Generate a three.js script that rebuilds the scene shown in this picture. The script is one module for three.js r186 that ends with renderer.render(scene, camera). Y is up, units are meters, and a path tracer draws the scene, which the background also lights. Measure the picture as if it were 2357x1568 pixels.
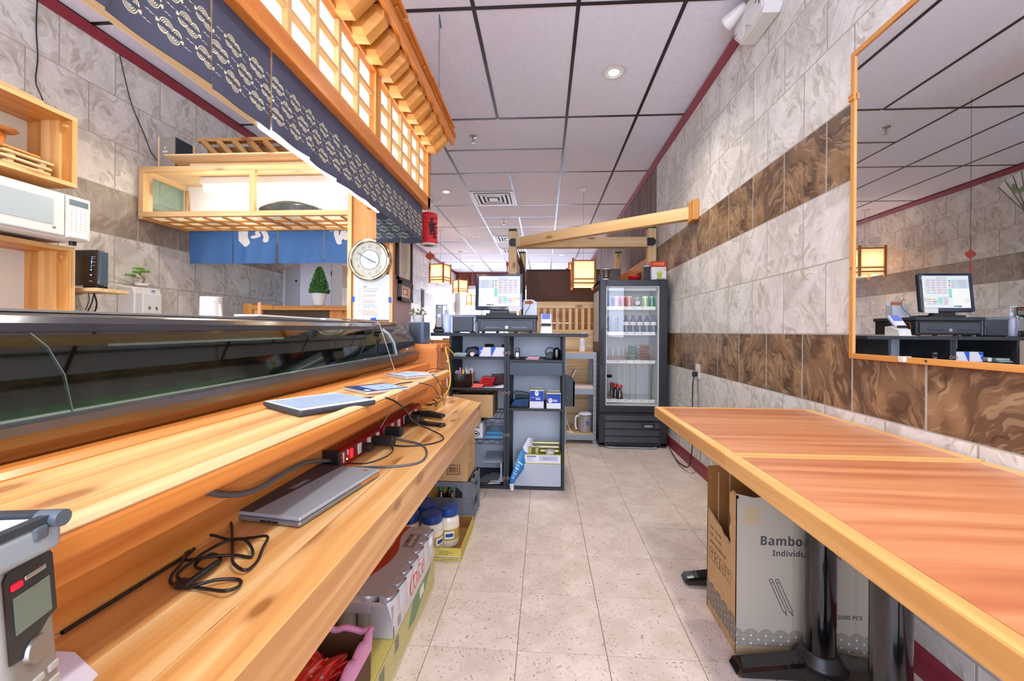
import * as THREE from 'three';
import { RoundedBoxGeometry } from 'three/addons/geometries/RoundedBoxGeometry.js';
import { mergeGeometries } from 'three/addons/utils/BufferGeometryUtils.js';
import { RectAreaLightUniformsLib } from 'three/addons/lights/RectAreaLightUniformsLib.js';

// ------------------------------------------------------------------ camera, sky, exposure
// Room axes: x to the right, y up, d = depth away from the camera (d = -z), metres. Floor at y = 0.
const EYE = 1.0924, FPX = 924.46, YAW = 0.0584, ROLL = 0.0072;
const scene = new THREE.Scene();
const camera = new THREE.PerspectiveCamera(2 * Math.atan(784 / FPX) * 180 / Math.PI, 2357 / 1568, 0.05, 60);
camera.position.set(0, EYE, 0);
camera.rotation.order = 'YXZ';
camera.rotation.set(0, YAW, ROLL);
camera.setViewOffset(2357, 1568, -19.8, 19.9, 2357, 1568);      // shift lens, as in the photograph
camera.updateProjectionMatrix();
scene.add(camera);
scene.background = new THREE.Color(0xd4e0ff);
scene.backgroundIntensity = 9;
const renderer = new THREE.WebGLRenderer({ antialias: true });
renderer.toneMapping = THREE.LinearToneMapping;
renderer.toneMappingExposure = 1.08;
renderer.shadowMap.enabled = true;
RectAreaLightUniformsLib.init();
const LUM = { down: 8, downKitchen: 11, lantern: 0.45, canopy: 2.5, cabinet: 6, strip: 3 };   // lamp strengths
const ROOM = { xl: -2.83, xr: 1.215, h: 2.985, d0: -1.9, d1: 12.75 };

// ------------------------------------------------------------------ random and noise
function rng(seed) { let s = seed >>> 0; return () => { s = (s + 0x6D2B79F5) >>> 0; let t = Math.imul(s ^ (s >>> 15), 1 | s); t = (t + Math.imul(t ^ (t >>> 7), 61 | t)) ^ t; return ((t ^ (t >>> 14)) >>> 0) / 4294967296; }; }
function hash2(x, y, s) { let h = Math.imul(x, 374761393) ^ Math.imul(y, 668265263) ^ Math.imul(s, 2147483647 ^ 0x9E3779B9); h = Math.imul(h ^ (h >>> 13), 1274126177); return ((h ^ (h >>> 16)) >>> 0) / 4294967296; }
const fade = (t) => t * t * (3 - 2 * t);
function pn(x, y, px, py, s) {           // periodic value noise
  const x0 = Math.floor(x), y0 = Math.floor(y), fx = fade(x - x0), fy = fade(y - y0);
  const X0 = ((x0 % px) + px) % px, X1 = (X0 + 1) % px, Y0 = ((y0 % py) + py) % py, Y1 = (Y0 + 1) % py;
  const a = hash2(X0, Y0, s), b = hash2(X1, Y0, s), c = hash2(X0, Y1, s), e = hash2(X1, Y1, s);
  return a + (b - a) * fx + (c - a) * fy + (a - b - c + e) * fx * fy;
}
function fbm(u, v, fx, fy, oct, s) {      // u, v in 0..1, periodic
  let t = 0, a = 0.5, n = 0;
  for (let i = 0; i < oct; i++) { t += a * pn(u * fx, v * fy, fx, fy, s + i * 17); n += a; a *= 0.5; fx *= 2; fy *= 2; }
  return t / n;
}
const R0 = rng(77);
const mix = (a, b, t) => a + (b - a) * t;
const clamp = (x, a = 0, b = 1) => Math.min(b, Math.max(a, x));
const hex = (h) => [(h >> 16) & 255, (h >> 8) & 255, h & 255];
const mixc = (a, b, t) => [mix(a[0], b[0], t), mix(a[1], b[1], t), mix(a[2], b[2], t)];

// ------------------------------------------------------------------ textures
function dataTex(w, h, f, srgb = true, wrap = THREE.RepeatWrapping) {
  const data = new Uint8Array(w * h * 4);
  for (let j = 0; j < h; j++) for (let i = 0; i < w; i++) {
    const c = f((i + 0.5) / w, (j + 0.5) / h, i, j), k = (j * w + i) * 4;
    data[k] = clamp(c[0], 0, 255); data[k + 1] = clamp(c[1], 0, 255); data[k + 2] = clamp(c[2], 0, 255); data[k + 3] = 255;
  }
  const t = new THREE.DataTexture(data, w, h);
  t.magFilter = THREE.LinearFilter; t.minFilter = THREE.LinearMipmapLinearFilter;
  t.wrapS = t.wrapT = wrap;
  if (srgb) t.colorSpace = THREE.SRGBColorSpace;
  t.needsUpdate = true;
  return t;
}
function canvasTex(w, h, draw, wrap = THREE.ClampToEdgeWrapping) {
  const c = document.createElement('canvas'); c.width = w; c.height = h;
  const g = c.getContext('2d'); draw(g, w, h);
  const t = new THREE.CanvasTexture(c); t.colorSpace = THREE.SRGBColorSpace; t.wrapS = t.wrapT = wrap;
  return t;
}
function nz(x, y, oct, s) { let t = 0, a = 0.5, n = 0; for (let i = 0; i < oct; i++) { t += a * pn(x + i * 31.7, y + i * 17.3, 4096, 4096, s + i * 13); n += a; a *= 0.5; x *= 2; y *= 2; } return t / n; }
const sst = (a, b, x) => fade(clamp((x - a) / (b - a)));
function stonePair(seed, cols, streak) {   // glazed ceramic with slanting swirls and soft relief, one wall tile
  const H = 288, hgt = new Float32Array(H * H), col = [];
  for (let j = 0; j < H; j++) for (let i = 0; i < H; i++) {
    const u = i / H, v = j / H, q1 = nz(u * 2.6 + seed, v * 2.6, 3, seed), q2 = nz(u * 2.6, v * 2.6 + seed, 3, seed + 50);
    const ang = 0.55 + (seed % 7) * 0.12 + 0.5 * (q1 - 0.5), ca = Math.cos(ang), sa = Math.sin(ang);
    const x = u + 0.1 * (q1 - 0.5), y = v + 0.1 * (q2 - 0.5), a = x * ca + y * sa, b = -x * sa + y * ca;
    const m = nz(a * 3 + 40, b * 6 + 40, 5, seed + 100), f = nz(a * 6 + 90, b * 22 + 90, 3, seed + 200), g = nz(a * 5 + 60, b * 17 + 10, 3, seed + 300);
    const hi = sst(0.57, 0.7, f), lo = sst(0.59, 0.72, g) * sst(0.35, 0.6, q2);
    hgt[j * H + i] = clamp(0.45 + 0.5 * (m - 0.5) + 0.25 * hi - 0.3 * lo);
    let c = mixc(cols[0], cols[1], sst(0.35, 0.62, m));
    c = mixc(c, cols[2], sst(0.5, 0.72, q1) * 0.8); c = mixc(c, cols[4], hi * 0.45); c = mixc(c, cols[3], lo * streak);
    col.push(c);
  }
  const map = dataTex(H, H, (u, v, i, j) => col[j * H + i], true, THREE.MirroredRepeatWrapping);
  const bump = dataTex(H, H, (u, v, i, j) => { const h = hgt[j * H + i] * 255; return [h, h, h]; }, false, THREE.MirroredRepeatWrapping);
  return { map, bump };
}
function woodTex(seed, { lo, hi, mid, plank = 0.12, size = 1.2, knots = 6, tone = 0.5, knotCol = [134, 80, 34], W = 1024, H = 768, fine = 0.25, con = 1.3 }) {
  // grain along u; u covers size metres, v covers size * 0.75 metres
  const r = rng(seed), vh = size * 0.75, rows = Math.max(1, Math.round(vh / plank));
  const ks = [];
  for (let k = 0; k < knots; k++) ks.push([r(), r(), 0.006 + 0.011 * r(), 0.5 + r()]);
  const tones = Array.from({ length: rows }, () => r());
  return dataTex(W, H, (u, v) => {
    const row = Math.min(rows - 1, Math.floor(v * rows)), edge = Math.abs((v * rows) % 1 - 0.5) * 2;
    let warp = 0, kd = 0;
    for (const k of ks) {
      let du = Math.abs(u - k[0]); du = Math.min(du, 1 - du); let dv = v - k[1]; dv -= Math.round(dv);
      const X = du * size, Y = dv * vh, e = Math.sqrt((X / 2.4) * (X / 2.4) + Y * Y) / k[2];
      if (e < 6) { warp += Math.sign(dv || 1) * Math.exp(-e * 0.7) * k[2] * 1.5; kd = Math.max(kd, e < 1 ? 0.9 : 0.9 * Math.exp(-(e - 1) * 1.6)); }
    }
    const vv = v + warp / vh + 0.035 * (fbm(u, v, 3, 4, 3, seed + 5) - 0.5) + row * 0.31;
    const g1 = fbm(u, vv - Math.floor(vv), 2, 34, 3, seed + row * 3), g2 = fbm(u, vv - Math.floor(vv), 7, 170, 2, seed + 31);
    let t = clamp(0.5 + (g1 - 0.5) * con + (g2 - 0.5) * fine + (tones[row] - 0.5) * tone);
    let c = t < 0.5 ? mixc(lo, mid, t * 2) : mixc(mid, hi, t * 2 - 1);
    c = mixc(c, knotCol, kd * 0.75);
    if (rows > 1 && edge > 0.985) c = mixc(c, lo, 0.45);
    return c;
  });
}
const T = {};
const LIGHT = [[200, 196, 187], [217, 214, 206], [230, 228, 222], [166, 156, 140], [241, 240, 236]];
const BROWN = [[104, 80, 60], [134, 105, 77], [164, 131, 94], [66, 48, 36], [190, 164, 130]];
T.light = [11, 23, 37, 41, 59].map((s) => stonePair(s, LIGHT, 0.5));
T.brown = [101, 113, 127, 139].map((s) => stonePair(s, BROWN, 0.55));
T.vinyl = [5, 6, 7].map((seed) => {
  const r = rng(seed), N = 300, buf = new Float32Array(N * N);
  for (let k = 0; k < 210; k++) {
    const x = r() * N, y = r() * N, a = Math.PI * 0.5 + (r() - 0.5) * 2.2, l = 1.5 + 5 * r() * r(), s = (r() < 0.75 ? 1 : -0.8) * (0.25 + 0.75 * r()), w = 0.6 + 0.8 * r();
    for (let t = -l; t <= l; t += 0.5) for (let q = -w; q <= w; q += 0.5) { const i = Math.floor(x + Math.cos(a) * t - Math.sin(a) * q), j = Math.floor(y + Math.sin(a) * t + Math.cos(a) * q); if (i >= 0 && j >= 0 && i < N && j < N) buf[j * N + i] = s; }
  }
  return dataTex(N, N, (u, v, i, j) => {
    const m = fbm(u, v, 4, 4, 4, seed + 3), f = fbm(u, v, 40, 40, 2, seed + 9), b = buf[j * N + i];
    let c = mixc([203, 187, 172], [226, 213, 200], clamp((m - 0.25) * 1.6));
    c = mixc(c, [188, 170, 152], clamp((f - 0.6) * 3) * 0.4);
    if (b > 0) c = mixc(c, [104, 84, 62], b * 0.8); else if (b < 0) c = mixc(c, [238, 228, 216], -b);
    return c;
  }, true, THREE.ClampToEdgeWrapping);
});
T.ceil = [3, 4].map((seed) => {
  const r = rng(seed), N = 512, buf = new Float32Array(N * N);
  for (let k = 0; k < 1500; k++) {
    const x = r() * N, y = r() * N, a = r() * 6.28, l = 0.5 + 3.5 * r() * r() * (seed === 4 ? 2.2 : 1);
    for (let t = -l; t <= l; t += 0.5) { const i = Math.floor(x + Math.cos(a + t * 0.1) * t), j = Math.floor(y + Math.sin(a + t * 0.1) * t); if (i >= 0 && j >= 0 && i < N && j < N) buf[j * N + i] = 0.3 + 0.5 * r(); }
  }
  return dataTex(N, N, (u, v, i, j) => { const m = 242 + 7 * (fbm(u, v, 20, 20, 3, seed) - 0.5), b = buf[j * N + i] * (seed === 4 ? 55 : 75); return [m - b, m - b - 1, m - 2 - b]; });
});
T.pine = woodTex(201, { lo: [200, 138, 72], mid: [226, 172, 104], hi: [240, 204, 146], plank: 0.09, knots: 9, tone: 0.7 });
T.pineFine = woodTex(207, { lo: [204, 146, 78], mid: [226, 172, 100], hi: [240, 200, 136], plank: 0.9, knots: 4, tone: 0.2 });
T.pale = woodTex(211, { lo: [204, 164, 108], mid: [222, 188, 136], hi: [234, 208, 164], plank: 0.9, knots: 8, tone: 0.2, knotCol: [134, 84, 40] });
T.cherry = woodTex(221, { lo: [180, 104, 62], mid: [202, 130, 82], hi: [216, 152, 106], plank: 0.9, knots: 0, tone: 0, fine: 0.3, con: 1.5 });
T.grey = woodTex(231, { lo: [84, 68, 62], mid: [112, 94, 88], hi: [146, 128, 120], plank: 0.3, knots: 0, tone: 0.5, W: 512, H: 512 });
T.card = dataTex(256, 256, (u, v) => { const s = 0.5 + 0.5 * Math.sin(u * Math.PI * 2 * 60), n = fbm(u, v, 20, 20, 3, 8); return mixc([184, 146, 98], [204, 168, 120], 0.3 * s + 0.7 * n); });
T.cloth = dataTex(256, 256, (u, v, i, j) => { const h = 128 + 60 * (((i + j) & 3) - 1.5) / 1.5 * (0.5 + 0.5 * fbm(u, v, 30, 30, 2, 3)); return [h, h, h]; }, false);

// ------------------------------------------------------------------ materials
function std(color, roughness = 0.6, metalness = 0, extra = {}) { return new THREE.MeshPhysicalMaterial({ color, roughness, metalness, ...extra }); }
function metric(m, sx, sy = sx) { m.userData.uv = [sx, sy]; return m; }     // uv = metres / size
const M = {};
const woodMat = (t, rough, tint = 0xffffff, coat = 0) => metric(std(tint, rough, 0, { map: t, clearcoat: coat, clearcoatRoughness: 0.22 }), 1.2, 0.9);
M.pine = woodMat(T.pine, 0.42, 0xffffff, 0.55);
M.pineFine = woodMat(T.pineFine, 0.5, 0xffffff, 0.2);
M.pineRail = woodMat(T.pineFine, 0.5, 0xf7cb9a, 0.25);
M.pale = woodMat(T.pale, 0.6);
M.paleEdge = woodMat(T.pale, 0.55, 0xfff2df);
M.amber = woodMat(T.pineFine, 0.5, 0xead4b0, 0.2);
M.cherry = woodMat(T.cherry, 0.36, 0xffffff, 0.45);
M.greyWood = woodMat(T.grey, 0.7);
M.tileLight = T.light.map((p) => std(0xffffff, 0.42, 0, { map: p.map, bumpMap: p.bump, bumpScale: 0.0013 }));
M.tileBrown = T.brown.map((p) => std(0xffffff, 0.36, 0, { map: p.map, bumpMap: p.bump, bumpScale: 0.0013 }));
M.grout = std(0xaeaa9f, 0.9);
M.vinyl = T.vinyl.map((t) => std(0xffffff, 0.34, 0, { map: t }));
M.vinylBase = std(0x6f6257, 0.9);
M.ceil = T.ceil.map((t) => metric(std(0xf1f2ff, 0.95, 0, { map: t }), 0.61));
M.tbar = std(0x3b3a42, 0.3, 0.6);
M.burgundy = std(0x8a2f3c, 0.4);
M.white = std(0xe4e3df, 0.5);
M.plastic = std(0xd9d7d2, 0.35);
M.offwhite = std(0xdcd9d2, 0.6);
M.black = std(0x17181b, 0.4);
M.blackGloss = std(0x0c0d10, 0.12, 0, { clearcoat: 0.6 });
M.darkGrey = std(0x3a3f44, 0.45);
M.slate = std(0x2a3035, 0.6);
M.midGrey = std(0x7d8288, 0.5);
M.crate = std(0x6f747b, 0.5);
M.rack = std(0x8f979f, 0.45, 0.35);
M.chrome = std(0xd8d8d8, 0.12, 1);
M.steel = std(0xb4b6b8, 0.3, 1);
M.bronze = std(0x94764e, 0.3, 0.85);
M.caseDark = std(0x26262b, 0.16, 0.3, { clearcoat: 0.8, clearcoatRoughness: 0.1 });
M.cable = std(0x1b1b1e, 0.4);
M.cableGrey = std(0x55565a, 0.4);
M.cableWhite = std(0xb9b9b6, 0.4);
M.cableYellow = std(0xd3b04a, 0.5);
M.card = metric(std(0xffffff, 0.85, 0, { map: T.card }), 0.3);
M.cardDark = metric(std(0xb89a72, 0.9, 0, { map: T.card }), 0.3);
M.paper = std(0xdedcd8, 0.8);
M.red = std(0xc4161c, 0.35);
M.redPlastic = std(0xd01f2a, 0.3);
M.redStrip = std(0x8d0f18, 0.3, 0.2);
M.blue = std(0x1d56b4, 0.5);
M.navyLid = std(0x123f86, 0.35);
M.greenCap = std(0x17903f, 0.4);
M.leaf = std(0x4c8a2c, 0.6, 0, { transmission: 0.3, side: THREE.DoubleSide });
M.leafDark = std(0x2f6a22, 0.6, 0, { transmission: 0.25, side: THREE.DoubleSide });
M.glass = std(0xffffff, 0.03, 0, { transmission: 1, ior: 1.45 });
M.caseGlass = std(0xc3cfc6, 0.03, 0, { transmission: 1, ior: 1.5 });
M.gold = std(0xcfae62, 0.3, 0.8);
M.orange = std(0xd07a2a, 0.5);
const glow = (color, k, base = 0xffffff) => new THREE.MeshStandardMaterial({ color: base, emissive: color, emissiveIntensity: k, roughness: 0.6 });

// ------------------------------------------------------------------ geometry helpers (absolute x, y, d)
const P = (x, y, d) => new THREE.Vector3(x, y, -d);
function B(x0, x1, y0, y1, d0, d1, r = 0, seg = 1) {
  const w = x1 - x0, h = y1 - y0, l = d1 - d0;
  const g = r > 0 ? new RoundedBoxGeometry(w, h, l, seg, Math.min(r, w / 2.01, h / 2.01, l / 2.01)) : new THREE.BoxGeometry(w, h, l);
  return g.translate((x0 + x1) / 2, (y0 + y1) / 2, -(d0 + d1) / 2);
}
function cylY(x, y0, y1, d, r0, r1 = r0, seg = 24, open = false) { return new THREE.CylinderGeometry(r1, r0, y1 - y0, seg, 1, open).translate(x, (y0 + y1) / 2, -d); }
function cylZ(x, y, d0, d1, r, seg = 20) { return new THREE.CylinderGeometry(r, r, d1 - d0, seg).rotateX(Math.PI / 2).translate(x, y, -(d0 + d1) / 2); }
function cylX(x0, x1, y, d, r, seg = 20) { return new THREE.CylinderGeometry(r, r, x1 - x0, seg).rotateZ(Math.PI / 2).translate((x0 + x1) / 2, y, -d); }
function rod(a, b, r, seg = 8) {
  const A = P(...a), C = P(...b), v = C.clone().sub(A), g = new THREE.CylinderGeometry(r, r, v.length(), seg);
  return g.applyQuaternion(new THREE.Quaternion().setFromUnitVectors(new THREE.Vector3(0, 1, 0), v.clone().normalize())).translate(...A.clone().add(C).multiplyScalar(0.5).toArray());
}
function bar(a, b, w, h, r = 0.002) {          // squared timber from a to b: w sideways, h upright
  const A = P(...a), C = P(...b), v = C.clone().sub(A), g = new RoundedBoxGeometry(w, h, v.length(), 1, r);
  const m = new THREE.Matrix4().lookAt(A, C, new THREE.Vector3(0, 1, 0));
  return g.applyMatrix4(m).translate(...A.clone().add(C).multiplyScalar(0.5).toArray());
}
function tube(pts, r, seg = 0, closed = false, rad = 8) {
  const c = new THREE.CatmullRomCurve3(pts.map((p) => P(...p)), closed, 'centripetal');
  return new THREE.TubeGeometry(c, seg || pts.length * 8, r, rad, closed);
}
function lathe(prof, x, y, d, seg = 28) { return new THREE.LatheGeometry(prof.map((p) => new THREE.Vector2(p[0], p[1])), seg).translate(x, y, -d); }
function shp(pts, holes = []) {
  const s = new THREE.Shape(pts.map((p) => new THREE.Vector2(p[0], p[1])));
  for (const h of holes) s.holes.push(new THREE.Path(h.map((p) => new THREE.Vector2(p[0], p[1]))));
  return s;
}
const exOpt = (depth, bev) => ({ depth: depth - 2 * bev, bevelEnabled: bev > 0, bevelThickness: bev, bevelSize: bev, bevelOffset: -bev, bevelSegments: 1, curveSegments: 10 });
function extZ(pts, d0, d1, bev = 0, holes) { return new THREE.ExtrudeGeometry(pts.isShape ? pts : shp(pts, holes), exOpt(d1 - d0, bev)).translate(0, 0, -d1 + bev); }                          // pts [x, y]
function extY(pts, y0, y1, bev = 0, holes) { return new THREE.ExtrudeGeometry(shp(pts, holes), exOpt(y1 - y0, bev)).translate(0, 0, bev).rotateX(-Math.PI / 2).translate(0, y0, 0); }   // pts [x, d]
function extX(pts, x0, x1, bev = 0, holes) { return new THREE.ExtrudeGeometry(shp(pts, holes), exOpt(x1 - x0, bev)).translate(0, 0, bev).rotateY(Math.PI / 2).translate(x0, 0, 0); }     // pts [d, y]
function rrect(w, h, r, n = 5) { const o = []; for (const [cx, cy, a] of [[w / 2 - r, h / 2 - r, 0], [-w / 2 + r, h / 2 - r, 1], [-w / 2 + r, -h / 2 + r, 2], [w / 2 - r, -h / 2 + r, 3]]) for (let i = 0; i <= n; i++) { const t = (a + i / n) * Math.PI / 2; o.push([cx + r * Math.cos(t), cy + r * Math.sin(t)]); } return o; }
function prep(g, mat) {
  let o = g.index ? g.toNonIndexed() : g;
  for (const k of Object.keys(o.attributes)) if (!['position', 'normal', 'uv', 'color'].includes(k)) o.deleteAttribute(k);
  if (!o.attributes.normal) o.computeVertexNormals();
  if (!o.attributes.uv) o.setAttribute('uv', new THREE.BufferAttribute(new Float32Array(o.attributes.position.count * 2), 2));
  if (mat && mat.userData.uv && !g.userData.keepUv) metricUv(o, mat.userData.uv, g.userData.grain);
  return o;
}
function metricUv(g, [su, sv], grain) {
  g.computeBoundingBox();
  const s = g.boundingBox.getSize(new THREE.Vector3()), k = grain ? 'xyz'.indexOf(grain) : s.x >= s.y && s.x >= s.z ? 0 : s.y >= s.z ? 1 : 2;
  const p = g.attributes.position, n = g.attributes.normal, uv = g.attributes.uv, ou = R0() * 0.9, ov = R0() * 0.9;
  for (let i = 0; i < p.count; i++) {
    const N = [Math.abs(n.getX(i)), Math.abs(n.getY(i)), Math.abs(n.getZ(i))], q = [p.getX(i), p.getY(i), p.getZ(i)];
    const ax = N[0] >= N[1] && N[0] >= N[2] ? 0 : N[1] >= N[2] ? 1 : 2, rest = [0, 1, 2].filter((a) => a !== ax);
    const u = rest.includes(k) ? k : rest[0], v = rest.find((a) => a !== u);
    uv.setXY(i, q[u] / su + ou, q[v] / sv + ov);
  }
}
const grain = (g, a) => { g.userData.grain = a; return g; };
function merged(geos, mat) {
  const list = (Array.isArray(geos) ? geos : [geos]).map((g) => prep(g, mat));
  return list.length === 1 ? list[0] : mergeGeometries(list);
}

// ------------------------------------------------------------------ scene graph helpers
const used = {};
function numbered(name) { const n = used[name] = (used[name] ?? -1) + 1; return n ? `${name}_${String(n).padStart(3, '0')}` : name; }
function tag(o, label, category, group, kind) { if (label) o.userData.label = label; if (category) o.userData.category = category; if (group) o.userData.group = group; if (kind) o.userData.kind = kind; return o; }
function lit(m) { m.castShadow = m.receiveShadow = true; return m; }
function thing(name, label, category, [x, y, d] = [0, 0, 0], turn = 0, group) {     // a Group at the thing's base; its children are its parts
  const o = new THREE.Group(); o.name = numbered(name); o.position.set(x, y, -d); o.rotation.y = turn; scene.add(o);
  return tag(o, label, category, group);
}
function base(o) { const v = new THREE.Vector3(); for (let p = o; p && p !== scene; p = p.parent) v.add(p.position); return v; }
function part(parent, name, geos, mat, label) {          // geometry given in room coordinates (parent not turned)
  const b = base(parent), m = lit(new THREE.Mesh(merged(geos, mat).translate(-b.x, -b.y, -b.z), mat));
  m.name = name; if (label) m.userData.label = label; parent.add(m); return m;
}
function local(parent, name, geos, mat, label) {         // geometry given in the thing's own coordinates
  const m = lit(new THREE.Mesh(merged(geos, mat), mat)); m.name = name; if (label) m.userData.label = label; parent.add(m); return m;
}
function solo(name, label, category, geos, mat, group) { // a thing that is one mesh
  const g = merged(geos, mat); g.computeBoundingBox(); const c = g.boundingBox.getCenter(new THREE.Vector3()), y = g.boundingBox.min.y;
  const m = lit(new THREE.Mesh(g.translate(-c.x, -y, -c.z), mat)); m.name = numbered(name); m.position.set(c.x, y, c.z); scene.add(m);
  return tag(m, label, category, group);
}
function struct(name, geos, mat) { const m = geos ? lit(new THREE.Mesh(merged(geos, mat), mat)) : new THREE.Group(); m.name = name; scene.add(m); return tag(m, null, null, null, 'structure'); }
function copy(o, [x, y, d], turn, label, group) { const c = o.clone(); c.userData = { ...o.userData }; c.name = numbered(o.name.replace(/_\d{3}$/, '')); scene.add(c); c.position.set(x, y, -d); if (turn !== null) c.rotation.y = turn; return tag(c, label, null, group); }
// flat print: a thin sheet w x h whose centre is at (x, y, d); face: 'front' looks to the camera (-d), 'right' to +x, 'left' to -x, 'up' to +y
function sheet(w, h, x, y, d, face = 'front', spin = 0) {
  const g = new THREE.PlaneGeometry(w, h); g.userData.keepUv = true;
  if (spin) g.rotateZ(spin);
  if (face === 'right') g.rotateY(Math.PI / 2); else if (face === 'left') g.rotateY(-Math.PI / 2); else if (face === 'up') g.rotateX(-Math.PI / 2); else if (face === 'back') g.rotateY(Math.PI);
  return g.translate(x, y, -d);
}
const printMat = (t, rough = 0.6, extra = {}) => std(0xffffff, rough, 0, { map: t, ...extra });
// a point on a plane of the room seen in a given direction (used to lay cables on the surfaces they lie on)
const RC = Math.cos(-ROLL), RS = Math.sin(-ROLL), YC = Math.cos(YAW), YS = Math.sin(YAW);
function at(u, v, axis, val) {
  const a = (u - 1198.29) / FPX, b = -(v - 764.09) / FPX, x = a * RC + b * RS, y = -a * RS + b * RC;
  const r = [x * YC - YS, y, x * YS + YC], i = 'xyd'.indexOf(axis), t = (axis === 'y' ? val - EYE : val) / r[i];
  return [r[0] * t, r[1] * t + EYE, r[2] * t];
}
const jit = (r, k) => (r() - 0.5) * 2 * k;

// ================================================================== THE SETTING
// a slab with a chamfered front, seen from +z of its own frame: 18 triangles, front face at z = 0, thickness t behind
function slab(w, h, t, b, flipU = 0) {
  const p = [], n = [], uv = [], X = w / 2, Y = h / 2, x = X - b, y = Y - b;
  const quad = (a, c, e, f) => { const va = new THREE.Vector3(...a), N = new THREE.Vector3(...c).sub(va).cross(new THREE.Vector3(...e).sub(va)).normalize(); for (const q of [a, c, e, a, e, f]) { p.push(...q); n.push(N.x, N.y, N.z); let s = (q[0] + X) / Math.max(w, h), t2 = (q[1] + Y) / Math.max(w, h); if (flipU & 1) s = 1 - s; if (flipU & 2) t2 = 1 - t2; uv.push(...(flipU & 4 ? [t2, s] : [s, t2])); } };
  const f = [[-x, -y, 0], [x, -y, 0], [x, y, 0], [-x, y, 0]], o = [[-X, -Y, -b], [X, -Y, -b], [X, Y, -b], [-X, Y, -b]], k = [[-X, -Y, -t], [X, -Y, -t], [X, Y, -t], [-X, Y, -t]];
  quad(...f);
  for (let i = 0; i < 4; i++) { const j = (i + 1) % 4; quad(o[i], o[j], f[j], f[i]); quad(k[i], k[j], o[j], o[i]); }
  const g = new THREE.BufferGeometry();
  g.setAttribute('position', new THREE.Float32BufferAttribute(p, 3)); g.setAttribute('normal', new THREE.Float32BufferAttribute(n, 3)); g.setAttribute('uv', new THREE.Float32BufferAttribute(uv, 2));
  return g;
}
const slabCache = {};
function slabOf(w, h, t, b, v) { const k = [w.toFixed(4), h.toFixed(4), t, b, v].join(); return slabCache[k] ??= slab(w, h, t, b, v); }
function piece(parent, name, geo, mat, x, y, d, rx = 0, ry = 0) { const m = lit(new THREE.Mesh(geo, mat)); m.name = name; m.position.set(x, y, -d); m.rotation.set(rx, ry, 0); parent.add(m); return m; }
function restOf(parent, name, list, mats) {        // pieces out of sight or too far to tell apart: joined, one instanced part per glaze
  mats.forEach((m, k) => {
    const l = list.filter((e, i) => i % mats.length === k); if (!l.length) return;
    const im = new THREE.InstancedMesh(l[0][0], m, l.length), o = new THREE.Object3D();
    l.forEach(([g, w0, h0, x, y, d, rx, ry], i) => { o.position.set(x, y, -d); o.rotation.set(rx, ry, 0); o.scale.set(w0, h0, 1); o.updateMatrix(); im.setMatrixAt(i, o.matrix); });
    im.name = name; im.userData.kind = 'stuff'; lit(im); parent.add(im);
  });
}
const PI = Math.PI, FT = 0.3048, TP = 0.3075;
// ---- floor: 12-inch vinyl tiles
const floor = struct('floor', B(ROOM.xl - 0.1, ROOM.xr + 0.1, -0.12, -0.003, ROOM.d0 - 0.1, ROOM.d1 + 0.1), M.vinylBase);
{
  const r = rng(5), far = [];
  for (let i = -10; i <= 4; i++) for (let j = -13; j <= 38; j++) {
    const x0 = Math.max(ROOM.xl, -0.0847 + i * FT), x1 = Math.min(ROOM.xr, -0.0847 + (i + 1) * FT), d0 = Math.max(ROOM.d0, 1.0679 + j * FT), d1 = Math.min(ROOM.d1, 1.0679 + (j + 1) * FT);
    if (x1 - x0 < 0.02 || d1 - d0 < 0.02) continue;
    const w = x1 - x0 - 0.0022, h = d1 - d0 - 0.0022, cx = (x0 + x1) / 2, cd = (d0 + d1) / 2, v = Math.floor(r() * 8);
    if (i >= -3 && j >= -3 && j <= 14) piece(floor, 'floor_tile', slabOf(w, h, 0.004, 0.0006, v), M.vinyl[Math.floor(r() * 3)], cx, 0, cd, -PI / 2);
    else far.push([slabOf(FT - 0.0014, FT - 0.0014, 0.004, 0.0006, v), w / (FT - 0.0014), h / (FT - 0.0014), cx, 0, cd, -PI / 2, 0]);
  }
  restOf(floor, 'floor_tile', far, M.vinyl);
}
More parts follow.
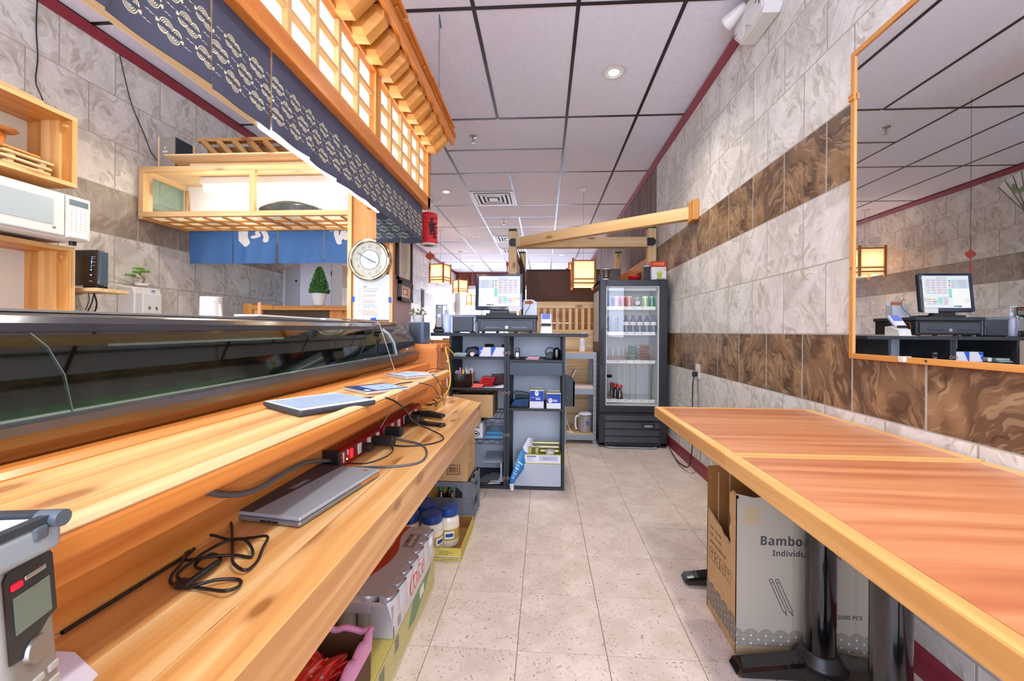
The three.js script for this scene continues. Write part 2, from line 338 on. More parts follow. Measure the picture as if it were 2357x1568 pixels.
// ---- tiled walls
const ROWS = [0, 0.172, 0.479, 0.786, 1.0925, 1.3985, 1.7055, 2.0125, 2.3195, 2.6265, 2.93];
const TAUPE = [[134, 122, 108], [152, 140, 126], [168, 157, 142], [112, 100, 86], [186, 176, 162]];
T.taupe = [151, 163, 173].map((s) => stonePair(s, TAUPE, 0.4));
M.tileTaupe = T.taupe.map((p) => std(0xffffff, 0.4, 0, { map: p.map, bumpMap: p.bump, bumpScale: 0.0013 }));
function tileWall(parent, x, ry, dA, dFrom, dTo, near, rowMin, brown, seed) {
  const r = rng(seed), rest = { light: [], brown: [] };
  for (let q = 0; q < ROWS.length - 1; q++) {
    const ph = (q % 2 ? dA : dA + TP / 2) - 40 * TP, isB = q === 3 || q === 6;
    for (let k = 0; ; k++) {
      let d0 = ph + k * TP, d1 = d0 + TP; if (d0 > dTo) break; d0 = Math.max(d0, dFrom); d1 = Math.min(d1, dTo); if (d1 - d0 < 0.012) continue;
      const w = d1 - d0 - 0.008, h = ROWS[q + 1] - ROWS[q] - 0.006, cy = (ROWS[q] + ROWS[q + 1]) / 2, cd = (d0 + d1) / 2, v = Math.floor(r() * 4), set = isB ? brown : M.tileLight;
      if (cd > near[0] && cd < near[1] && q >= rowMin) piece(parent, 'wall_tile', slabOf(w, h, 0.008, 0.0005, v), set[Math.floor(r() * set.length)], x, cy, cd, 0, ry);
      else { const g = slabOf(TP - 0.005, 0.302, 0.008, 0.0005, v); rest[isB ? 'brown' : 'light'].push([g, w / (TP - 0.005), h / 0.302, x, cy, cd, 0, ry]); }
    }
  }
  restOf(parent, 'wall_tile', rest.light, M.tileLight.slice(0, 3)); restOf(parent, 'wall_tile', rest.brown, brown.slice(0, 2));
}
const TILE_END = 4.465;
const wallR = struct('wall_right', B(ROOM.xr + 0.0006, ROOM.xr + 0.14, -0.12, 3.1, ROOM.d0 - 0.1, ROOM.d1 + 0.1), M.grout);
tileWall(wallR, ROOM.xr, -PI / 2, 1.659, ROOM.d0, TILE_END, [0.5, 9], 0, M.tileBrown, 21);
for (let k = 0; k < 20; k++) { const d0 = TILE_END + 0.002 + k * 0.414; part(wallR, 'wall_plank', grain(B(ROOM.xr - 0.004, ROOM.xr + 0.0006, 0.0, 2.93, d0, Math.min(ROOM.d1, d0 + 0.411), 0.002), 'y'), M.greyWood); }
const wallL = struct('wall_left', B(ROOM.xl - 0.14, ROOM.xl - 0.0006, -0.12, 3.1, ROOM.d0 - 0.1, ROOM.d1 + 0.1), M.grout);
tileWall(wallL, ROOM.xl, PI / 2, 2.178, ROOM.d0, ROOM.d1, [1.7, 9.4], 3, M.tileTaupe, 22);
// glazed shop front behind the camera
{
  const d = ROOM.d0, w = (ROOM.xr - ROOM.xl) / 4;
  struct('wall_front', [B(ROOM.xl - 0.14, ROOM.xr + 0.14, -0.12, 0.3, d - 0.14, d), B(ROOM.xl - 0.14, ROOM.xr + 0.14, 2.9, 3.1, d - 0.14, d)], std(0xe9e4da, 0.8));
  const win = struct('window_2', null);
  for (let k = 0; k < 4; k++) part(win, 'window_pane', B(ROOM.xl + k * w + 0.03, ROOM.xl + (k + 1) * w - 0.03, 0.33, 2.87, d - 0.08, d - 0.074), M.glass);
  for (let k = 0; k <= 4; k++) part(win, 'mullion', B(ROOM.xl + k * w - 0.03, ROOM.xl + k * w + 0.03, 0.3, 2.9, d - 0.12, d - 0.03), M.darkGrey);
  part(win, 'window_frame', [B(ROOM.xl, ROOM.xr, 0.3, 0.335, d - 0.12, d - 0.03), B(ROOM.xl, ROOM.xr, 2.865, 2.9, d - 0.12, d - 0.03)], M.darkGrey);
}
// far wall with a bright window and a band of red-brown boards under the ceiling
const wallB = struct('wall_back', [B(ROOM.xl - 0.1, ROOM.xr + 0.1, 2.5, 3.1, ROOM.d1, ROOM.d1 + 0.14), B(ROOM.xl - 0.1, ROOM.xr + 0.1, -0.12, 0.4, ROOM.d1, ROOM.d1 + 0.14), B(ROOM.xl - 0.1, -2.72, 0.4, 2.5, ROOM.d1, ROOM.d1 + 0.14), B(0.9, ROOM.xr + 0.1, 0.4, 2.5, ROOM.d1, ROOM.d1 + 0.14)], std(0xf1ece6, 0.7));
M.redWood = woodMat(T.grey, 0.6, 0xff9a86);
for (let k = 0; k < 13; k++) part(wallB, 'wall_plank', grain(B(ROOM.xl + k * 0.311, Math.min(ROOM.xr, ROOM.xl + k * 0.311 + 0.308), 2.56, 2.93, ROOM.d1 - 0.015, ROOM.d1), 'y'), M.redWood);
{
  const win = struct('window_1', null);
  const D = ROOM.d1;
  for (const y of [0.4, 2.44]) part(win, 'window_frame', B(-2.74, 0.92, y, y + 0.06, D - 0.02, D + 0.06), M.white);
  for (let k = 0; k <= 5; k++) part(win, 'mullion', B(-2.74 + k * 0.722, -2.69 + k * 0.722, 0.46, 2.44, D - 0.02, D + 0.06), M.white);
  for (let k = 0; k < 5; k++) { const x = -2.69 + k * 0.722; part(win, 'window_pane', B(x, x + 0.672, 0.46, 2.44, D + 0.01, D + 0.016), M.glass); part(win, 'muntin', [B(x + 0.323, x + 0.348, 0.46, 2.44, D, D + 0.03), ...[1.0, 1.6].map((y) => B(x, x + 0.672, y, y + 0.02, D, D + 0.03))], M.white); }
}
// burgundy trims
const crown = (x, s) => extZ([[x, 2.915], [x - s * 0.012, 2.915], [x - s * 0.03, 2.962], [x - s * 0.03, 2.972], [x, 2.972]], ROOM.d0, ROOM.d1);
struct('trim_1', crown(ROOM.xr, 1), M.burgundy); struct('trim_2', crown(ROOM.xl, -1), M.burgundy);
struct('trim_3', [B(ROOM.xl, ROOM.xl + 0.022, 2.972, 2.9855, ROOM.d0, ROOM.d1), B(ROOM.xr - 0.022, ROOM.xr, 2.972, 2.9855, ROOM.d0, ROOM.d1)], M.black);
struct('trim_4', B(ROOM.xl, ROOM.xr, 2.93, 2.985, ROOM.d1 - 0.03, ROOM.d1), M.burgundy);
struct('baseboard_right', extZ([[ROOM.xr, 0], [ROOM.xr - 0.012, 0], [ROOM.xr - 0.012, 0.075], [ROOM.xr - 0.004, 0.095], [ROOM.xr, 0.095]], ROOM.d0, TILE_END), M.burgundy);
struct('baseboard_left', extZ([[ROOM.xl, 0], [ROOM.xl, 0.095], [ROOM.xl + 0.004, 0.095], [ROOM.xl + 0.012, 0.075], [ROOM.xl + 0.012, 0]], ROOM.d0, ROOM.d1), M.burgundy);

// ---- suspended ceiling: panels lying in a grid of dark tee bars
const ceiling = struct('ceiling', B(ROOM.xl - 0.1, ROOM.xr + 0.1, 3.03, 3.15, ROOM.d0 - 0.1, ROOM.d1 + 0.1), std(0x55524e, 0.9));
const GX = [-2.864, -2.2541, -1.6445, -1.0349, -0.4253, 0.1843, 0.7939, 1.4035], gz = (j) => 2.3286 + j * 1.2192, CY = ROOM.h;
const ventSpots = [[-1.0349, 5.3766], [-1.0349, 7.815], [-1.0349, 9.034]], canHoles = [];
{
  const r = rng(9), bars = [];
  const panel = (x0, x1, d0, d1, k) => {
    x0 = Math.max(x0, ROOM.xl); x1 = Math.min(x1, ROOM.xr); d0 = Math.max(d0, ROOM.d0); d1 = Math.min(d1, ROOM.d1);
    if (x1 - x0 < 0.03 || d1 - d0 < 0.03) return;
    part(ceiling, 'ceiling_panel', grain(B(x0 + 0.004, x1 - 0.004, CY, CY + 0.016, d0 + 0.004, d1 - 0.004), 'x'), M.ceil[k ?? (r() < 0.3 ? 1 : 0)]);
  };
  const tee = (x0, x1, d0, d1) => { x0 = Math.max(x0, ROOM.xl); x1 = Math.min(x1, ROOM.xr); d0 = Math.max(d0, ROOM.d0); d1 = Math.min(d1, ROOM.d1); if (x1 > x0 && d1 > d0) part(ceiling, 'tee_bar', B(x0, x1, CY - 0.003, CY + 0.012, d0, d1), M.tbar); };
  for (let j = -5; j < 9; j++) for (let i = 0; i < 7; i++) {
    const x0 = GX[i], x1 = GX[i + 1], d0 = gz(j), d1 = gz(j + 1), m = (d0 + d1) / 2;
    if ((j === 1 || j === 3) && i === 3) {
      panel(GX[3], GX[5], d0, m, 1); tee(x0, GX[5], m - 0.012, m + 0.012);
      if (j === 1) panel(GX[3], GX[5], m, d1, 1); else { panel(GX[3], GX[4], m, d1); panel(GX[4], GX[5], m, d1); tee(GX[4] - 0.012, GX[4] + 0.012, m, d1); }
    } else if ((j === 1 || j === 3) && i === 4) { /* covered by the wide panels */ }
    else if (i === 3 && (j === 2 || j === 4 || j === 5)) {
      const v = ventSpots[j === 2 ? 0 : j - 3][1], a = v < m - 0.02;
      tee(x0, x1, m - 0.012, m + 0.012); if (a) panel(x0, x1, m, d1); else panel(x0, x1, d0, m, 1);
    } else panel(x0, x1, d0, d1);
    tee(x0 + 0.012, x1 - 0.012, d0 - 0.012, d0 + 0.012);
    if (i > 0 && !(i === 4 && (j === 1 || j === 3))) tee(x0 - 0.012, x0 + 0.012, d0, d1);
  }
}
for (const [k, [x, d]] of ventSpots.entries()) {
  const t = thing('ceiling_vent', ['nearest square white ceiling vent of nested louvres behind the hanging roof', 'middle square ceiling vent seen just beyond the timber post', 'farthest square ceiling vent low behind the timber post'][k], 'vent', [x + 0.305, CY - 0.012, d + 0.305]);
  const c = [x + 0.305, d + 0.305], ring = (a, b, y0, y1) => extY(rrect(2 * a, 2 * a, 0.004, 1).map(([p, q]) => [c[0] + p, c[1] + q]), y0, y1, 0, [rrect(2 * b, 2 * b, 0.003, 1).map(([p, q]) => [c[0] + p, c[1] + q])]);
  part(t, 'frame', ring(0.296, 0.25, CY - 0.006, CY + 0.004), M.white);
  for (const [a, b, y] of [[0.235, 0.205, 0.004], [0.175, 0.145, 0.0], [0.115, 0.088, -0.003]]) part(t, 'louver', ring(a, b, CY - 0.012 - y, CY - 0.006 - y), M.white);
  part(t, 'centre_plate', B(c[0] - 0.06, c[0] + 0.06, CY - 0.016, CY - 0.01, c[1] - 0.06, c[1] + 0.06), M.white);
  part(t, 'backing', B(c[0] - 0.29, c[0] + 0.29, CY + 0.004, CY + 0.012, c[1] - 0.29, c[1] + 0.29), std(0x4a4e58, 0.8));
}
// ---- recessed lamps
M.lampGlow = glow(0xfff6ea, 7);
function downlight(x, d, label, on = true, k = LUM.down) {
  const t = thing('recessed_downlight', label, 'ceiling light', [x, CY - 0.004, d], 0);
  part(t, 'trim_ring', lathe([[0.056, -0.001], [0.058, -0.005], [0.078, -0.004], [0.082, 0.0], [0.056, 0.0]], x, CY, d, 32), M.white);
  part(t, 'baffle', lathe([[0.057, -0.001], [0.05, 0.012], [0.046, 0.014], [0.001, 0.0145]], x, CY - 0.0015, d, 32), std(0xcfd2da, 0.3, 0.4));
  part(t, 'bulb', lathe([[0.0005, -0.009], [0.02, -0.0085], [0.034, -0.004], [0.038, 0.004], [0.038, 0.008]], x, CY, d, 24), on ? M.lampGlow : M.plastic);
  if (on) {
    const l = new THREE.SpotLight(0xfff8f0, k, 0, 1.2, 1, 2); l.position.set(x, CY - 0.02, -d); l.target.position.set(x, 0, -d);
    l.castShadow = true; l.shadow.radius = 3; l.shadow.mapSize.set(1024, 1024); scene.add(l, l.target);
  }
}
downlight(0.493, 2.957, 'lit recessed downlight, the largest and nearest in the ceiling tiles');
downlight(-1.341, 5.384, 'lit recessed downlight left of the nearest square vent');
downlight(-1.346, 7.875, 'unlit round ceiling disc just below the left downlight', false);
downlight(0.418, 7.487, 'small recessed downlight just above the long slanted beam');
downlight(-1.904, 10.366, 'small far recessed downlight over the left lanterns');
downlight(0.42, 0.55, 'recessed downlight above the camera, over the near table');
downlight(0.42, -1.4, 'recessed downlight behind the camera on the table side');
downlight(-1.75, 0.6, 'recessed downlight over the sushi kitchen, hidden by the roof', true, LUM.downKitchen);
downlight(-1.75, 1.9, 'recessed downlight over the kitchen nearest the lit wall cabinet', true, LUM.downKitchen);
downlight(-1.3, -1.4, 'recessed downlight behind the camera on the counter side');
downlight(-1.3, 10.5, 'recessed downlight over the far end of the dining room', true, LUM.down * 1.5);
downlight(0.42, 9.9, 'recessed downlight at the far end beyond the booth', true, LUM.down * 1.5);
for (const [k, [x, d]] of [[-0.7, 3.86], [-0.696, 6.811]].entries()) {
  const t = thing('fire_sprinkler', k ? 'far metal fire sprinkler hanging left of the timber post top' : 'near metal fire sprinkler under a stained ceiling panel', 'sprinkler', [x, CY - 0.06, d]);
  part(t, 'escutcheon', lathe([[0.001, -0.012], [0.02, -0.012], [0.036, -0.004], [0.038, 0]], x, CY, d), M.steel);
  part(t, 'body', [cylY(x, CY - 0.034, CY - 0.01, d, 0.009), new THREE.TorusGeometry(0.015, 0.0035, 8, 24).translate(x, CY - 0.047, -d)], M.steel);
  part(t, 'deflector', [cylY(x, CY - 0.066, CY - 0.063, d, 0.017), cylY(x, CY - 0.063, CY - 0.034, d, 0.003)], M.steel);
}

// ================================================================== SUSHI BAR
// ---- lower counter: thick glued pine boards, cut corner at the far end
{
  const t = thing('bar_counter', 'long varnished pine counter with thick front edge, laptop and cables lying on it', 'counter', [-0.6, 0, 1]);
  const edge = [-0.345, -0.435, -0.525, -0.615, -0.705];
  for (let k = 0; k < 4; k++) {
    const x1 = edge[k], x0 = edge[k + 1], cut = (x) => x > -0.345 - 1e-6 ? 2.205 : 2.205 + Math.min(0.215, (-0.345 - x) * 0.98);
    part(t, 'counter_board', grain(extY([[x0 + 0.0001, -0.6], [x1 - 0.0001, -0.6], [x1 - 0.0001, cut(x1)], [x0 + 0.0001, cut(x0)]], k ? 0.655 : 0.6, 0.7, k ? 0.0003 : 0.002), 'z'), M.pine);
  }
  part(t, 'support_panel', [B(-0.74, -0.7, 0, 0.655, -0.5, 2.4), B(-0.7, -0.56, 0, 0.655, 2.36, 2.4)], M.pineFine);
}
// ---- raised shelf with rounded pale lip, riser and back strip
{
  const t = thing('raised_shelf', 'raised pine shelf above the counter holding three tablets, with pale rounded lip', 'shelf', [-0.62, 0.7, 1]);
  part(t, 'riser', grain(B(-0.66, -0.62, 0.7, 0.868, -0.6, 2.3, 0.002), 'z'), M.pineRail);
  for (const [a, b] of [[-0.695, -0.6], [-0.6, -0.49]]) part(t, 'shelf_board', grain(B(a + 0.0005, b - 0.0005, 0.858, 0.895, -0.6, 1.945, 0.001), 'z'), M.pine);
  part(t, 'front_rail', grain(extZ([[-0.49, 0.858], [-0.49, 0.866], [-0.463, 0.866], [-0.461, 0.87], [-0.461, 0.888], [-0.466, 0.897], [-0.476, 0.901], [-0.488, 0.899]], -0.6, 1.95), 'z'), M.pineRail);
  part(t, 'cleat', grain(B(-0.62, -0.562, 0.79, 0.858, -0.6, 1.93, 0.002), 'z'), M.pineRail);
  part(t, 'lip', grain(extZ([[-0.487, 0.8995], [-0.463, 0.8935], [-0.4615, 0.896], [-0.466, 0.9005], [-0.476, 0.9035], [-0.486, 0.9025]], -0.6, 1.952), 'z'), M.pale);
  part(t, 'back_strip', grain(extZ([[-0.782, 0.86], [-0.692, 0.86], [-0.692, 0.897], [-0.705, 0.903], [-0.735, 0.904], [-0.74, 0.9], [-0.782, 0.9]], -0.6, 2.38, 0.002), 'z'), M.pineRail);
  part(t, 'end_block', grain(B(-0.79, -0.652, 0.855, 1.012, 2.42, 2.5, 0.003), 'x'), M.pineRail);
}
// ---- refrigerated glass case
{
  const t = thing('sushi_case', 'long low refrigerated sushi display case with dark glass and rounded black top', 'display case', [-0.95, 0.9, 1]);
  const D0 = -0.6, D1 = 2.37;
  part(t, 'base_band', extZ([[-1.12, 0.912], [-0.77, 0.912], [-0.753, 0.925], [-0.749, 0.942], [-0.7495, 0.958], [-0.764, 0.962], [-1.12, 0.962]], D0, D1), M.bronze);
  part(t, 'lower_trim', extZ([[-0.772, 0.962], [-0.7475, 0.958], [-0.7475, 0.972], [-0.766, 0.976]], D0, D1), std(0x6d6a6c, 0.3, 0.7));
  part(t, 'seal_strip', extZ([[-0.775, 0.975], [-0.7655, 0.975], [-0.7665, 0.979], [-0.775, 0.979]], D0, 2.045), M.offwhite);
  const glassAt = (d0, d1) => extZ([[-0.768, 0.976], [-0.763, 0.976], [-0.777, 1.036], [-0.807, 1.082], [-0.84, 1.106], [-0.843, 1.102], [-0.811, 1.078], [-0.782, 1.034]], d0, d1);
  part(t, 'glass_pane', glassAt(D0, 0.609), M.caseGlass); part(t, 'glass_pane', glassAt(0.6115, 2.045), M.caseGlass);
  part(t, 'joint', glassAt(0.6095, 0.611), std(0xc8d4cc, 0.3, 0, { transmission: 0.85 }));
  const top = [[-0.836, 1.096], [-0.838, 1.106], [-0.848, 1.12], [-0.866, 1.132], [-0.892, 1.14], [-0.93, 1.1415], [-1.12, 1.1415], [-1.12, 1.127], [-0.9, 1.125], [-0.868, 1.114], [-0.85, 1.094]];
  part(t, 'top_rail', extZ(top, D0, D1, 0.0015), M.caseDark);
  part(t, 'top_bead', extZ([[-0.9, 1.1413], [-0.888, 1.1403], [-0.889, 1.144], [-0.899, 1.1445]], D0, D1), M.steel);
  part(t, 'floor_pan', B(-1.12, -0.77, 0.962, 0.972, D0, 2.045), std(0x33413a, 0.35));
  part(t, 'green_mat', extY([[-0.86, -0.3], [-0.79, -0.3], [-0.79, 0.86], [-0.86, 1.1]], 0.972, 0.976), std(0x1f8a48, 0.5));
  part(t, 'rear_frame', [B(-1.12, -1.1, 0.972, 0.99, D0, 2.045), B(-1.12, -1.1, 1.1, 1.12, D0, 2.045), B(-1.12, -1.1, 0.972, 1.12, 0.5, 0.52), B(-1.12, -1.1, 0.972, 1.12, 1.3, 1.33)], M.darkGrey);
  for (const [a, b] of [[D0, 0.5], [0.52, 1.3], [1.33, 2.045]]) part(t, 'rear_door', B(-1.112, -1.108, 0.99, 1.1, a, b), std(0x86908a, 0.05, 0, { transmission: 1 }));
  part(t, 'cooling_coil', [B(-1.09, -0.9, 1.06, 1.115, 1.2, 2.04, 0.01), B(-1.08, -0.86, 0.975, 1.0, 1.42, 2.03, 0.008)], std(0x101114, 0.25));
  part(t, 'end_housing', extZ([[-1.12, 0.962], [-0.764, 0.962], [-0.776, 1.036], [-0.806, 1.083], [-0.842, 1.107], [-0.9, 1.126], [-1.12, 1.126]], 2.05, D1, 0.003), std(0x2c2a33, 0.22, 0.2, { clearcoat: 0.7 }));
  part(t, 'end_trim', [extZ([[-0.77, 0.976], [-0.759, 0.976], [-0.773, 1.036], [-0.803, 1.085], [-0.836, 1.111], [-0.842, 1.102], [-0.811, 1.078], [-0.782, 1.034]], 2.044, 2.056)], M.steel);
  part(t, 'maker_plate', B(-0.771, -0.764, 0.99, 0.998, 2.22, 2.3), M.steel);
  t.rotation.x = 0.01; t.position.y -= 0.015;
}
// ---- notice column with clock, notice and framed documents
{
  const c = struct('column_1', grain(B(-1.2, -0.925, 0, ROOM.h, 2.4, 2.7, 0.002), 'y'), M.amber);
  part(c, 'column_edge', [grain(B(-1.204, -1.178, 0, 2.9, 2.388, 2.4), 'y'), grain(B(-0.942, -0.921, 0, 2.9, 2.388, 2.4), 'y')], M.paleEdge);
  part(c, 'side_panel', grain(B(-0.925, -0.917, 0.5, 1.44, 2.41, 2.72), 'y'), std(0x9a7466, 0.4));
}
{
  const t = thing('wall_clock', 'round silver wall clock showing ten to four on the notice column', 'clock', [-1.058, 1.522, 2.385]);
  const c = [-1.058, 1.522];
  const turned = (prof, d) => new THREE.LatheGeometry(prof.map((p) => new THREE.Vector2(...p)), 48).rotateX(PI / 2).translate(c[0], c[1], -d);
  part(t, 'rim', turned([[0.104, 0.012], [0.108, 0.024], [0.118, 0.03], [0.128, 0.022], [0.132, 0.01], [0.13, 0.0], [0.1, 0.0]], 2.386), std(0xcfc6ad, 0.16, 1));
  const face = canvasTex(512, 512, (g, w) => {
    g.fillStyle = '#bdb89c'; g.fillRect(0, 0, w, w);
    g.fillStyle = '#ccd8da'; g.beginPath(); g.arc(256, 256, 142, 0, 7); g.fill();
    g.lineWidth = 9; g.strokeStyle = '#4b4a40'; g.beginPath(); g.arc(256, 256, 142, 0, 7); g.stroke();
    g.fillStyle = '#3d3b33'; g.font = 'italic 58px serif'; g.textAlign = 'center'; g.textBaseline = 'middle';
    for (let k = 1; k <= 12; k++) { const a = k * PI / 6; g.fillText(String(k), 256 + 196 * Math.sin(a), 256 - 196 * Math.cos(a)); }
    g.fillStyle = '#9aa6a8'; g.fillRect(226, 176, 60, 5);
  });
  part(t, 'dial', (() => { const g = new THREE.CircleGeometry(0.106, 48); g.userData.keepUv = true; return g.translate(c[0], c[1], -2.374); })(), printMat(face, 0.4));
  const hand = (ang, len, w) => new THREE.BoxGeometry(w, len, 0.002).translate(0, len / 2 - 0.012, 0).rotateZ(-ang).translate(c[0], c[1], -2.371);
  part(t, 'hour_hand', hand(115 * PI / 180, 0.055, 0.006), M.black); part(t, 'minute_hand', hand(300 * PI / 180, 0.085, 0.004), M.black);
  part(t, 'lens', (() => new THREE.CylinderGeometry(0.106, 0.106, 0.0015, 40).rotateX(PI / 2).translate(c[0], c[1], -2.366))(), M.glass);
}
const lines = (g, x, y, w, n, step, cols, h = 5, seed = 1) => { const r = rng(seed); for (let k = 0; k < n; k++) { g.fillStyle = cols[k % cols.length]; g.fillRect(x, y + k * step, w * (0.55 + 0.45 * r()), h); } };
{
  const t = thing('paper_notice', 'white typed paper notice fixed with blue tape below the round clock', 'notice', [-1.047, 1.17, 2.385]);
  const tex = canvasTex(384, 448, (g, w, h) => {
    g.fillStyle = '#d6d9d6'; g.fillRect(0, 0, w, h);
    g.fillStyle = '#555'; g.fillRect(100, 118, 40, 6);
    const rows = [[142, '#8a8f94'], [164, '#b45a35'], [200, '#8a8f94'], [212, '#c06c3c'], [248, '#8a8f94'], [262, '#c06c3c'], [276, '#c06c3c'], [298, '#8a8f94'], [312, '#8a8f94'], [326, '#8a8f94'], [352, '#c98a4c'], [364, '#c98a4c'], [376, '#c98a4c'], [388, '#c98a4c'], [400, '#8a8f94']], r = rng(4);
    for (const [y, c] of rows) { g.fillStyle = c; for (let x = 100; x < 100 + 160 * (0.7 + 0.3 * r()); ) { const l = 8 + 18 * r(); g.fillRect(x, y, l, 5); x += l + 5; } }
    for (const y of [142, 164, 200, 248, 298, 352]) { g.fillStyle = '#8a8f94'; g.fillRect(52, y, 30, 5); }
  });
  part(t, 'sheet', sheet(0.225, 0.275, -1.049, 1.297, 2.3855), printMat(tex, 0.8));
  for (const [x, y, s] of [[-1.163, 1.284, 1.53], [-0.935, 1.281, 1.6], [-1.036, 1.163, 0.12]]) part(t, 'tape_strip', new THREE.BoxGeometry(0.034, 0.017, 0.0008).rotateZ(s).translate(x, y, -2.3845), M.blue);
}
function frameOn(t, x0, y0, y1, d0, d1, bw, mat, mount, print) {       // framed sheet on the +x face of a wall
  part(t, 'frame', [B(x0, x0 + 0.02, y0, y0 + bw, d0, d1), B(x0, x0 + 0.02, y1 - bw, y1, d0, d1), B(x0, x0 + 0.02, y0, y1, d0, d0 + bw), B(x0, x0 + 0.02, y0, y1, d1 - bw, d1)], mat);
  part(t, 'backing', B(x0, x0 + 0.008, y0 + 0.004, y1 - 0.004, d0 + 0.004, d1 - 0.004), mount);
  if (print) part(t, 'print', sheet(d1 - d0 - 2.4 * bw, y1 - y0 - 2.4 * bw, x0 + 0.009, (y0 + y1) / 2, (d0 + d1) / 2, 'right'), print);
}
{
  const doc = canvasTex(256, 384, (g, w, h) => { g.fillStyle = '#cdbfae'; g.fillRect(0, 0, w, h); lines(g, 60, 30, 130, 3, 18, ['#6b5f55'], 7, 2); lines(g, 40, 110, 180, 9, 16, ['#8f8377'], 4, 3); });
  let t = thing('framed_certificate', 'tall dark-framed certificate on the side of the notice column', 'picture', [-0.915, 1.42, 2.6]);
  frameOn(t, -0.9245, 1.415, 1.75, 2.44, 2.715, 0.018, M.black, M.offwhite, printMat(doc, 0.5));
  const photo = canvasTex(128, 128, (g, w, h) => { g.fillStyle = '#d9b7a2'; g.fillRect(0, 0, w, h); g.fillStyle = '#8d5a44'; g.fillRect(30, 26, 66, 74); g.fillStyle = '#e6c6b2'; g.fillRect(42, 38, 42, 50); });
  t = thing('framed_photo', 'small dark-framed photo right below the tall certificate', 'picture', [-0.915, 1.29, 2.6]);
  frameOn(t, -0.9165, 1.285, 1.41, 2.46, 2.7, 0.022, std(0x3a2a22, 0.35), M.offwhite, printMat(photo, 0.4));
}
// ---- hanging roof canopy with lit paper screens
{
  const t = thing('roof_canopy', 'hanging wooden roof canopy with lit paper screens, rafters and shingles over the bar', 'canopy', [-0.69, 1.82, 1]);
  const D0 = -0.6, D1 = 2.37, X = -0.69;
  part(t, 'bottom_rail', grain(B(X - 0.045, X + 0.004, 1.822, 1.886, D0, D1, 0.003), 'z'), M.pineRail);
  part(t, 'top_rail', grain(B(X - 0.045, X + 0.004, 2.143, 2.2, D0, D1, 0.003), 'z'), M.pineRail);
  const posts = [1.592, 0.864, 0.136, -0.592];
  for (const p of posts) part(t, 'post', grain(B(X - 0.04, X + 0.002, 1.886, 2.143, p, p + 0.054, 0.002), 'y'), M.pineRail);
  part(t, 'post', grain(B(X - 0.045, X + 0.004, 1.822, 2.2, D1 - 0.05, D1 + 0.002, 0.003), 'y'), M.pineRail);
  M.shoji = new THREE.MeshPhysicalMaterial({ color: 0xf8f4e4, roughness: 0.9, emissive: 0xfff6df, emissiveIntensity: 0.95 });
  for (const [a, b] of [[1.646, 2.32], [0.918, 1.592], [0.19, 0.864], [-0.538, 0.136]]) {
    const sp = (b - a) / 5;
    part(t, 'muntin', [...[1, 2, 3, 4].map((k) => grain(B(X - 0.024, X - 0.006, 1.886, 2.143, a + k * sp - 0.009, a + k * sp + 0.009), 'y')), ...[1.97, 2.056].map((y) => grain(B(X - 0.025, X - 0.008, y - 0.006, y + 0.006, a, b), 'z'))], M.paleEdge);
    for (let k = 0; k < 5; k++) for (const [y0, y1] of [[1.886, 1.97], [1.97, 2.056], [2.056, 2.143]]) part(t, 'paper_pane', B(X - 0.032, X - 0.026, y0, y1, a + k * sp, a + (k + 1) * sp), M.shoji);
    const l = new THREE.RectAreaLight(0xfff1d8, LUM.canopy, b - a, 0.25); l.position.set(X - 0.004, 2.015, -(a + b) / 2); l.lookAt(X + 1, 2.015, -(a + b) / 2); scene.add(l);
  }
  // far end screen
  part(t, 'end_rail', [grain(B(-1.02, X - 0.045, 1.822, 1.886, D1 - 0.045, D1), 'x'), grain(B(-1.02, X - 0.045, 2.143, 2.2, D1 - 0.045, D1), 'x'), grain(B(-1.06, -1.015, 1.822, 2.2, D1 - 0.045, D1), 'y')], M.pineRail);
  part(t, 'paper_pane', B(-1.02, X - 0.045, 1.886, 2.143, D1 - 0.03, D1 - 0.024), M.shoji);
  part(t, 'rear_board', [grain(B(-0.985, -0.95, 1.79, 1.84, D0, 1.29, 0.002), 'z'), grain(B(-1.06, -1.02, 1.84, 2.2, D0, D1), 'z')], M.pale);
  part(t, 'inner_floor', grain(B(-1.02, X - 0.045, 1.84, 1.85, D0, D1 - 0.045), 'z'), M.pale);
  // rafters and roof
  const sl = -0.09;                                  // the roof drops towards the aisle
  for (let k = 0; k < 27; k++) {
    const d = 2.315 - k * 0.113; if (d < -0.55) break;
    const y = (x) => 2.262 + (x - X) * sl * 1.0;
    part(t, 'rafter', grain(extZ([[-1.1, y(-1.1)], [-1.1, y(-1.1) - 0.12], [-0.64, y(-0.64) - 0.12], [-0.574, y(-0.574) - 0.05], [-0.574, y(-0.574)]], d - 0.04, d + 0.04, 0.019), 'x'), M.amber);
  }
  part(t, 'roof_board', grain(extZ([[-1.14, 2.304], [-0.556, 2.251], [-0.556, 2.265], [-1.14, 2.318]], D0, D1 + 0.05), 'z'), M.pale);
  part(t, 'fascia', grain(extZ([[-0.575, 2.226], [-0.556, 2.225], [-0.55, 2.262], [-0.57, 2.264]], D0, D1 + 0.05), 'z'), M.pineRail);
  const r = rng(31);
  for (const [c, [x0, x1, y0, y1, off]] of [[-0.72, -0.541, 2.281, 2.266, 0], [-0.7, -0.528, 2.298, 2.279, 0.08], [-0.86, -0.6, 2.326, 2.3, 0.04]].entries())
    for (let k = 0; k < 19; k++) {
      const d0 = D1 + 0.05 - off - (k + 1) * 0.165, d1 = d0 + 0.16 - 0.01 * r(), e = jit(r, 0.004);
      if (d0 < D0) break;
      part(t, 'shingle', grain(extZ([[x0, y0], [x1 + e, y1 + e * 0.3], [x1 + e, y1 + 0.011], [x0, y0 + 0.012]], d0, d1, 0.001), 'z'), M.pineRail);
    }
}
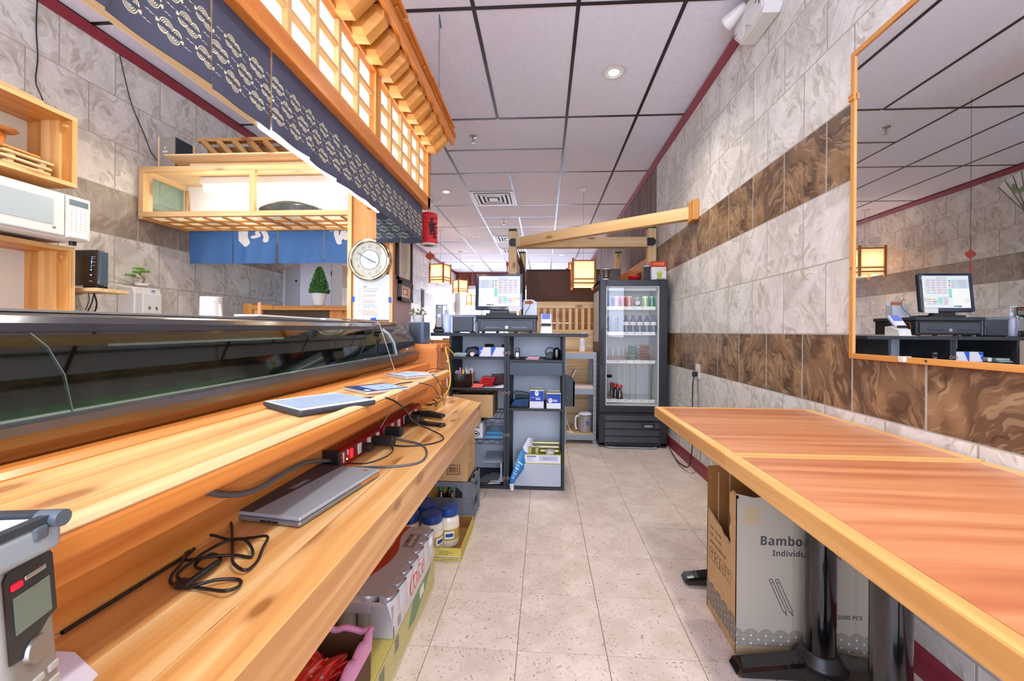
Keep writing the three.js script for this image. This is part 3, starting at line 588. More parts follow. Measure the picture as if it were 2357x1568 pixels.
// roof hanger
{
  const t = thing('roof_hanger', 'thin grey hanging rod from the ceiling grid down to the roof canopy', 'rod', [-0.64, 2.3, 2.374]);
  part(t, 'rod', rod([-0.64, 2.31, 2.374], [-0.64, 2.965, 2.374], 0.0045), M.midGrey); part(t, 'hook', [bar([-0.64, 2.985, 2.37], [-0.628, 2.91, 2.374], 0.012, 0.006)], M.darkGrey);
}
// fluorescent batten inside the canopy
{
  const t = thing('fluorescent_batten', 'white fluorescent strip seen along the lower edge of the navy curtain', 'strip light', [-0.968, 1.79, 1.8]);
  part(t, 'housing', B(-0.995, -0.945, 1.8, 1.838, 1.3, 2.3, 0.01, 2), M.white);
  part(t, 'tube', new THREE.CapsuleGeometry(0.013, 0.96, 6, 14).rotateX(PI / 2).translate(-0.97, 1.79, -1.8), glow(0xf0f6ff, 0.8));
  const l = new THREE.RectAreaLight(0xf4f8ff, LUM.strip, 0.04, 0.95); l.position.set(-0.97, 1.774, -1.8); l.lookAt(-0.97, 0, -1.8); scene.add(l);
}
// ---- navy printed half-curtain
function motif(g, x, y, s, rot) {          // interlaced knot of two fans, printed in cream
  g.save(); g.translate(x, y); g.rotate(rot); g.scale(s, s); g.strokeStyle = '#d9d2ae'; g.lineCap = 'round';
  for (const m of [1, -1]) {
    g.save(); g.scale(m, m);
    g.fillStyle = '#d9d2ae'; g.beginPath(); g.arc(-9, -7, 17, PI, 2 * PI); g.lineTo(-9, -7); g.fill(); g.beginPath(); g.arc(16, -4, 13, PI, 2 * PI); g.fill();
    g.strokeStyle = '#35384a'; g.lineWidth = 1.8; for (const q of [5, 9.5, 13.5]) { g.beginPath(); g.arc(-9, -7, q, PI, 2 * PI); g.stroke(); } for (const q of [4, 8]) { g.beginPath(); g.arc(16, -4, q, PI, 2 * PI); g.stroke(); }
    g.fillStyle = '#d9d2ae'; for (const a of [-0.5, 0, 0.5]) { g.save(); g.translate(26, 4); g.rotate(a); g.fillRect(0, -1.6, 9, 3.2); g.restore(); }
    g.restore();
  }
  g.strokeStyle = '#35384a'; g.lineWidth = 3; g.beginPath(); g.moveTo(-22, -2); g.bezierCurveTo(-8, -14, -4, 12, 4, 0); g.bezierCurveTo(8, -10, 14, 6, 24, 2); g.stroke();
  g.restore();
}
const zig = (g, x, y, s) => { g.save(); g.translate(x, y); g.scale(s, s); g.fillStyle = '#d9d2ae'; g.beginPath(); g.moveTo(-20, 0); g.lineTo(-4, -5); g.lineTo(-6, -1); g.lineTo(20, 1); g.lineTo(-2, 4); g.lineTo(0, 1); g.closePath(); g.fill(); g.restore(); };
T.noren = canvasTex(2048, 512, (g, w, h) => {       // covers 1.0 m x 0.25 m
  g.fillStyle = '#47495c'; g.fillRect(0, 0, w, h);
  for (let row = 0; row < 3; row++) for (let k = -1; k < 14; k++) {
    const p = 2048 / 13, x = k * p + (row % 2 ? p / 2 : 0) + 60, y = 218 + row * 84;
    motif(g, x, y, 1.6, 0.1); zig(g, x - p / 2 + 4, y - 20, 1.1); zig(g, x - p / 2 - 6, y + 22, 0.95);
  }
}, THREE.RepeatWrapping);
M.noren = std(0xffffff, 0.75, 0, { map: T.noren, bumpMap: T.cloth, bumpScale: 0.0003, sheen: 0.3 });
function clothPanel(w, h, amp, seed, nx = 28, ny = 14, u0 = 0, us = 1, vh = h) {   // hangs in its own xy plane, top edge at y = 0, x from 0 to w; both faces, 2 mm thick
  const r = rng(seed), ph = r() * 6, ph2 = r() * 6, k1 = 14 + 8 * r(), lift = 0.004 * r();
  const zf = (u, v) => amp * v * (0.7 * Math.sin(u * w * k1 + ph) + 0.5 * Math.sin(u * w * k1 * 2.3 + ph2 + v * 2)) + amp * 0.8 * v * Math.pow(Math.abs(2 * u - 1), 3) * (u > 0.5 ? 1 : -0.7);
  const pos = [], uv = [], idx = [];
  for (const s of [0.001, -0.001]) for (let j = 0; j <= ny; j++) for (let i = 0; i <= nx; i++) {
    const u = i / nx, v = j / ny; pos.push(u * w, -v * (h - lift * Math.pow(2 * u - 1, 2) * v) , zf(u, v) + s); uv.push(u0 + u * w * us, 1 - v * h / vh);
  }
  const n = (nx + 1) * (ny + 1), q = (a, b, c, e) => idx.push(a, b, c, a, c, e);
  for (let j = 0; j < ny; j++) for (let i = 0; i < nx; i++) { const a = j * (nx + 1) + i; q(a + nx + 1, a + nx + 2, a + 1, a); const b = a + n; q(b, b + 1, b + nx + 2, b + nx + 1); }
  for (let j = 0; j < ny; j++) for (const i of [0, nx]) { const a = j * (nx + 1) + i, b = a + n; i ? q(a, a + nx + 1, b + nx + 1, b) : q(b, b + nx + 1, a + nx + 1, a); }
  for (let i = 0; i < nx; i++) { const a = ny * (nx + 1) + i, b = a + n; q(b, b + 1, a + 1, a); }
  const g = new THREE.BufferGeometry(); g.setAttribute('position', new THREE.Float32BufferAttribute(pos, 3)); g.setAttribute('uv', new THREE.Float32BufferAttribute(uv, 2)); g.setIndex(idx); g.computeVertexNormals(); g.userData.keepUv = true;
  return g;
}
{
  const t = thing('printed_curtain', 'navy half-curtain printed with cream knots hanging under the lit roof canopy', 'curtain', [-0.712, 1.845, 1]);
  // panels of unequal width, with slits between them
  const cuts = [-0.6, -0.2, 0.1, 0.37, 0.615, 0.822, 1.012, 1.188, 1.355, 1.53, 1.672, 1.815, 2.05, 2.31];
  for (let k = 0; k + 1 < cuts.length; k++) {
    const w = cuts[k + 1] - cuts[k] - (k === 4 || k === 5 ? 0.011 : k === 11 ? 0.008 : 0.003);
    part(t, 'curtain_panel', clothPanel(w, 0.234 + (k % 3) * 0.002, 0.0045, 40 + k, 24, 12, cuts[k], 1, 0.25).rotateY(PI / 2).translate(-0.716, 1.848, -(cuts[k] + 0.002)), M.noren);
  }
  part(t, 'hanging_rod', cylZ(-0.716, 1.85, -0.6, 2.33, 0.006, 10), M.black);
  const e = thing('printed_curtain', 'short greenish-navy curtain return across the far end of the canopy, beside the clock', 'curtain', [-0.86, 1.845, 2.34]);
  M.norenEnd = std(0xa8b8b2, 0.75, 0, { map: T.noren, bumpMap: T.cloth, bumpScale: 0.0003 });
  part(e, 'curtain_panel', clothPanel(0.152, 0.232, 0.004, 71, 20, 12, 0.1, 1, 0.25).translate(-1.004, 1.848, -2.34), M.norenEnd);
  part(e, 'curtain_panel', clothPanel(0.122, 0.236, 0.006, 72, 20, 12, 0.32, 1, 0.25).translate(-0.848, 1.848, -2.338), M.norenEnd);
  part(e, 'hanging_rod', cylX(-1.01, -0.72, 1.85, 2.342, 0.005, 10), M.black);
}

// ================================================================== THINGS ON THE BAR
// a flat device lying on a surface: corners a (near left), b (near right), c (far right) in [x, d]; returns a turned group with its local size
function laid(name, label, category, a, b, c, y, group) {
  const vx = [b[0] - a[0], b[1] - a[1]], w = Math.hypot(...vx), l = Math.hypot(c[0] - b[0], c[1] - b[1]), turn = Math.atan2(vx[1], vx[0]);
  const t = thing(name, label, category, [(a[0] + c[0]) / 2, y, (a[1] + c[1]) / 2], turn, group);
  return { t, w, l };
}
// ---- laptop, closed
{
  const { t, w, l } = laid('laptop', 'closed grey and brown laptop lying on the pine counter', 'laptop', [-0.665, 0.792], [-0.463, 0.764], [-0.452, 1.058], 0.7);
  local(t, 'base', new RoundedBoxGeometry(w, 0.011, l, 2, 0.005).translate(0, 0.0075, 0), std(0x8a8d90, 0.35, 0.5));
  local(t, 'foot', [[-1, -1], [1, -1], [-1, 1], [1, 1]].map(([a, b]) => new THREE.CylinderGeometry(0.006, 0.006, 0.003, 12).translate(a * w * 0.42, 0.0015, b * l * 0.42)), M.black);
  const lid = local(t, 'lid', new RoundedBoxGeometry(w, 0.008, l, 2, 0.0035).translate(0, 0.018, 0), std(0xa7b4be, 0.4, 0.3));
  local(lid, 'hinge_band', new RoundedBoxGeometry(w * 0.44, 0.0014, l * 0.985, 1, 0.0006).translate(-w * 0.27, 0.0222, 0), std(0x4a3e42, 0.6, 0.1));
  const logo = canvasTex(256, 64, (g, W, H) => { g.clearRect(0, 0, W, H); g.fillStyle = '#7f858b'; g.fillRect(0, 0, W, H); g.fillStyle = '#c9ccce'; g.font = 'italic bold 54px sans-serif'; g.textAlign = 'center'; g.textBaseline = 'middle'; g.fillText('ASUS', W / 2, H / 2 + 2); });
  local(lid, 'logo', (() => { const g = new THREE.PlaneGeometry(0.058, 0.014); g.userData.keepUv = true; return g.rotateZ(PI / 2).rotateX(-PI / 2).translate(-w * 0.12, 0.0232, -0.004); })(), printMat(logo, 0.4));
  local(lid, 'emblem', new THREE.CylinderGeometry(0.006, 0.006, 0.001, 16).translate(w * 0.36, 0.0224, -l * 0.42), M.gold);
  local(t, 'edge_label', new THREE.BoxGeometry(0.0012, 0.005, l * 0.26).translate(w / 2 + 0.0002, 0.012, -l * 0.33), M.orange);
  local(t, 'port', [0.18, 0.25, 0.32].map((k) => new THREE.BoxGeometry(0.012, 0.004, 0.001).translate(w * (k - 0.1), 0.0075, l / 2 + 0.0001)), M.black);
}
// ---- three tablets on the raised shelf
function screenTex(draw) { return canvasTex(512, 384, draw); }
function tablet(label, a, b, c, cased, draw, lum) {
  const { t, w, l } = laid('tablet', label, 'tablet', a, b, c, cased ? 0.8955 : 0.8955);
  const th = cased ? 0.016 : 0.009;
  local(t, 'body', new RoundedBoxGeometry(w, th, l, 3, th * 0.45).translate(0, th / 2, 0), cased ? std(0x35383d, 0.6) : std(0xd5d6d6, 0.3, 0.6));
  const b2 = local(t, 'bezel', new RoundedBoxGeometry(w * 0.965, 0.002, l * 0.955, 1, 0.0009).translate(0, th + (cased ? -0.0008 : 0.0002), 0), cased ? M.white : std(0x3e4656, 0.1));
  const g = new THREE.PlaneGeometry(w * (cased ? 0.78 : 0.88), l * (cased ? 0.9 : 0.88)); g.userData.keepUv = true;
  local(b2, 'screen', g.rotateX(-PI / 2).translate(cased ? 0.002 : 0, th + 0.0016, 0), new THREE.MeshPhysicalMaterial({ color: 0x222222, roughness: 0.08, emissive: 0xffffff, emissiveMap: screenTex(draw), emissiveIntensity: lum }));
  if (!cased) local(t, 'sticker', new THREE.BoxGeometry(0.022, 0.0004, 0.014).translate(w * 0.36, th + 0.0022, l * 0.4), M.paper);
}
const uiPlain = (g, w, h) => { g.fillStyle = '#b9cbe8'; g.fillRect(0, 0, w, h); lines(g, 60, 60, 330, 8, 32, ['#93a9cc'], 6, 12); };
tablet('white tablet in a dark grey case, nearest on the raised shelf', [-0.652, 0.965], [-0.486, 0.857], [-0.503, 1.054], true, uiPlain, 1.05);
tablet('slim tablet showing a blue banner, the middle one on the raised shelf', [-0.632, 1.285], [-0.502, 1.182], [-0.486, 1.333], false, (g, w, h) => { g.fillStyle = '#aec3ea'; g.fillRect(0, 0, w, h); g.fillStyle = '#8d5a6a'; g.fillRect(0, 0, 92, h); g.fillStyle = '#1c3e86'; g.fillRect(40, h - 92, w, 92); g.fillStyle = '#6a86bd'; g.fillRect(270, 130, 60, 40); }, 1.1);
tablet('slim tablet with pale blue screen, farthest on the raised shelf', [-0.66, 1.70], [-0.527, 1.585], [-0.487, 1.735], false, uiPlain, 1.05);
solo('paper_card', 'small white card lying at the far end of the raised shelf', 'card', B(-0.655, -0.61, 0.8956, 0.8966, 1.84, 1.9), M.paper);

// ---- red power strip with plugs
{
  const t = thing('power_strip', 'long dark red power strip with lit switch under the raised shelf', 'power strip', [-0.597, 0.7, 1.5]);
  const x0 = -0.619, x1 = -0.571, d0 = 1.105, d1 = 1.86;
  part(t, 'body', extZ([[x0, 0.702], [x1, 0.702], [x1 - 0.004, 0.748], [x1 - 0.012, 0.753], [x0, 0.753]], d0, d1, 0.001), M.redStrip);
  part(t, 'end_cap', extZ([[x0 - 0.001, 0.7005], [x1 + 0.0015, 0.7005], [x1 - 0.003, 0.7495], [x1 - 0.011, 0.7545], [x0 - 0.001, 0.7545]], d0 - 0.012, d0 + 0.002, 0.001), M.black);
  for (let k = 0; k < 9; k++) part(t, 'socket', B(x1 - 0.003, x1 + 0.0018, 0.71, 0.742, d0 + 0.105 + k * 0.068, d0 + 0.127 + k * 0.068, 0.001), M.offwhite);
  part(t, 'switch', B(x1 - 0.003, x1 + 0.002, 0.714, 0.74, d0 + 0.056, d0 + 0.07, 0.001), glow(0xff2030, 1.6, 0xaa1010));
  part(t, 'indicator', B(x1 - 0.003, x1 + 0.0015, 0.716, 0.72, d0 + 0.034, d0 + 0.038), glow(0xffc040, 1.5));
  for (const q of [B(x1 - 0.003, x1 + 0.001, 0.713, 0.742, d0 + 0.014, d0 + 0.0175), B(x1 - 0.003, x1 + 0.001, 0.728, 0.743, d0 + 0.04, d0 + 0.043)]) part(t, 'label_mark', q, M.paper);
  part(t, 'power_cable', tube([[-0.598, 0.727, d0 - 0.01], at(700, 1066, 'x', -0.56), at(640, 1097, 'x', -0.55), at(600, 1122, 'x', -0.548), at(560, 1136, 'x', -0.548), at(510, 1138, 'x', -0.552), at(470, 1130, 'x', -0.556)], 0.0058, 60), M.cableGrey);
}
function plug(label, d, len, y, w, h) {
  const t = thing('plug_adapter', label, 'plug adapter', [-0.57, y, d]);
  part(t, 'body', B(-0.5685, -0.5685 + len, y, y + h, d - w / 2, d + w / 2, 0.006, 2), M.black);
  part(t, 'prongs', B(-0.571, -0.565, y + h * 0.35, y + h * 0.65, d - 0.006, d + 0.006), M.steel);
}
plug('small black plug in the socket nearest the red switch', 1.238, 0.03, 0.712, 0.024, 0.026);
plug('long black plug adapter with cable, second from the red switch', 1.31, 0.075, 0.711, 0.03, 0.03);
plug('square black charger block in the middle of the red power strip', 1.42, 0.062, 0.713, 0.034, 0.033);
plug('black charger block beyond the three free sockets of the power strip', 1.63, 0.06, 0.712, 0.04, 0.032);
plug('farthest black plug on the red power strip, beside the yellow cable', 1.71, 0.07, 0.715, 0.03, 0.028);
// ---- stapler
{
  const t = thing('stapler', 'black desk stapler standing on the counter beside the power strip', 'stapler', [-0.44, 0.7, 1.66], Math.atan2(0.0, 1));
  const c = [[-0.547, 1.68], [-0.412, 1.63]], dir = Math.atan2(c[1][1] - c[0][1], c[1][0] - c[0][0]), L = 0.148;
  t.position.set(c[0][0], 0.7, -c[0][1]); t.rotation.y = dir;
  const pr = (pts, w, b) => extZ(pts, -w / 2, w / 2, b);
  local(t, 'base', pr([[0, 0], [L, 0], [L, 0.007], [L - 0.006, 0.012], [0.045, 0.011], [0.03, 0.02], [0.0, 0.02]], 0.034, 0.002), M.black);
  local(t, 'magazine', pr([[0.03, 0.026], [L - 0.008, 0.024], [L - 0.008, 0.034], [0.03, 0.036]], 0.014, 0.001), M.gold);
  local(t, 'arm', pr([[-0.004, 0.012], [0.028, 0.016], [0.04, 0.034], [L - 0.006, 0.037], [L + 0.002, 0.042], [L - 0.002, 0.05], [0.07, 0.06], [0.02, 0.056], [-0.002, 0.044]], 0.026, 0.004), M.black);
  local(t, 'pivot', new THREE.CylinderGeometry(0.006, 0.006, 0.034, 14).rotateX(PI / 2).translate(0.014, 0.034, 0), M.steel);
}
// ---- cables
const onC = (u, v, h = 0.003) => at(u, v, 'y', 0.7 + h), onS = (u, v, h = 0.0025) => at(u, v, 'y', 0.8955 + h);
function cable(label, pts, r, mat, group) { return solo('cable', label, 'cable', tube(pts, r, pts.length * 10), mat, group); }
cable('thick grey cable looping from the plugs round over the counter to the laptop', [[-0.495, 0.726, 1.31], onC(900, 1010, 0.012), onC(965, 1022), onC(982, 1046), onC(962, 1066), onC(900, 1075), onC(840, 1076), onC(780, 1081), onC(745, 1092)], 0.0036, M.cableGrey);
cable('black tablet cable running from the cased tablet over the shelf edge to the counter', [onS(783, 917, 0.006), onS(840, 916), onS(882, 915), at(905, 922, 'x', -0.45), at(930, 940, 'x', -0.435), onC(960, 975, 0.04), onC(1017, 1003, 0.006), onC(1018, 1013), onC(985, 1023), onC(925, 1027), onC(880, 1020, 0.006), onC(850, 1014, 0.012), [-0.538, 0.724, 1.238]], 0.0026, M.cable);
cable('thin black lead curving from the plugs down to the laptop hinge', [[-0.5, 0.724, 1.31], onC(888, 1016), onC(902, 1028), onC(903, 1040), onC(880, 1055), onC(840, 1067), onC(800, 1067), onC(760, 1078), onC(738, 1090)], 0.0018, M.cable);
cable('thin white cable hanging down over the glass case to the middle tablet', [[-0.905, 1.147, 1.72], at(868, 742, 'x', -0.85), at(878, 760, 'x', -0.79), at(893, 806, 'x', -0.74), at(908, 852, 'x', -0.71), at(917, 892, 'x', -0.60), at(916, 908, 'x', -0.48), at(912, 920, 'x', -0.452), at(903, 938, 'x', -0.50), onC(868, 995, 0.03), onC(850, 1012, 0.02)], 0.0016, M.cableWhite);
cable('thin dark cable hanging in front of the glass case from its top rail', [[-0.9, 1.146, 1.72], at(866, 748, 'x', -0.82), at(850, 775, 'x', -0.773), at(820, 832, 'x', -0.757)], 0.0012, M.cable);
cable('dark cable from the middle tablet arching along the shelf edge', [onS(895, 890), onS(925, 882), onS(950, 880), onS(985, 886), at(1004, 900, 'x', -0.45), at(1012, 915, 'x', -0.43), onC(1016, 922, 0.03)], 0.0018, M.cable);
cable('black lead looping at the far end of the raised shelf', [onS(980, 855), onS(1000, 848), onS(1015, 852), onS(1012, 857), onS(992, 856), at(1003, 870, 'x', -0.45), at(1014, 890, 'x', -0.45), at(1020, 915, 'x', -0.46), onC(1022, 935, 0.004)], 0.0016, M.cable);
cable('thick yellow cable hanging beside the shelf unit to the counter end', [[-0.58, 0.93, 2.62], at(1026, 800, 'd', 2.5), at(1034, 840, 'd', 2.42), at(1036, 880, 'd', 2.35), at(1027, 905, 'd', 2.25), onC(1010, 922, 0.006), onC(1004, 932), onC(985, 938), onC(955, 940, 0.01), [-0.5, 0.73, 1.71]], 0.0042, M.cableYellow);
cable('black coil of power cable at the far end of the counter', [onC(950, 912, 0.03), onC(985, 906, 0.015), onC(1008, 916), onC(1005, 928), onC(970, 932), onC(950, 926), onC(965, 917, 0.01), onC(1000, 922, 0.01), onC(1002, 934), onC(960, 928, 0.012)], 0.003, M.cable);
cable('black cable draped from the speaker box to the far shelf end', [[-0.742, 1.05, 2.56], at(1000, 796, 'd', 2.45), at(1009, 815, 'd', 2.35), at(1008, 845, 'd', 2.3), at(1030, 852, 'd', 2.4), at(1036, 862, 'd', 2.5)], 0.0018, M.cable);
{
  const P2 = [[530, 1150], [480, 1190], [448, 1235], [430, 1270], [415, 1300], [395, 1325], [392, 1340], [425, 1350], [455, 1346], [500, 1335], [550, 1335], [550, 1350], [525, 1360], [480, 1357], [430, 1345], [408, 1322], [440, 1295], [470, 1272], [520, 1246], [555, 1240], [582, 1270], [580, 1282], [540, 1278], [480, 1282], [430, 1290]];
  const P3 = [[437, 1250], [470, 1225], [500, 1198], [515, 1188], [530, 1200], [534, 1230], [535, 1270], [540, 1300], [565, 1313], [590, 1295], [605, 1262], [615, 1235], [580, 1238], [530, 1242], [480, 1232], [455, 1240], [435, 1265], [425, 1290]];
  const P4 = [[470, 1282], [490, 1275], [505, 1282], [503, 1298], [480, 1310], [455, 1308], [452, 1295], [470, 1282]];
  const t = thing('cable', 'tangled black charger cord bunched on the counter beside the laptop', 'cable', [-0.55, 0.7, 0.7]);
  const r = rng(8), mk = (pts, k) => tube(pts.map(([u, v], i) => onC(u, v, 0.003 + 0.007 * (0.5 + 0.5 * Math.sin(i * 1.7 + k)))), 0.0025, pts.length * 8);
  part(t, 'cord', [mk(P2, 0), mk(P3, 2), mk(P4, 1)], M.cable);
  part(t, 'tail', tube([onC(430, 1262, 0.006), onC(400, 1275), onC(365, 1300), onC(310, 1345), onC(240, 1385), onC(200, 1418), onC(142, 1457)].map(([x, y, d]) => [Math.max(x, -0.613), y, d]), 0.0028, 60), M.cable);
  part(t, 'tie', tube([onC(425, 1350, 0.006), onC(455, 1328, 0.01), onC(478, 1312, 0.012), onC(500, 1296, 0.01)], 0.0055, 20), M.black);
  part(t, 'connector', B(...(([x, y, d]) => [x - 0.012, x + 0.012, 0.701, 0.713, d - 0.007, d + 0.007, 0.003])(onC(425, 1350))), M.black);
}
{
  const t = thing('charger_brick', 'flat black laptop charger brick against the riser behind the laptop', 'charger', [-0.6, 0.7, 1.0]);
  const a = onC(560, 1152), b = onC(650, 1108);
  part(t, 'body', bar([a[0] + 0.005, 0.713, a[2]], [b[0] + 0.005, 0.713, b[2]], 0.04, 0.024, 0.005), M.black);
}
// ---- cordless phone standing in the near corner, and a flat device beside it
function phone(t, s = 1) {     // handset leaning in its cradle; local frame, faces +z
  local(t, 'cradle', [new RoundedBoxGeometry(0.075, 0.03, 0.075, 2, 0.01).translate(0, 0.015, 0.0), extX([[-0.035, 0.02], [0.02, 0.02], [0.03, 0.055], [0.015, 0.06], [-0.02, 0.032]], -0.03, 0.03, 0.003)], M.black);
  const tilt = (g) => g.rotateX(-0.07).translate(0, 0.03, 0.0);
  const h = local(t, 'handset', tilt(new RoundedBoxGeometry(0.05, 0.172, 0.022, 3, 0.009).translate(0, 0.086, 0)), std(0x97928a, 0.38, 0.3));
  local(h, 'face_plate', tilt(extZ([[-0.0225, 0.095], [-0.012, 0.093], [-0.006, 0.1], [0.006, 0.104], [0.014, 0.11], [0.0225, 0.112], [0.0225, 0.162], [0.019, 0.167], [-0.019, 0.167], [-0.0225, 0.162]], -0.0122, -0.0108)), M.blackGloss);
  local(h, 'display', tilt(new THREE.BoxGeometry(0.033, 0.03, 0.001).translate(0, 0.13, 0.0125)), std(0x75806f, 0.15));
  local(h, 'earpiece', tilt(new RoundedBoxGeometry(0.02, 0.004, 0.002, 1, 0.0009).translate(0.004, 0.155, 0.0126)), M.chrome);
  local(h, 'message_light', tilt(new RoundedBoxGeometry(0.009, 0.005, 0.003, 1, 0.001).translate(-0.013, 0.1535, 0.0125)), glow(0xff1030, 1.4, 0x990010));
  local(h, 'navigator', tilt(new THREE.CylinderGeometry(0.0105, 0.0115, 0.004, 24).rotateX(PI / 2).translate(0.0, 0.092, 0.0125)), M.steel);
  const keys = []; for (let i = 0; i < 3; i++) for (let j = 0; j < 5; j++) keys.push(tilt(new RoundedBoxGeometry(0.0105, 0.0065, 0.003, 1, 0.0014).translate((i - 1) * 0.0145, 0.066 - j * 0.0125, 0.0116)));
  local(h, 'keypad', keys, std(0xb5b1a8, 0.4));
}
phone(thing('cordless_phone', 'silver and black cordless phone in its cradle in the near left corner', 'phone', [-0.43, 0.7, 0.312], 1.9));
{
  const t = thing('card_tray', 'flat grey device with pale top plate on the near end of the raised shelf', 'device', [-0.487, 0.9045, 0.238], 0.15);
  local(t, 'body', new RoundedBoxGeometry(0.17, 0.026, 0.15, 2, 0.006).translate(0, 0.013, 0), std(0x9aa2a6, 0.4));
  local(t, 'top_plate', new RoundedBoxGeometry(0.152, 0.004, 0.132, 1, 0.0015).translate(-0.004, 0.0275, 0.004), std(0xe9eef0, 0.4));
  local(t, 'rim', [new THREE.BoxGeometry(0.17, 0.006, 0.008).translate(0, 0.0285, -0.071), new THREE.BoxGeometry(0.008, 0.006, 0.15).translate(0.081, 0.0285, 0)], M.darkGrey);
  local(t, 'latch', [new THREE.CylinderGeometry(0.007, 0.007, 0.018, 14).rotateZ(PI / 2).translate(0.082, 0.027, -0.068), new RoundedBoxGeometry(0.018, 0.012, 0.012, 1, 0.003).translate(0.078, 0.02, -0.056)], std(0x5a636a, 0.4));
}
solo('paper_sheet', 'white sheet of paper on the counter in the near left corner', 'paper', extY([[-0.62, 0.3], [-0.455, 0.3], [-0.5, 0.425], [-0.562, 0.452], [-0.62, 0.452]], 0.701, 0.7025), std(0xe6e6f4, 0.8));

// ================================================================== UNDER THE BAR
// ---- grey crate with bottles, carton on it
{
  const t = thing('plastic_crate', 'grey plastic bottle crate under the counter end, carrying the soy carton', 'crate', [-0.6, 0, 2.36]);
  const x0 = -0.8, x1 = -0.397, d0 = 2.235, d1 = 2.49, h = 0.245;
  const fr = (d) => extZ([[x0, 0], [x1, 0], [x1, h], [x0, h]], d, d + 0.014, 0.002, [[[x0 + 0.05, 0.15], [x0 + 0.05, 0.215], [x1 - 0.09, 0.215], [x1 - 0.055, 0.185], [x1 - 0.055, 0.15]]]);
  const sd = (x) => extX([[d0, 0], [d1, 0], [d1, h], [d0, h]], x, x + 0.014, 0.002, [[[d0 + 0.05, 0.165], [d0 + 0.07, 0.205], [d1 - 0.07, 0.205], [d1 - 0.05, 0.165]], [[d0 + 0.04, 0.05], [d0 + 0.04, 0.12], [d1 - 0.04, 0.12], [d1 - 0.04, 0.05]]]);
  part(t, 'front_panel', fr(d0), M.crate); part(t, 'back_panel', fr(d1 - 0.014), M.crate);
  part(t, 'side_panel', sd(x0), M.crate); part(t, 'side_panel', sd(x1 - 0.014), M.crate);
  part(t, 'rim', [B(x0 - 0.003, x1 + 0.004, h - 0.012, h, d0 - 0.005, d0 + 0.018, 0.002), B(x0 - 0.003, x1 + 0.004, h - 0.012, h, d1 - 0.018, d1 + 0.004, 0.002), B(x1 - 0.016, x1 + 0.004, h - 0.012, h, d0, d1, 0.002), B(x0 - 0.003, x0 + 0.016, h - 0.012, h, d0, d1, 0.002)], M.crate);
  part(t, 'rib', [...[x0 + 0.02, x0 + 0.1, x1 - 0.1, x1 - 0.05, x1 - 0.006].map((x) => B(x - 0.004, x + 0.004, 0.002, h - 0.012, d0 - 0.005, d0)), B(x0, x1, 0.15, 0.156, d0 - 0.006, d0), ...[d0 + 0.01, d0 + 0.06, d1 - 0.06, d1 - 0.01].map((d) => B(x1, x1 + 0.004, 0.004, h - 0.012, d - 0.004, d + 0.004))], M.crate);
  part(t, 'crate_floor', B(x0, x1, 0, 0.012, d0, d1), M.crate);
  const b = thing('sauce_bottle', 'dark sauce bottle with green cap in the crate, left of two', 'bottle', [-0.587, 0.012, 2.29], 0, null);
  part(b, 'body', lathe([[0.001, 0], [0.03, 0], [0.031, 0.004], [0.031, 0.1], [0.026, 0.125], [0.013, 0.15], [0.012, 0.165], [0.001, 0.166]], -0.587, 0.0125, 2.292, 20), std(0x3a0f0c, 0.1, 0, { clearcoat: 1 }));
  part(b, 'cap', cylY(-0.587, 0.178, 0.208, 2.292, 0.0175, 0.015, 18), M.greenCap);
  copy(b, [-0.523, 0.012, 2.29], 0, 'dark sauce bottle with green cap in the crate, right of two');
  const c = copy(b, [-0.555, 0.012, 2.36], 0, 'dark sauce bottle standing farther back in the grey crate'); c.scale.set(1, 0.98, 1);
}
function carton(t, x0, x1, y0, y1, d0, d1, mat, th = 0.005) {
  part(t, 'front_panel', B(x0, x1, y0, y1, d0, d0 + th), mat); part(t, 'back_panel', B(x0, x1, y0, y1, d1 - th, d1), mat);
  part(t, 'side_panel', B(x0, x0 + th, y0, y1, d0 + th, d1 - th), mat); part(t, 'side_panel', B(x1 - th, x1, y0, y1, d0 + th, d1 - th), mat);
  part(t, 'bottom_panel', B(x0 + th, x1 - th, y0, y0 + th, d0 + th, d1 - th), mat);
}
{
  const t = thing('cardboard_box', 'brown soy carton with red print standing on the grey crate under the counter', 'box', [-0.6, 0.246, 2.36]);
  carton(t, -0.84, -0.425, 0.246, 0.6, 2.242, 2.475, M.card);
  part(t, 'top_flap', [B(-0.838, -0.427, 0.6, 0.604, 2.244, 2.36), B(-0.838, -0.427, 0.6, 0.604, 2.362, 2.473)], M.card);
  const fr = canvasTex(512, 440, (g, w, h) => {
    g.clearRect(0, 0, w, h); g.fillStyle = '#9a4a24'; g.font = 'bold 44px sans-serif'; g.fillText('12/750  C.C', 176, 188); g.fillText('12*25   OZ', 170, 244);
    g.strokeStyle = '#6b3a1c'; g.lineWidth = 5; g.strokeRect(372, 330, 92, 66); const r = rng(3); g.fillStyle = '#4b2a16'; for (let x = 386; x < 452; ) { const q = 1 + 4 * r(); g.fillRect(x, 342, q, 42); x += q + 2 + 3 * r(); }
    g.fillStyle = 'rgba(90,50,20,.25)'; g.fillRect(330, 0, 10, h);
  });
  part(t, 'print', sheet(0.4, 0.344, -0.6325, 0.423, 2.2415), printMat(fr, 0.85, { transparent: true }));
  const sd = canvasTex(256, 384, (g, w, h) => { g.clearRect(0, 0, w, h); g.fillStyle = '#c0633a'; g.font = '74px sans-serif'; g.fillText('CHI', 60, 100); g.fillText('SA', 60, 200); g.font = '58px sans-serif'; g.fillText('KO', 70, 276); g.font = '42px sans-serif'; g.fillText('PRO', 30, 330); });
  part(t, 'print', sheet(0.22, 0.34, -0.4245, 0.425, 2.3585, 'right'), printMat(sd, 0.85, { transparent: true }));
}
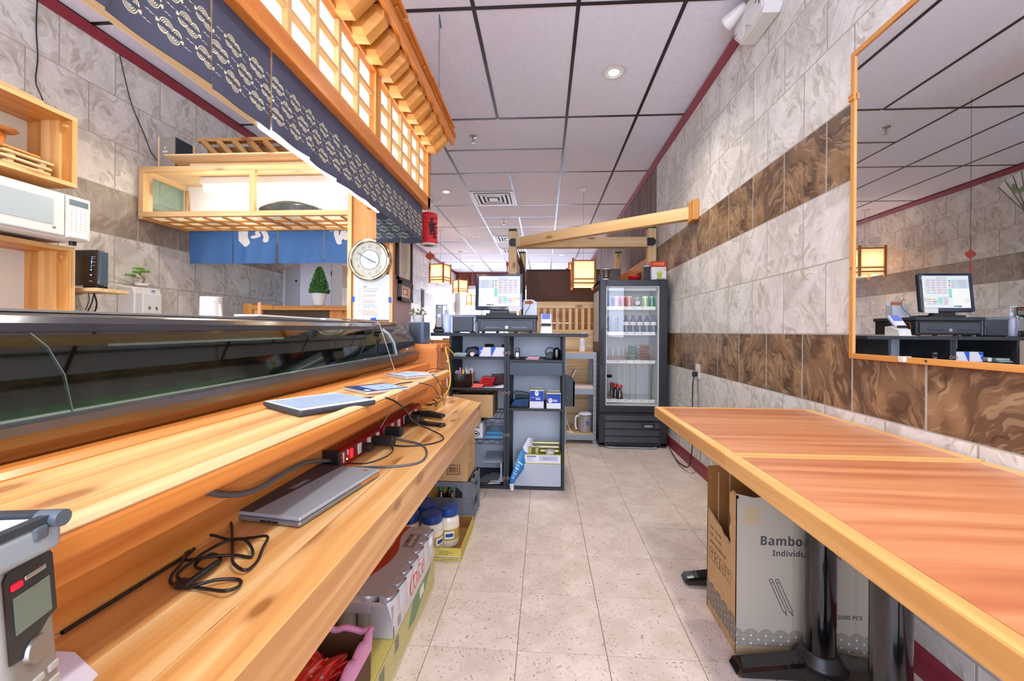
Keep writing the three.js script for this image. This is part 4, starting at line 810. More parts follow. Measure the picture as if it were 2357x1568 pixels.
// ---- four mayonnaise jars in a yellow tray
{
  const t = thing('display_tray', 'open yellow printed cardboard tray on the floor holding the jars', 'tray', [-0.52, 0, 2.04]);
  const x0 = -0.7, x1 = -0.385, d0 = 1.885, d1 = 2.222, h = 0.062;
  const tr = std(0xbfae4e, 0.7);
  carton(t, x0, x1, 0.001, h, d0, d1, tr, 0.004);
  part(t, 'lining', [B(x0 + 0.004, x1 - 0.004, 0.005, 0.0065, d0 + 0.004, d1 - 0.004), B(x0 + 0.0041, x0 + 0.0055, 0.005, h - 0.001, d0 + 0.004, d1 - 0.004), B(x1 - 0.0055, x1 - 0.0041, 0.005, h - 0.001, d0 + 0.004, d1 - 0.004), B(x0 + 0.004, x1 - 0.004, 0.005, h - 0.001, d1 - 0.0055, d1 - 0.0041)], M.cardDark);
  const pt = canvasTex(512, 100, (g, w, h2) => { g.fillStyle = '#c9b955'; g.fillRect(0, 0, w, h2); g.fillStyle = '#efe6b0'; g.fillRect(0, 66, w, 5); g.fillStyle = '#2c4a9a'; g.fillRect(0, 71, w, 5); g.fillStyle = '#f4efd2'; g.beginPath(); g.arc(300, 38, 12, 0, 7); g.fill(); lines(g, 340, 22, 120, 3, 13, ['#7d742f'], 5, 9); lines(g, 40, 22, 200, 3, 13, ['#7d742f'], 5, 2); g.fillStyle = '#7d742f'; g.fillRect(360, 86, 130, 5); });
  part(t, 'print', sheet(0.312, 0.058, (x0 + x1) / 2, 0.032, d0 - 0.0006), printMat(pt, 0.6));
  const jl = canvasTex(512, 128, (g, w, h2) => { g.fillStyle = '#e9e0c0'; g.fillRect(0, 0, w, h2); g.fillStyle = '#b99a3e'; g.fillRect(0, 30, w, 80); for (let k = 0; k < 2; k++) { const x = k * 256; lines(g, x + 20, 40, 80, 6, 10, ['#efe4b8', '#7c652a'], 4, 5 + k); g.fillStyle = '#f4f2ea'; g.fillRect(x + 150, 44, 72, 54); g.fillStyle = '#2c4a9a'; g.fillRect(x + 158, 58, 56, 26); lines(g, x + 20, 8, 110, 2, 10, ['#6d6a5a'], 4, 7); } }, THREE.RepeatWrapping);
  const mk = (x, d, label) => {
    const j = thing('mayonnaise_jar', label, 'jar', [x, 0.007, d], 0, null);
    part(j, 'body', lathe([[0.001, 0], [0.05, 0], [0.055, 0.006], [0.056, 0.02], [0.055, 0.13], [0.05, 0.143], [0.047, 0.148], [0.047, 0.152], [0.001, 0.152]], x, 0.007, d, 32), std(0xe9e0cc, 0.2, 0, { clearcoat: 0.8 }));
    part(j, 'lid', lathe([[0.001, 0.19], [0.048, 0.19], [0.052, 0.187], [0.0525, 0.155], [0.05, 0.152], [0.001, 0.152]], x, 0.007, d, 32), M.navyLid);
    const lab = new THREE.CylinderGeometry(0.0566, 0.0566, 0.085, 32, 1, true).rotateY(1.2).translate(x, 0.007 + 0.07, -d); lab.userData.keepUv = true;
    part(j, 'label', lab, printMat(jl, 0.5));
    return j;
  };
  const a = mk(-0.483, 2.035, 'blue-lidded mayonnaise jar at the right front of the yellow tray');
  copy(a, [-0.546, 0.007, 1.95], 0.8, 'blue-lidded mayonnaise jar directly behind the diet cola pack');
  copy(a, [-0.606, 0.007, 2.06], 1.9, 'blue-lidded mayonnaise jar at the back left, against the crate');
  copy(a, [-0.66, 0.007, 1.945], 2.7, 'blue-lidded mayonnaise jar at the far left, half hidden by the counter');
}
// ---- shrink-wrapped cola cans on a ginger-ale case
{
  const canRow = (x, n, d0, y, h, rr) => Array.from({ length: n }, (_, k) => [x, d0 + rr + k * 2 * rr]);
  const t = thing('cola_pack', 'silver shrink-wrapped diet cola multipack lying under the counter', 'soft drink pack', [-0.62, 0.135, 1.46]);
  const rr = 0.0335, n = 7, d0 = 1.235, y0 = 0.128, h = 0.122, x1 = -0.462, silver = std(0xc3c1c4, 0.28, 0.35, { clearcoat: 0.5 });
  // film hugging the outer row: scalloped at the top
  const outer = (k, up) => { const o = []; return o; };
  const wall = [];
  { // scalloped aisle side: cylinder fronts above, smoothing to a flat film below
    const nx = n * 12, ny = 10, pos = [], uv = [], idx = [];
    for (let j = 0; j <= ny; j++) for (let i = 0; i <= nx; i++) {
      const v = j / ny, dd = i / nx * n * 2 * rr, ph = (dd / (2 * rr)) % 1, bulge = rr - Math.sqrt(Math.max(0, rr * rr - Math.pow((ph - 0.5) * 2 * rr, 2)));
      const s = clamp((v - 0.25) / 0.75), dip = 0.015 * Math.pow(Math.abs(ph - 0.5) * 2, 3) * v * v;
      pos.push(x1 - bulge * s * 0.8, y0 + v * h - dip, -(d0 + dd)); uv.push(i / nx, v);
    }
    for (let j = 0; j < ny; j++) for (let i = 0; i < nx; i++) { const a = j * (nx + 1) + i; idx.push(a, a + 1, a + nx + 2, a, a + nx + 2, a + nx + 1); }
    const g = new THREE.BufferGeometry(); g.setAttribute('position', new THREE.Float32BufferAttribute(pos, 3)); g.setAttribute('uv', new THREE.Float32BufferAttribute(uv, 2)); g.setIndex(idx); g.computeVertexNormals(); g.userData.keepUv = true; wall.push(g);
  }
  const side = canvasTex(1024, 300, (g, w, hh) => {
    g.fillStyle = '#c9c6c8'; g.fillRect(0, 0, w, hh); g.fillStyle = '#d23a34';
    g.save(); g.translate(300, 232); g.scale(0.82, 1.25); g.font = 'italic bold 190px serif'; g.fillText('Coke', 0, 0); g.restore();
    g.font = 'italic 40px serif'; g.fillText('Diet', 560, 74); g.fillStyle = '#f0eef0'; g.fillRect(880, 40, 60, 70); g.fillStyle = '#b33'; g.fillRect(850, 76, 26, 20); g.fillStyle = '#8a878c'; g.fillRect(60, 190, 66, 80); lines(g, 70, 200, 46, 6, 11, ['#6d6a70'], 4, 3);
  });
  part(t, 'film_side', wall, printMat(side, 0.3, { clearcoat: 0.6, side: THREE.DoubleSide, metalness: 0.15 }));
  for (const q of [extX([[d0 - 0.004, y0], [d0 + 0.01, y0], [d0 + 0.012, y0 + h - 0.02], [d0 + 0.004, y0 + h - 0.028]], x1 - 0.08, x1 - 0.004, 0.001), extX([[d0 - 0.003, y0 + 0.075], [d0 + 0.008, y0 + 0.075], [d0 + 0.02, y0 + h - 0.006], [d0 + 0.006, y0 + h - 0.02]], x1 - 0.32, x1 - 0.08, 0.001), B(x1 - 0.32, x1 - 0.005, y0, y0 + h - 0.01, d0 + n * 2 * rr, d0 + n * 2 * rr + 0.004)]) part(t, 'film_end', q, silver);
  const cans = []; for (let a = 0; a < 5; a++) for (let k = 0; k < n; k++) if (a === 0 || k < 2 || k === n - 1) cans.push([x1 - rr - 0.001 - a * 2 * rr, d0 + rr + 0.006 + k * (2 * rr - 0.0008)]);
  for (const [x, d] of cans) part(t, 'can', lathe([[0.001, 0.004], [0.024, 0], [0.0325, 0.008], [0.0325, 0.104], [0.0265, 0.116], [0.0268, 0.118], [0.0245, 0.118], [0.023, 0.1135], [0.001, 0.1135]], x, y0, d, 20), silver);
  // top film: flat print, edge cut round the outer cans
  const topPts = [[x1 - 0.33, d0 + 0.012], [x1 - 0.036, d0 + 0.012]];
  for (let k = 0; k < n; k++) for (let q = 0; q <= 6; q++) { const a = PI * q / 6; topPts.push([x1 - 0.037 + (rr - 0.004) * Math.sin(a), d0 + rr + k * 2 * rr - (rr - 0.003) * Math.cos(a)]); }
  topPts.push([x1 - 0.036, d0 + n * 2 * rr - 0.004], [x1 - 0.33, d0 + n * 2 * rr - 0.004]);
  part(t, 'film_top', extY(topPts, y0 + h - 0.002, y0 + h), std(0xb4adb0, 0.3, 0.25, { clearcoat: 0.5 }));
  const art = canvasTex(768, 1024, (g, w, hh) => {       // x right = towards the aisle, top = far end
    g.fillStyle = '#a8a0a0'; g.fillRect(0, 0, w, hh);
    g.fillStyle = '#a30b12'; g.beginPath(); g.moveTo(500, 0); g.bezierCurveTo(470, 110, 470, 150, 520, 240); g.bezierCurveTo(590, 420, 420, 640, 150, 1024); g.lineTo(380, 1024); g.bezierCurveTo(620, 700, 680, 520, 590, 300); g.bezierCurveTo(540, 180, 560, 110, 590, 0); g.fill();
    g.save(); g.translate(280, 860); g.rotate(-PI / 2); g.fillStyle = '#b8121a'; g.font = 'italic bold 250px serif'; g.fillText('Coke', 0, 0); g.font = 'italic bold 86px serif'; g.fillText('Diet', 470, 120); g.restore();
    g.fillStyle = '#6f6868'; g.fillRect(640, 40, 120, 330); g.fillStyle = '#d8d4d2'; for (let k = 0; k < 14; k++) g.fillRect(648 + k * 8, 48, k % 3 ? 3 : 5, 90); lines(g, 690, 160, 60, 12, 16, ['#d8d4d2'], 8, 6); g.fillStyle = '#8d1a1e'; g.fillRect(650, 150, 36, 24); g.fillRect(640, 240, 30, 40);
    g.strokeStyle = '#d8d4d2'; g.lineWidth = 6; g.strokeRect(330, 30, 80, 90);
  });
  part(t, 'print', sheet(0.29, n * 2 * rr - 0.02, x1 - 0.182, y0 + h + 0.0006, d0 + n * rr + 0.004, 'up'), printMat(art, 0.35, { clearcoat: 0.4 }));
  const u = thing('ginger_ale_case', 'yellow and green soft drink case on the floor beneath the diet cola pack', 'soft drink pack', [-0.62, 0, 1.3]);
  const ga = canvasTex(1024, 160, (g, w, hh) => { g.fillStyle = '#b7ad5b'; g.fillRect(0, 0, w, hh); g.fillStyle = '#2f7a3c'; g.beginPath(); g.moveTo(80, 0); g.lineTo(230, 0); g.lineTo(150, 110); g.lineTo(20, 160); g.lineTo(0, 160); g.lineTo(0, 40); g.fill(); g.beginPath(); g.moveTo(700, 0); g.lineTo(960, 0); g.lineTo(880, 60); g.lineTo(720, 110); g.lineTo(640, 90); g.fill(); g.fillStyle = '#45552f'; g.fillRect(360, 20, 46, 60); g.fillRect(500, 10, 40, 60); g.fillStyle = '#e8e6d0'; g.fillRect(790, 14, 60, 50); lines(g, 90, 124, 120, 2, 12, ['#4a4a2c'], 5, 4); g.fillStyle = '#efe9c8'; g.fillRect(0, 150, w, 5); });
  part(u, 'tray', B(-0.79, -0.463, 0.002, 0.126, 0.8, 1.702, 0.004), std(0xb7ad5b, 0.5));
  part(u, 'print', sheet(0.896, 0.118, -0.4622, 0.064, 1.251, 'right'), printMat(ga, 0.35, { clearcoat: 0.4 }));
}
// ---- bin box with pink liner, red snack bag
{
  const t = thing('waste_box', 'open brown box lined with a pink bag on the floor under the counter', 'bin', [-0.6, 0.13, 1.0]);
  const x0 = -0.74, x1 = -0.472, d0 = 0.86, d1 = 1.085, y0 = 0.127, y1 = 0.262;
  carton(t, x0, x1, y0, y1, d0, d1, std(0x5a3d24, 0.8), 0.005);
  const rim = []; for (let k = 0; k <= 44; k++) { const u = k / 44 * 4, s = Math.floor(u) % 4, f = u - Math.floor(u), q = [[x0, d0], [x1, d0], [x1, d1], [x0, d1], [x0, d0]]; rim.push([mix(q[s][0], q[s + 1][0], f), y1 + 0.002 + 0.005 * Math.sin(k * 2.1), mix(q[s][1], q[s + 1][1], f)]); }
  part(t, 'liner_rim', tube(rim.slice(0, 44), 0.0085, 120, true, 8).scale(1, 1, 1), std(0xd98fb4, 0.45, 0, { transmission: 0.15 }));
  part(t, 'liner_skirt', [B(x0 - 0.003, x1 + 0.003, y1 - 0.03, y1 + 0.002, d1, d1 + 0.003), B(x1, x1 + 0.003, y1 - 0.05, y1 + 0.002, d0, d1)], std(0xd98fb4, 0.45));
  // crumpled glossy bag
  const g = new THREE.SphereGeometry(1, 64, 48), p = g.attributes.position, bagC = [-0.6, 0.19, 0.915];
  for (let i = 0; i < p.count; i++) {
    const v = new THREE.Vector3().fromBufferAttribute(p, i), e = 0.5, s = (q) => Math.sign(q) * Math.pow(Math.abs(q), e);
    const n = 0.06 * (fbm(0.5 + 0.5 * v.x, 0.5 + 0.5 * v.y, 6, 6, 4, 91) - 0.5) + 0.05 * (fbm(0.5 + 0.5 * v.z, 0.5 + 0.5 * v.y, 9, 5, 3, 33) - 0.5) + 0.012 * Math.sin(v.x * 26 + v.z * 14) * clamp(v.y);
    p.setXYZ(i, s(v.x) * (0.108 + n), s(v.y) * (0.072 + n * 0.6), s(v.z) * (0.098 + n));
  }
  g.computeVertexNormals();
  const b = thing('snack_bag', 'glossy red snack bag stuffed into the pink-lined box', 'bag', [bagC[0], 0.14, bagC[2]]);
  const bagTex = canvasTex(512, 512, (c, w, h) => { c.fillStyle = '#b40a12'; c.fillRect(0, 0, w, h); c.fillStyle = '#3a0f0a'; for (const x of [60, 190, 320, 450]) { c.beginPath(); c.ellipse(x, 250, 40, 34, 0.4, 0, 7); c.fill(); c.fillStyle = '#d8574a'; c.beginPath(); c.ellipse(x + 50, 262, 34, 16, -0.6, 0, 7); c.fill(); c.fillStyle = '#3a0f0a'; } c.fillStyle = '#d9332f'; c.fillRect(0, 60, w, 24); });
  g.userData.keepUv = true;
  part(b, 'body', g.translate(bagC[0], bagC[1], -bagC[2]), printMat(bagTex, 0.18, { clearcoat: 1, clearcoatRoughness: 0.12 }));
  const seal = []; const r = rng(6); for (let k = 0; k <= 14; k++) seal.push([-0.09 + k * 0.0128, 0.012 + 0.006 * r()]);
  part(b, 'seal_edge', extZ([[-0.09, 0], ...seal, [0.09, 0]].map(([x, y]) => [x + bagC[0] - 0.01, y + 0.252]), 0.93, 0.933), std(0xb9b4ae, 0.3, 0.4));
}

// ================================================================== RIGHT-HAND SIDE
// ---- two wood-edged tables on T-shaped bases
function tbase(t, x, d) {
  const L = 0.27;
  part(t, 'pedestal', cylY(x, 0.04, 0.69, d, 0.043, 0.043, 32), M.blackGloss);
  part(t, 'collar', lathe([[0.044, 0.09], [0.05, 0.085], [0.062, 0.06], [0.075, 0.05], [0.044, 0.045]], x, 0, d, 32), M.black);
  part(t, 'foot', [-1, 1].map((s) => {
    const q = [[0, 0.002], [L - 0.015, 0.002], [L, 0.014], [L - 0.012, 0.032], [0.06, 0.06], [0, 0.062]].map(([a, b]) => [s * a, b]);
    return extZ(s > 0 ? q : q.reverse(), d - 0.034, d + 0.034, 0.008).translate(x, 0, 0);
  }), M.blackGloss);
  part(t, 'mount_plate', B(x - 0.15, x + 0.15, 0.69, 0.704, d - 0.06, d + 0.06, 0.002), M.black);
}
function table(label, d0, d1, bases) {
  const x0 = 0.515, x1 = 1.204, y0 = 0.704, y1 = 0.75, e = 0.034, t = thing('dining_table', label, 'table', [0.86, 0, (d0 + d1) / 2]);
  part(t, 'table_top', grain(B(x0 + e, x1 - e, y0 + 0.012, y1 - 0.0008, d0 + e * 0.6, d1 - e * 0.6), 'x'), M.cherry);
  part(t, 'edge_board', [grain(extY([[x0, d0], [x0 + e, d0 + e * 0.6], [x0 + e, d1 - e * 0.6], [x0, d1]], y0, y1, 0.003), 'z')], M.pineFine);
  part(t, 'edge_board', [grain(extY([[x1 - e, d0 + e * 0.6], [x1, d0], [x1, d1], [x1 - e, d1 - e * 0.6]], y0, y1, 0.003), 'z')], M.pineFine);
  part(t, 'edge_board', [grain(extY([[x0, d0], [x1, d0], [x1 - e, d0 + e * 0.6], [x0 + e, d0 + e * 0.6]], y0, y1, 0.003), 'x')], M.pineFine);
  part(t, 'edge_board', [grain(extY([[x0 + e, d1 - e * 0.6], [x1 - e, d1 - e * 0.6], [x1, d1], [x0, d1]], y0, y1, 0.003), 'x')], M.pineFine);
  for (const [x, d] of bases) tbase(t, x, d);
}
table('wood-edged table farther along the tiled wall, its end towards the fridge', 1.172, 1.9, [[0.885, 1.335], [0.885, 1.8]]);
table('wood-edged table nearest the camera, at the right edge under the mirror', 0.436, 1.169, [[0.885, 1.075], [0.885, 0.52]]);
// ---- chopstick carton under the tables, one side torn open
{
  const t = thing('cardboard_box', 'torn open carton printed with chopsticks and waves under the tables', 'box', [0.88, 0, 1.53]);
  const x0 = 0.66, x1 = 1.11, d0 = 1.41, d1 = 1.655, h = 0.535, w = std(0xa89e8c, 0.8), th = 0.006;
  part(t, 'front_panel', extZ([[x0, 0.002], [x1, 0.002], [x1, h + 0.01], [x0 + 0.3, h + 0.005], [x0 + 0.2, h - 0.004], [x0 + 0.12, h + 0.004], [x0 + 0.06, h - 0.002], [x0 + 0.02, h + 0.006], [x0, h + 0.01]], d0, d0 + th), w);
  const r = rng(12), tear = []; for (let k = 0; k <= 10; k++) tear.push([d0 + 0.05 + jit(r, 0.006) + (k === 10 ? -0.012 : 0), 0.345 + k * 0.02]);
  const low = []; for (let k = 0; k <= 12; k++) low.push([d1 - k * (d1 - d0 - 0.05) / 12, 0.395 - k * 0.0042 + jit(r, 0.004)]);
  part(t, 'side_panel', extX([[d0, 0.002], [d0, h + 0.005], ...tear.reverse(), ...low.reverse(), [d1, 0.002]], x0, x0 + th), M.card);
  part(t, 'back_panel', extZ([[x0, 0.002], [x1, 0.002], [x1, h + 0.03], [x0 + 0.1, h + 0.034], [x0, h + 0.025]], d1 - th, d1), M.cardDark);
  part(t, 'side_panel', B(x1 - th, x1, 0.002, h, d0 + th, d1 - th), M.card);
  part(t, 'bottom_panel', B(x0 + th, x1 - th, 0.002, 0.008, d0 + th, d1 - th), M.cardDark);
  part(t, 'fold', [0.3, 0.62].map((q) => B(mix(x0, x1, q * 0.3) - 0.002, mix(x0, x1, q * 0.3) + 0.002, 0.05, h, d1 - th - 0.0015, d1 - th)), M.card);
  for (const q of [B(x0 + 0.02, x0 + 0.075, h - 0.09, h - 0.03, d0 - 0.0008, d0), B(x0 - 0.001, x0 + 0.3, 0.004, 0.03, d0 - 0.0012, d0 - 0.0002)]) part(t, 'packing_tape', q, std(0xb3a07c, 0.25, 0, { clearcoat: 0.5 }));
  const waves = (g, w2, y, s, rows) => { for (let q = 0; q < rows; q++) for (let k = -1; k < w2 / s + 1; k++) { const cx = k * s + (q % 2 ? s / 2 : 0), cy = y + q * s * 0.27; g.fillStyle = '#a89e8c'; g.beginPath(); g.arc(cx, cy, s * 0.5, PI, 2 * PI); g.fill(); g.strokeStyle = '#57504a'; g.lineWidth = s * 0.03; for (const f of [0.48, 0.4, 0.32, 0.24, 0.16]) { g.beginPath(); g.arc(cx, cy, s * f, PI, 2 * PI); g.stroke(); } g.fillStyle = '#c9c0ae'; g.beginPath(); g.arc(cx, cy - s * 0.04, s * 0.08, 0, 7); g.fill(); } };
  const fr = canvasTex(1024, 1200, (g, w2, h2) => {      // 0.45 x 0.527 m
    g.fillStyle = '#a89e8c'; g.fillRect(0, 0, w2, h2); g.fillStyle = 'rgba(110,96,78,.12)'; for (let k = 0; k < 3; k++) g.fillRect(420 + k * 230, 0, 14, h2);
    g.fillStyle = '#3c3b3d'; g.textBaseline = 'alphabetic'; g.font = 'bold 96px sans-serif'; g.fillText('Bamboo Chop', 172, 352); g.font = 'bold 62px sans-serif'; g.fillText('Individually Wrapped', 268, 434);
    g.strokeStyle = '#4a4747'; g.lineWidth = 6; for (const dx of [0, 46]) { g.save(); g.translate(246 + dx, 620); g.rotate(-0.42); g.strokeRect(0, 0, 22, 270); g.fillStyle = '#4a4747'; g.fillRect(0, 24, 22, 6); g.fillRect(6, 270, 10, 30); g.restore(); }
    g.font = 'bold 44px sans-serif'; g.fillStyle = '#3c3b3d'; g.fillText('3000 PCS', 752, 900);
    waves(g, w2, 1060, 112, 5); g.fillStyle = '#b7a98c'; g.fillRect(0, 1160, w2, 40);
  });
  part(t, 'print', sheet(0.449, 0.527, (x0 + x1) / 2, 0.2655, d0 - 0.0004), printMat(fr, 0.75));
  const sd = canvasTex(512, 800, (g, w2, h2) => {      // 0.245 x 0.34 m; left = far
    g.clearRect(0, 0, w2, h2); g.fillStyle = '#5b4d3c'; g.font = 'bold 30px sans-serif';
    for (const [y, a] of [[60, 'N.W.   18.0 KGS'], [120, 'G.W.   19.5 KGS'], [190, 'MEAS: 55X33X56 CM']]) g.fillText(a, 60, y + 10);
    for (let k = 0; k < 4; k++) { const x = 60 + k * 96, y = 250; g.strokeStyle = '#5b4d3c'; g.lineWidth = 5; g.strokeRect(x, y, 84, 100); g.lineWidth = 7; g.beginPath(); if (k === 0) { g.moveTo(x + 42, y + 80); g.lineTo(x + 42, y + 20); g.lineTo(x + 26, y + 40); g.moveTo(x + 42, y + 20); g.lineTo(x + 58, y + 40); } else if (k === 1) g.arc(x + 42, y + 50, 22, 0.6, 5.6); else if (k === 2) { g.moveTo(x + 28, y + 84); g.lineTo(x + 28, y + 20); g.moveTo(x + 56, y + 84); g.lineTo(x + 56, y + 20); } else { g.moveTo(x + 24, y + 18); g.lineTo(x + 42, y + 46); g.lineTo(x + 60, y + 18); g.moveTo(x + 42, y + 46); g.lineTo(x + 42, y + 84); } g.stroke(); }
    g.globalAlpha = 0.8; waves(g, w2, 620, 112, 6);
  });
  part(t, 'print', sheet(0.243, 0.34, x0 - 0.0005, 0.19, (d0 + d1) / 2, 'left'), printMat(sd, 0.8, { transparent: true }));
}
// ---- mirror
{
  const t = thing('wall_mirror', 'large wood-framed wall mirror above the tables, reflecting ceiling and till', 'mirror', [1.2, 0.998, 1]);
  const x0 = 1.196, x1 = 1.2145, y0 = 0.998, y1 = 2.195, d0 = 0.15, d1 = 1.652, w = 0.02;
  part(t, 'glass', B(x0 + 0.006, x1, y0 + 0.006, y1 - 0.006, d0 + 0.006, d1 - 0.006), std(0xf2f4f3, 0.005, 1));
  part(t, 'frame', [grain(B(x0, x1, y0, y0 + w, d0, d1, 0.002), 'z'), grain(B(x0, x1, y1 - w, y1, d0, d1, 0.002), 'z'), grain(B(x0, x1, y0 + w, y1 - w, d1 - w, d1, 0.002), 'y'), grain(B(x0, x1, y0 + w, y1 - w, d0, d0 + w, 0.002), 'y')], M.amber);
  part(t, 'clip', B(x0 - 0.006, x0 + 0.004, 2.005, 2.03, 1.628, 1.656, 0.002), M.amber);
  part(t, 'clip', B(x0 - 0.008, x0 + 0.003, 1.0, 1.02, 1.4, 1.425, 0.004), M.plastic);
  part(t, 'screw', [cylX(x0 - 0.002, x0 + 0.002, 1.01, 1.33, 0.004, 12), cylX(x0 - 0.002, x0 + 0.002, 1.35, 1.643, 0.004, 12)], M.steel);
}
// ---- wall outlet with black plug and cord
{
  const t = thing('wall_outlet', 'white wall outlet with a plugged-in cord on the tiles beside the fridge', 'outlet', [1.21, 0.79, 3.245]);
  part(t, 'cover_plate', B(1.2085, 1.2148, 0.735, 0.85, 3.208, 3.284, 0.002), M.plastic);
  part(t, 'socket', B(1.2065, 1.209, 0.8, 0.835, 3.228, 3.264, 0.003), M.offwhite);
  const c = thing('fridge_cable', 'black cord and plug hanging from the wall outlet to the floor', 'cable', [1.2, 0.0, 3.25]);
  part(c, 'plug', B(1.172, 1.2083, 0.748, 0.79, 3.232, 3.262, 0.008, 2), M.cable);
  part(c, 'cord', tube([[1.185, 0.752, 3.247], [1.178, 0.7, 3.25], [1.182, 0.4, 3.265], [1.18, 0.15, 3.27], [1.165, 0.02, 3.3], [1.14, 0.006, 3.4], [1.15, 0.006, 3.6], [1.185, 0.006, 3.85]], 0.0045, 80), M.cable);
  solo('fridge_cable', 'thinner grey cord falling beside the black one below the outlet', 'cable', tube([[1.2, 0.745, 3.21], [1.203, 0.5, 3.2], [1.2, 0.12, 3.16], [1.16, 0.007, 3.18], [1.12, 0.006, 3.3], [1.13, 0.006, 3.5]], 0.0025, 60), M.cableGrey);
}
// ---- emergency light unit
{
  const t = thing('emergency_light', 'white twin-head emergency light unit high on the tiled wall', 'emergency light', [1.17, 2.76, 2.3]);
  const x1 = 1.2145;
  part(t, 'housing', extX([[2.13, 2.79], [2.155, 2.76], [2.4, 2.765], [2.475, 2.85], [2.475, 2.925], [2.44, 2.95], [2.13, 2.95]], 1.12, x1, 0.008), M.plastic);
  part(t, 'panel', [extX([[2.15, 2.79], [2.26, 2.775], [2.33, 2.83], [2.33, 2.93], [2.15, 2.93]], 1.115, 1.121, 0.002), extX([[2.34, 2.79], [2.39, 2.785], [2.46, 2.86], [2.42, 2.93], [2.34, 2.93]], 1.116, 1.121, 0.002)], M.white);
  part(t, 'test_label', B(1.1135, 1.1145, 2.845, 2.852, 2.425, 2.455), std(0x3c8c96, 0.5));
  part(t, 'test_marks', [B(1.113, 1.1148, 2.86, 2.869, 2.2, 2.22), B(1.113, 1.1148, 2.875, 2.885, 2.2, 2.215)], M.midGrey);
  part(t, 'switch_slot', B(1.113, 1.1145, 2.83, 2.85, 2.175, 2.183), M.black);
  for (const [d, px, py, pd] of [[2.34, -0.55, -0.35, 0.75], [2.22, -0.5, -0.15, -0.85]]) {
    const dir = new THREE.Vector3(px, py, -pd).normalize(), q = new THREE.Quaternion().setFromUnitVectors(new THREE.Vector3(0, 1, 0), dir), o = P(1.1, 2.93, d);
    const put = (g) => g.applyQuaternion(q).translate(o.x, o.y, o.z), lp = (pr) => new THREE.LatheGeometry(pr.map((p) => new THREE.Vector2(...p)), 28);
    const h = part(t, 'lamp_head', [put(lp([[0.001, -0.03], [0.02, -0.026], [0.026, 0.0], [0.04, 0.075], [0.042, 0.095], [0.038, 0.097], [0.034, 0.085]])), rod([1.13, 2.94, d], [1.1, 2.93, d], 0.012, 12)], M.plastic);
    part(h, 'reflector', put(lp([[0.001, 0.055], [0.02, 0.065], [0.036, 0.09]])), M.chrome);
    part(h, 'lens', put(new THREE.CylinderGeometry(0.037, 0.037, 0.003, 28).translate(0, 0.093, 0)), M.glass);
  }
}

// ================================================================== TILL STATION
function bookcase(label, x0, x1, parts) {
  const d0 = 2.775, d1 = 3.155, h = 1.059, th = 0.018, t = thing('bookcase', label, 'shelf unit', [(x0 + x1) / 2, 0, 2.96]);
  part(t, 'side_panel', B(x0, x0 + th, 0, h, d0, d1, 0.001), M.slate); part(t, 'side_panel', B(x1 - th, x1, 0, h, d0, d1, 0.001), M.slate);
  part(t, 'back_panel', B(x0 + th, x1 - th, 0, h, d1 - 0.006, d1), std(0xdfe5e9, 0.55));
  part(t, 'plinth', B(x0 + th, x1 - th, 0, 0.02, d0 + 0.002, d1 - 0.006), M.slate);
  part(t, 'hook', [[0.99, 0.03], [0.995, 0.3]].map(([y, d]) => B(x0 + th, x0 + th + 0.003, y - 0.03, y + 0.01, d0 + d, d0 + d + 0.012)), M.black);
  for (const y of parts) part(t, 'shelf_board', B(x0 + th, x1 - th, y - 0.018, y, d0 + 0.004, d1 - 0.006, 0.001), M.slate);
  return t;
}
const bL = bookcase('left dark grey bookcase of the till station, with wire shelves', -0.661, -0.2575, [0.917, 0.7]);
const bR = bookcase('right dark grey bookcase of the till station, with a drawer and poster', -0.2555, 0.146, [0.899, 0.562]);
{
  const d = part(bR, 'drawer', B(-0.236, 0.127, 0.792, 0.88, 2.777, 3.1, 0.002), std(0x2f3d48, 0.4));
  const b = part(bR, 'drawer', B(-0.205, 0.124, 0.022, 0.178, 2.782, 3.12, 0.004), std(0xb0b6c0, 0.45));
  solo('counter_board', 'left dark worktop board of the till station, under the printer and phone', 'worktop', B(-0.785, -0.2572, 1.06, 1.083, 2.745, 3.17, 0.002), M.slate);
  solo('counter_board', 'right dark worktop board of the till station, under the till and card terminal', 'worktop', B(-0.2562, 0.3, 1.06, 1.083, 2.745, 3.17, 0.002), M.slate);
  for (const [k, y] of [0.945, 0.667, 0.375, 0.078].entries()) {
    const r = 0.004, g = [new THREE.TorusGeometry(0.009, 0.0022, 6, 16).translate(-0.272, y, -2.772), new THREE.TorusGeometry(0.009, 0.0022, 6, 16).translate(-0.241, y + 0.002, -2.772), rod([-0.264, y, 2.772], [-0.249, y + 0.002, 2.772], 0.0026)];
    solo('wire_tie', ['topmost wire tie joining the two bookcases', 'second wire tie from the top between the two bookcases', 'third wire tie from the top between the two bookcases', 'lowest wire tie joining the two bookcases near the floor'][k], 'wire tie', g, std(0xa89a88, 0.4, 0.5));
  }
}
// wire shelves in the left bookcase
for (const [k, y] of [0.486, 0.34].entries()) {
  const x0 = -0.641, x1 = -0.277, d0 = 2.785, d1 = 3.14, g = [], n = 9;
  for (const dd of [d0, d1]) { g.push(rod([x0, y, dd], [x1, y, dd], 0.003), rod([x0, y - 0.03, dd], [x1, y - 0.03, dd], 0.002)); for (let q = 0; q < n; q++) { const a = mix(x0, x1, q / n), b = mix(x0, x1, (q + 1) / n); g.push(rod([a, y - (q % 2) * 0.03, dd], [b, y - ((q + 1) % 2) * 0.03, dd], 0.002, 6)); } }
  for (let q = 0; q <= 12; q++) g.push(rod([mix(x0, x1, q / 12), y, d0], [mix(x0, x1, q / 12), y, d1], 0.0016, 6));
  solo('wire_shelf', k ? 'lower black wire shelf with blue packets in the left bookcase' : 'upper black wire shelf under the carton in the left bookcase', 'wire shelf', g, M.black);
}
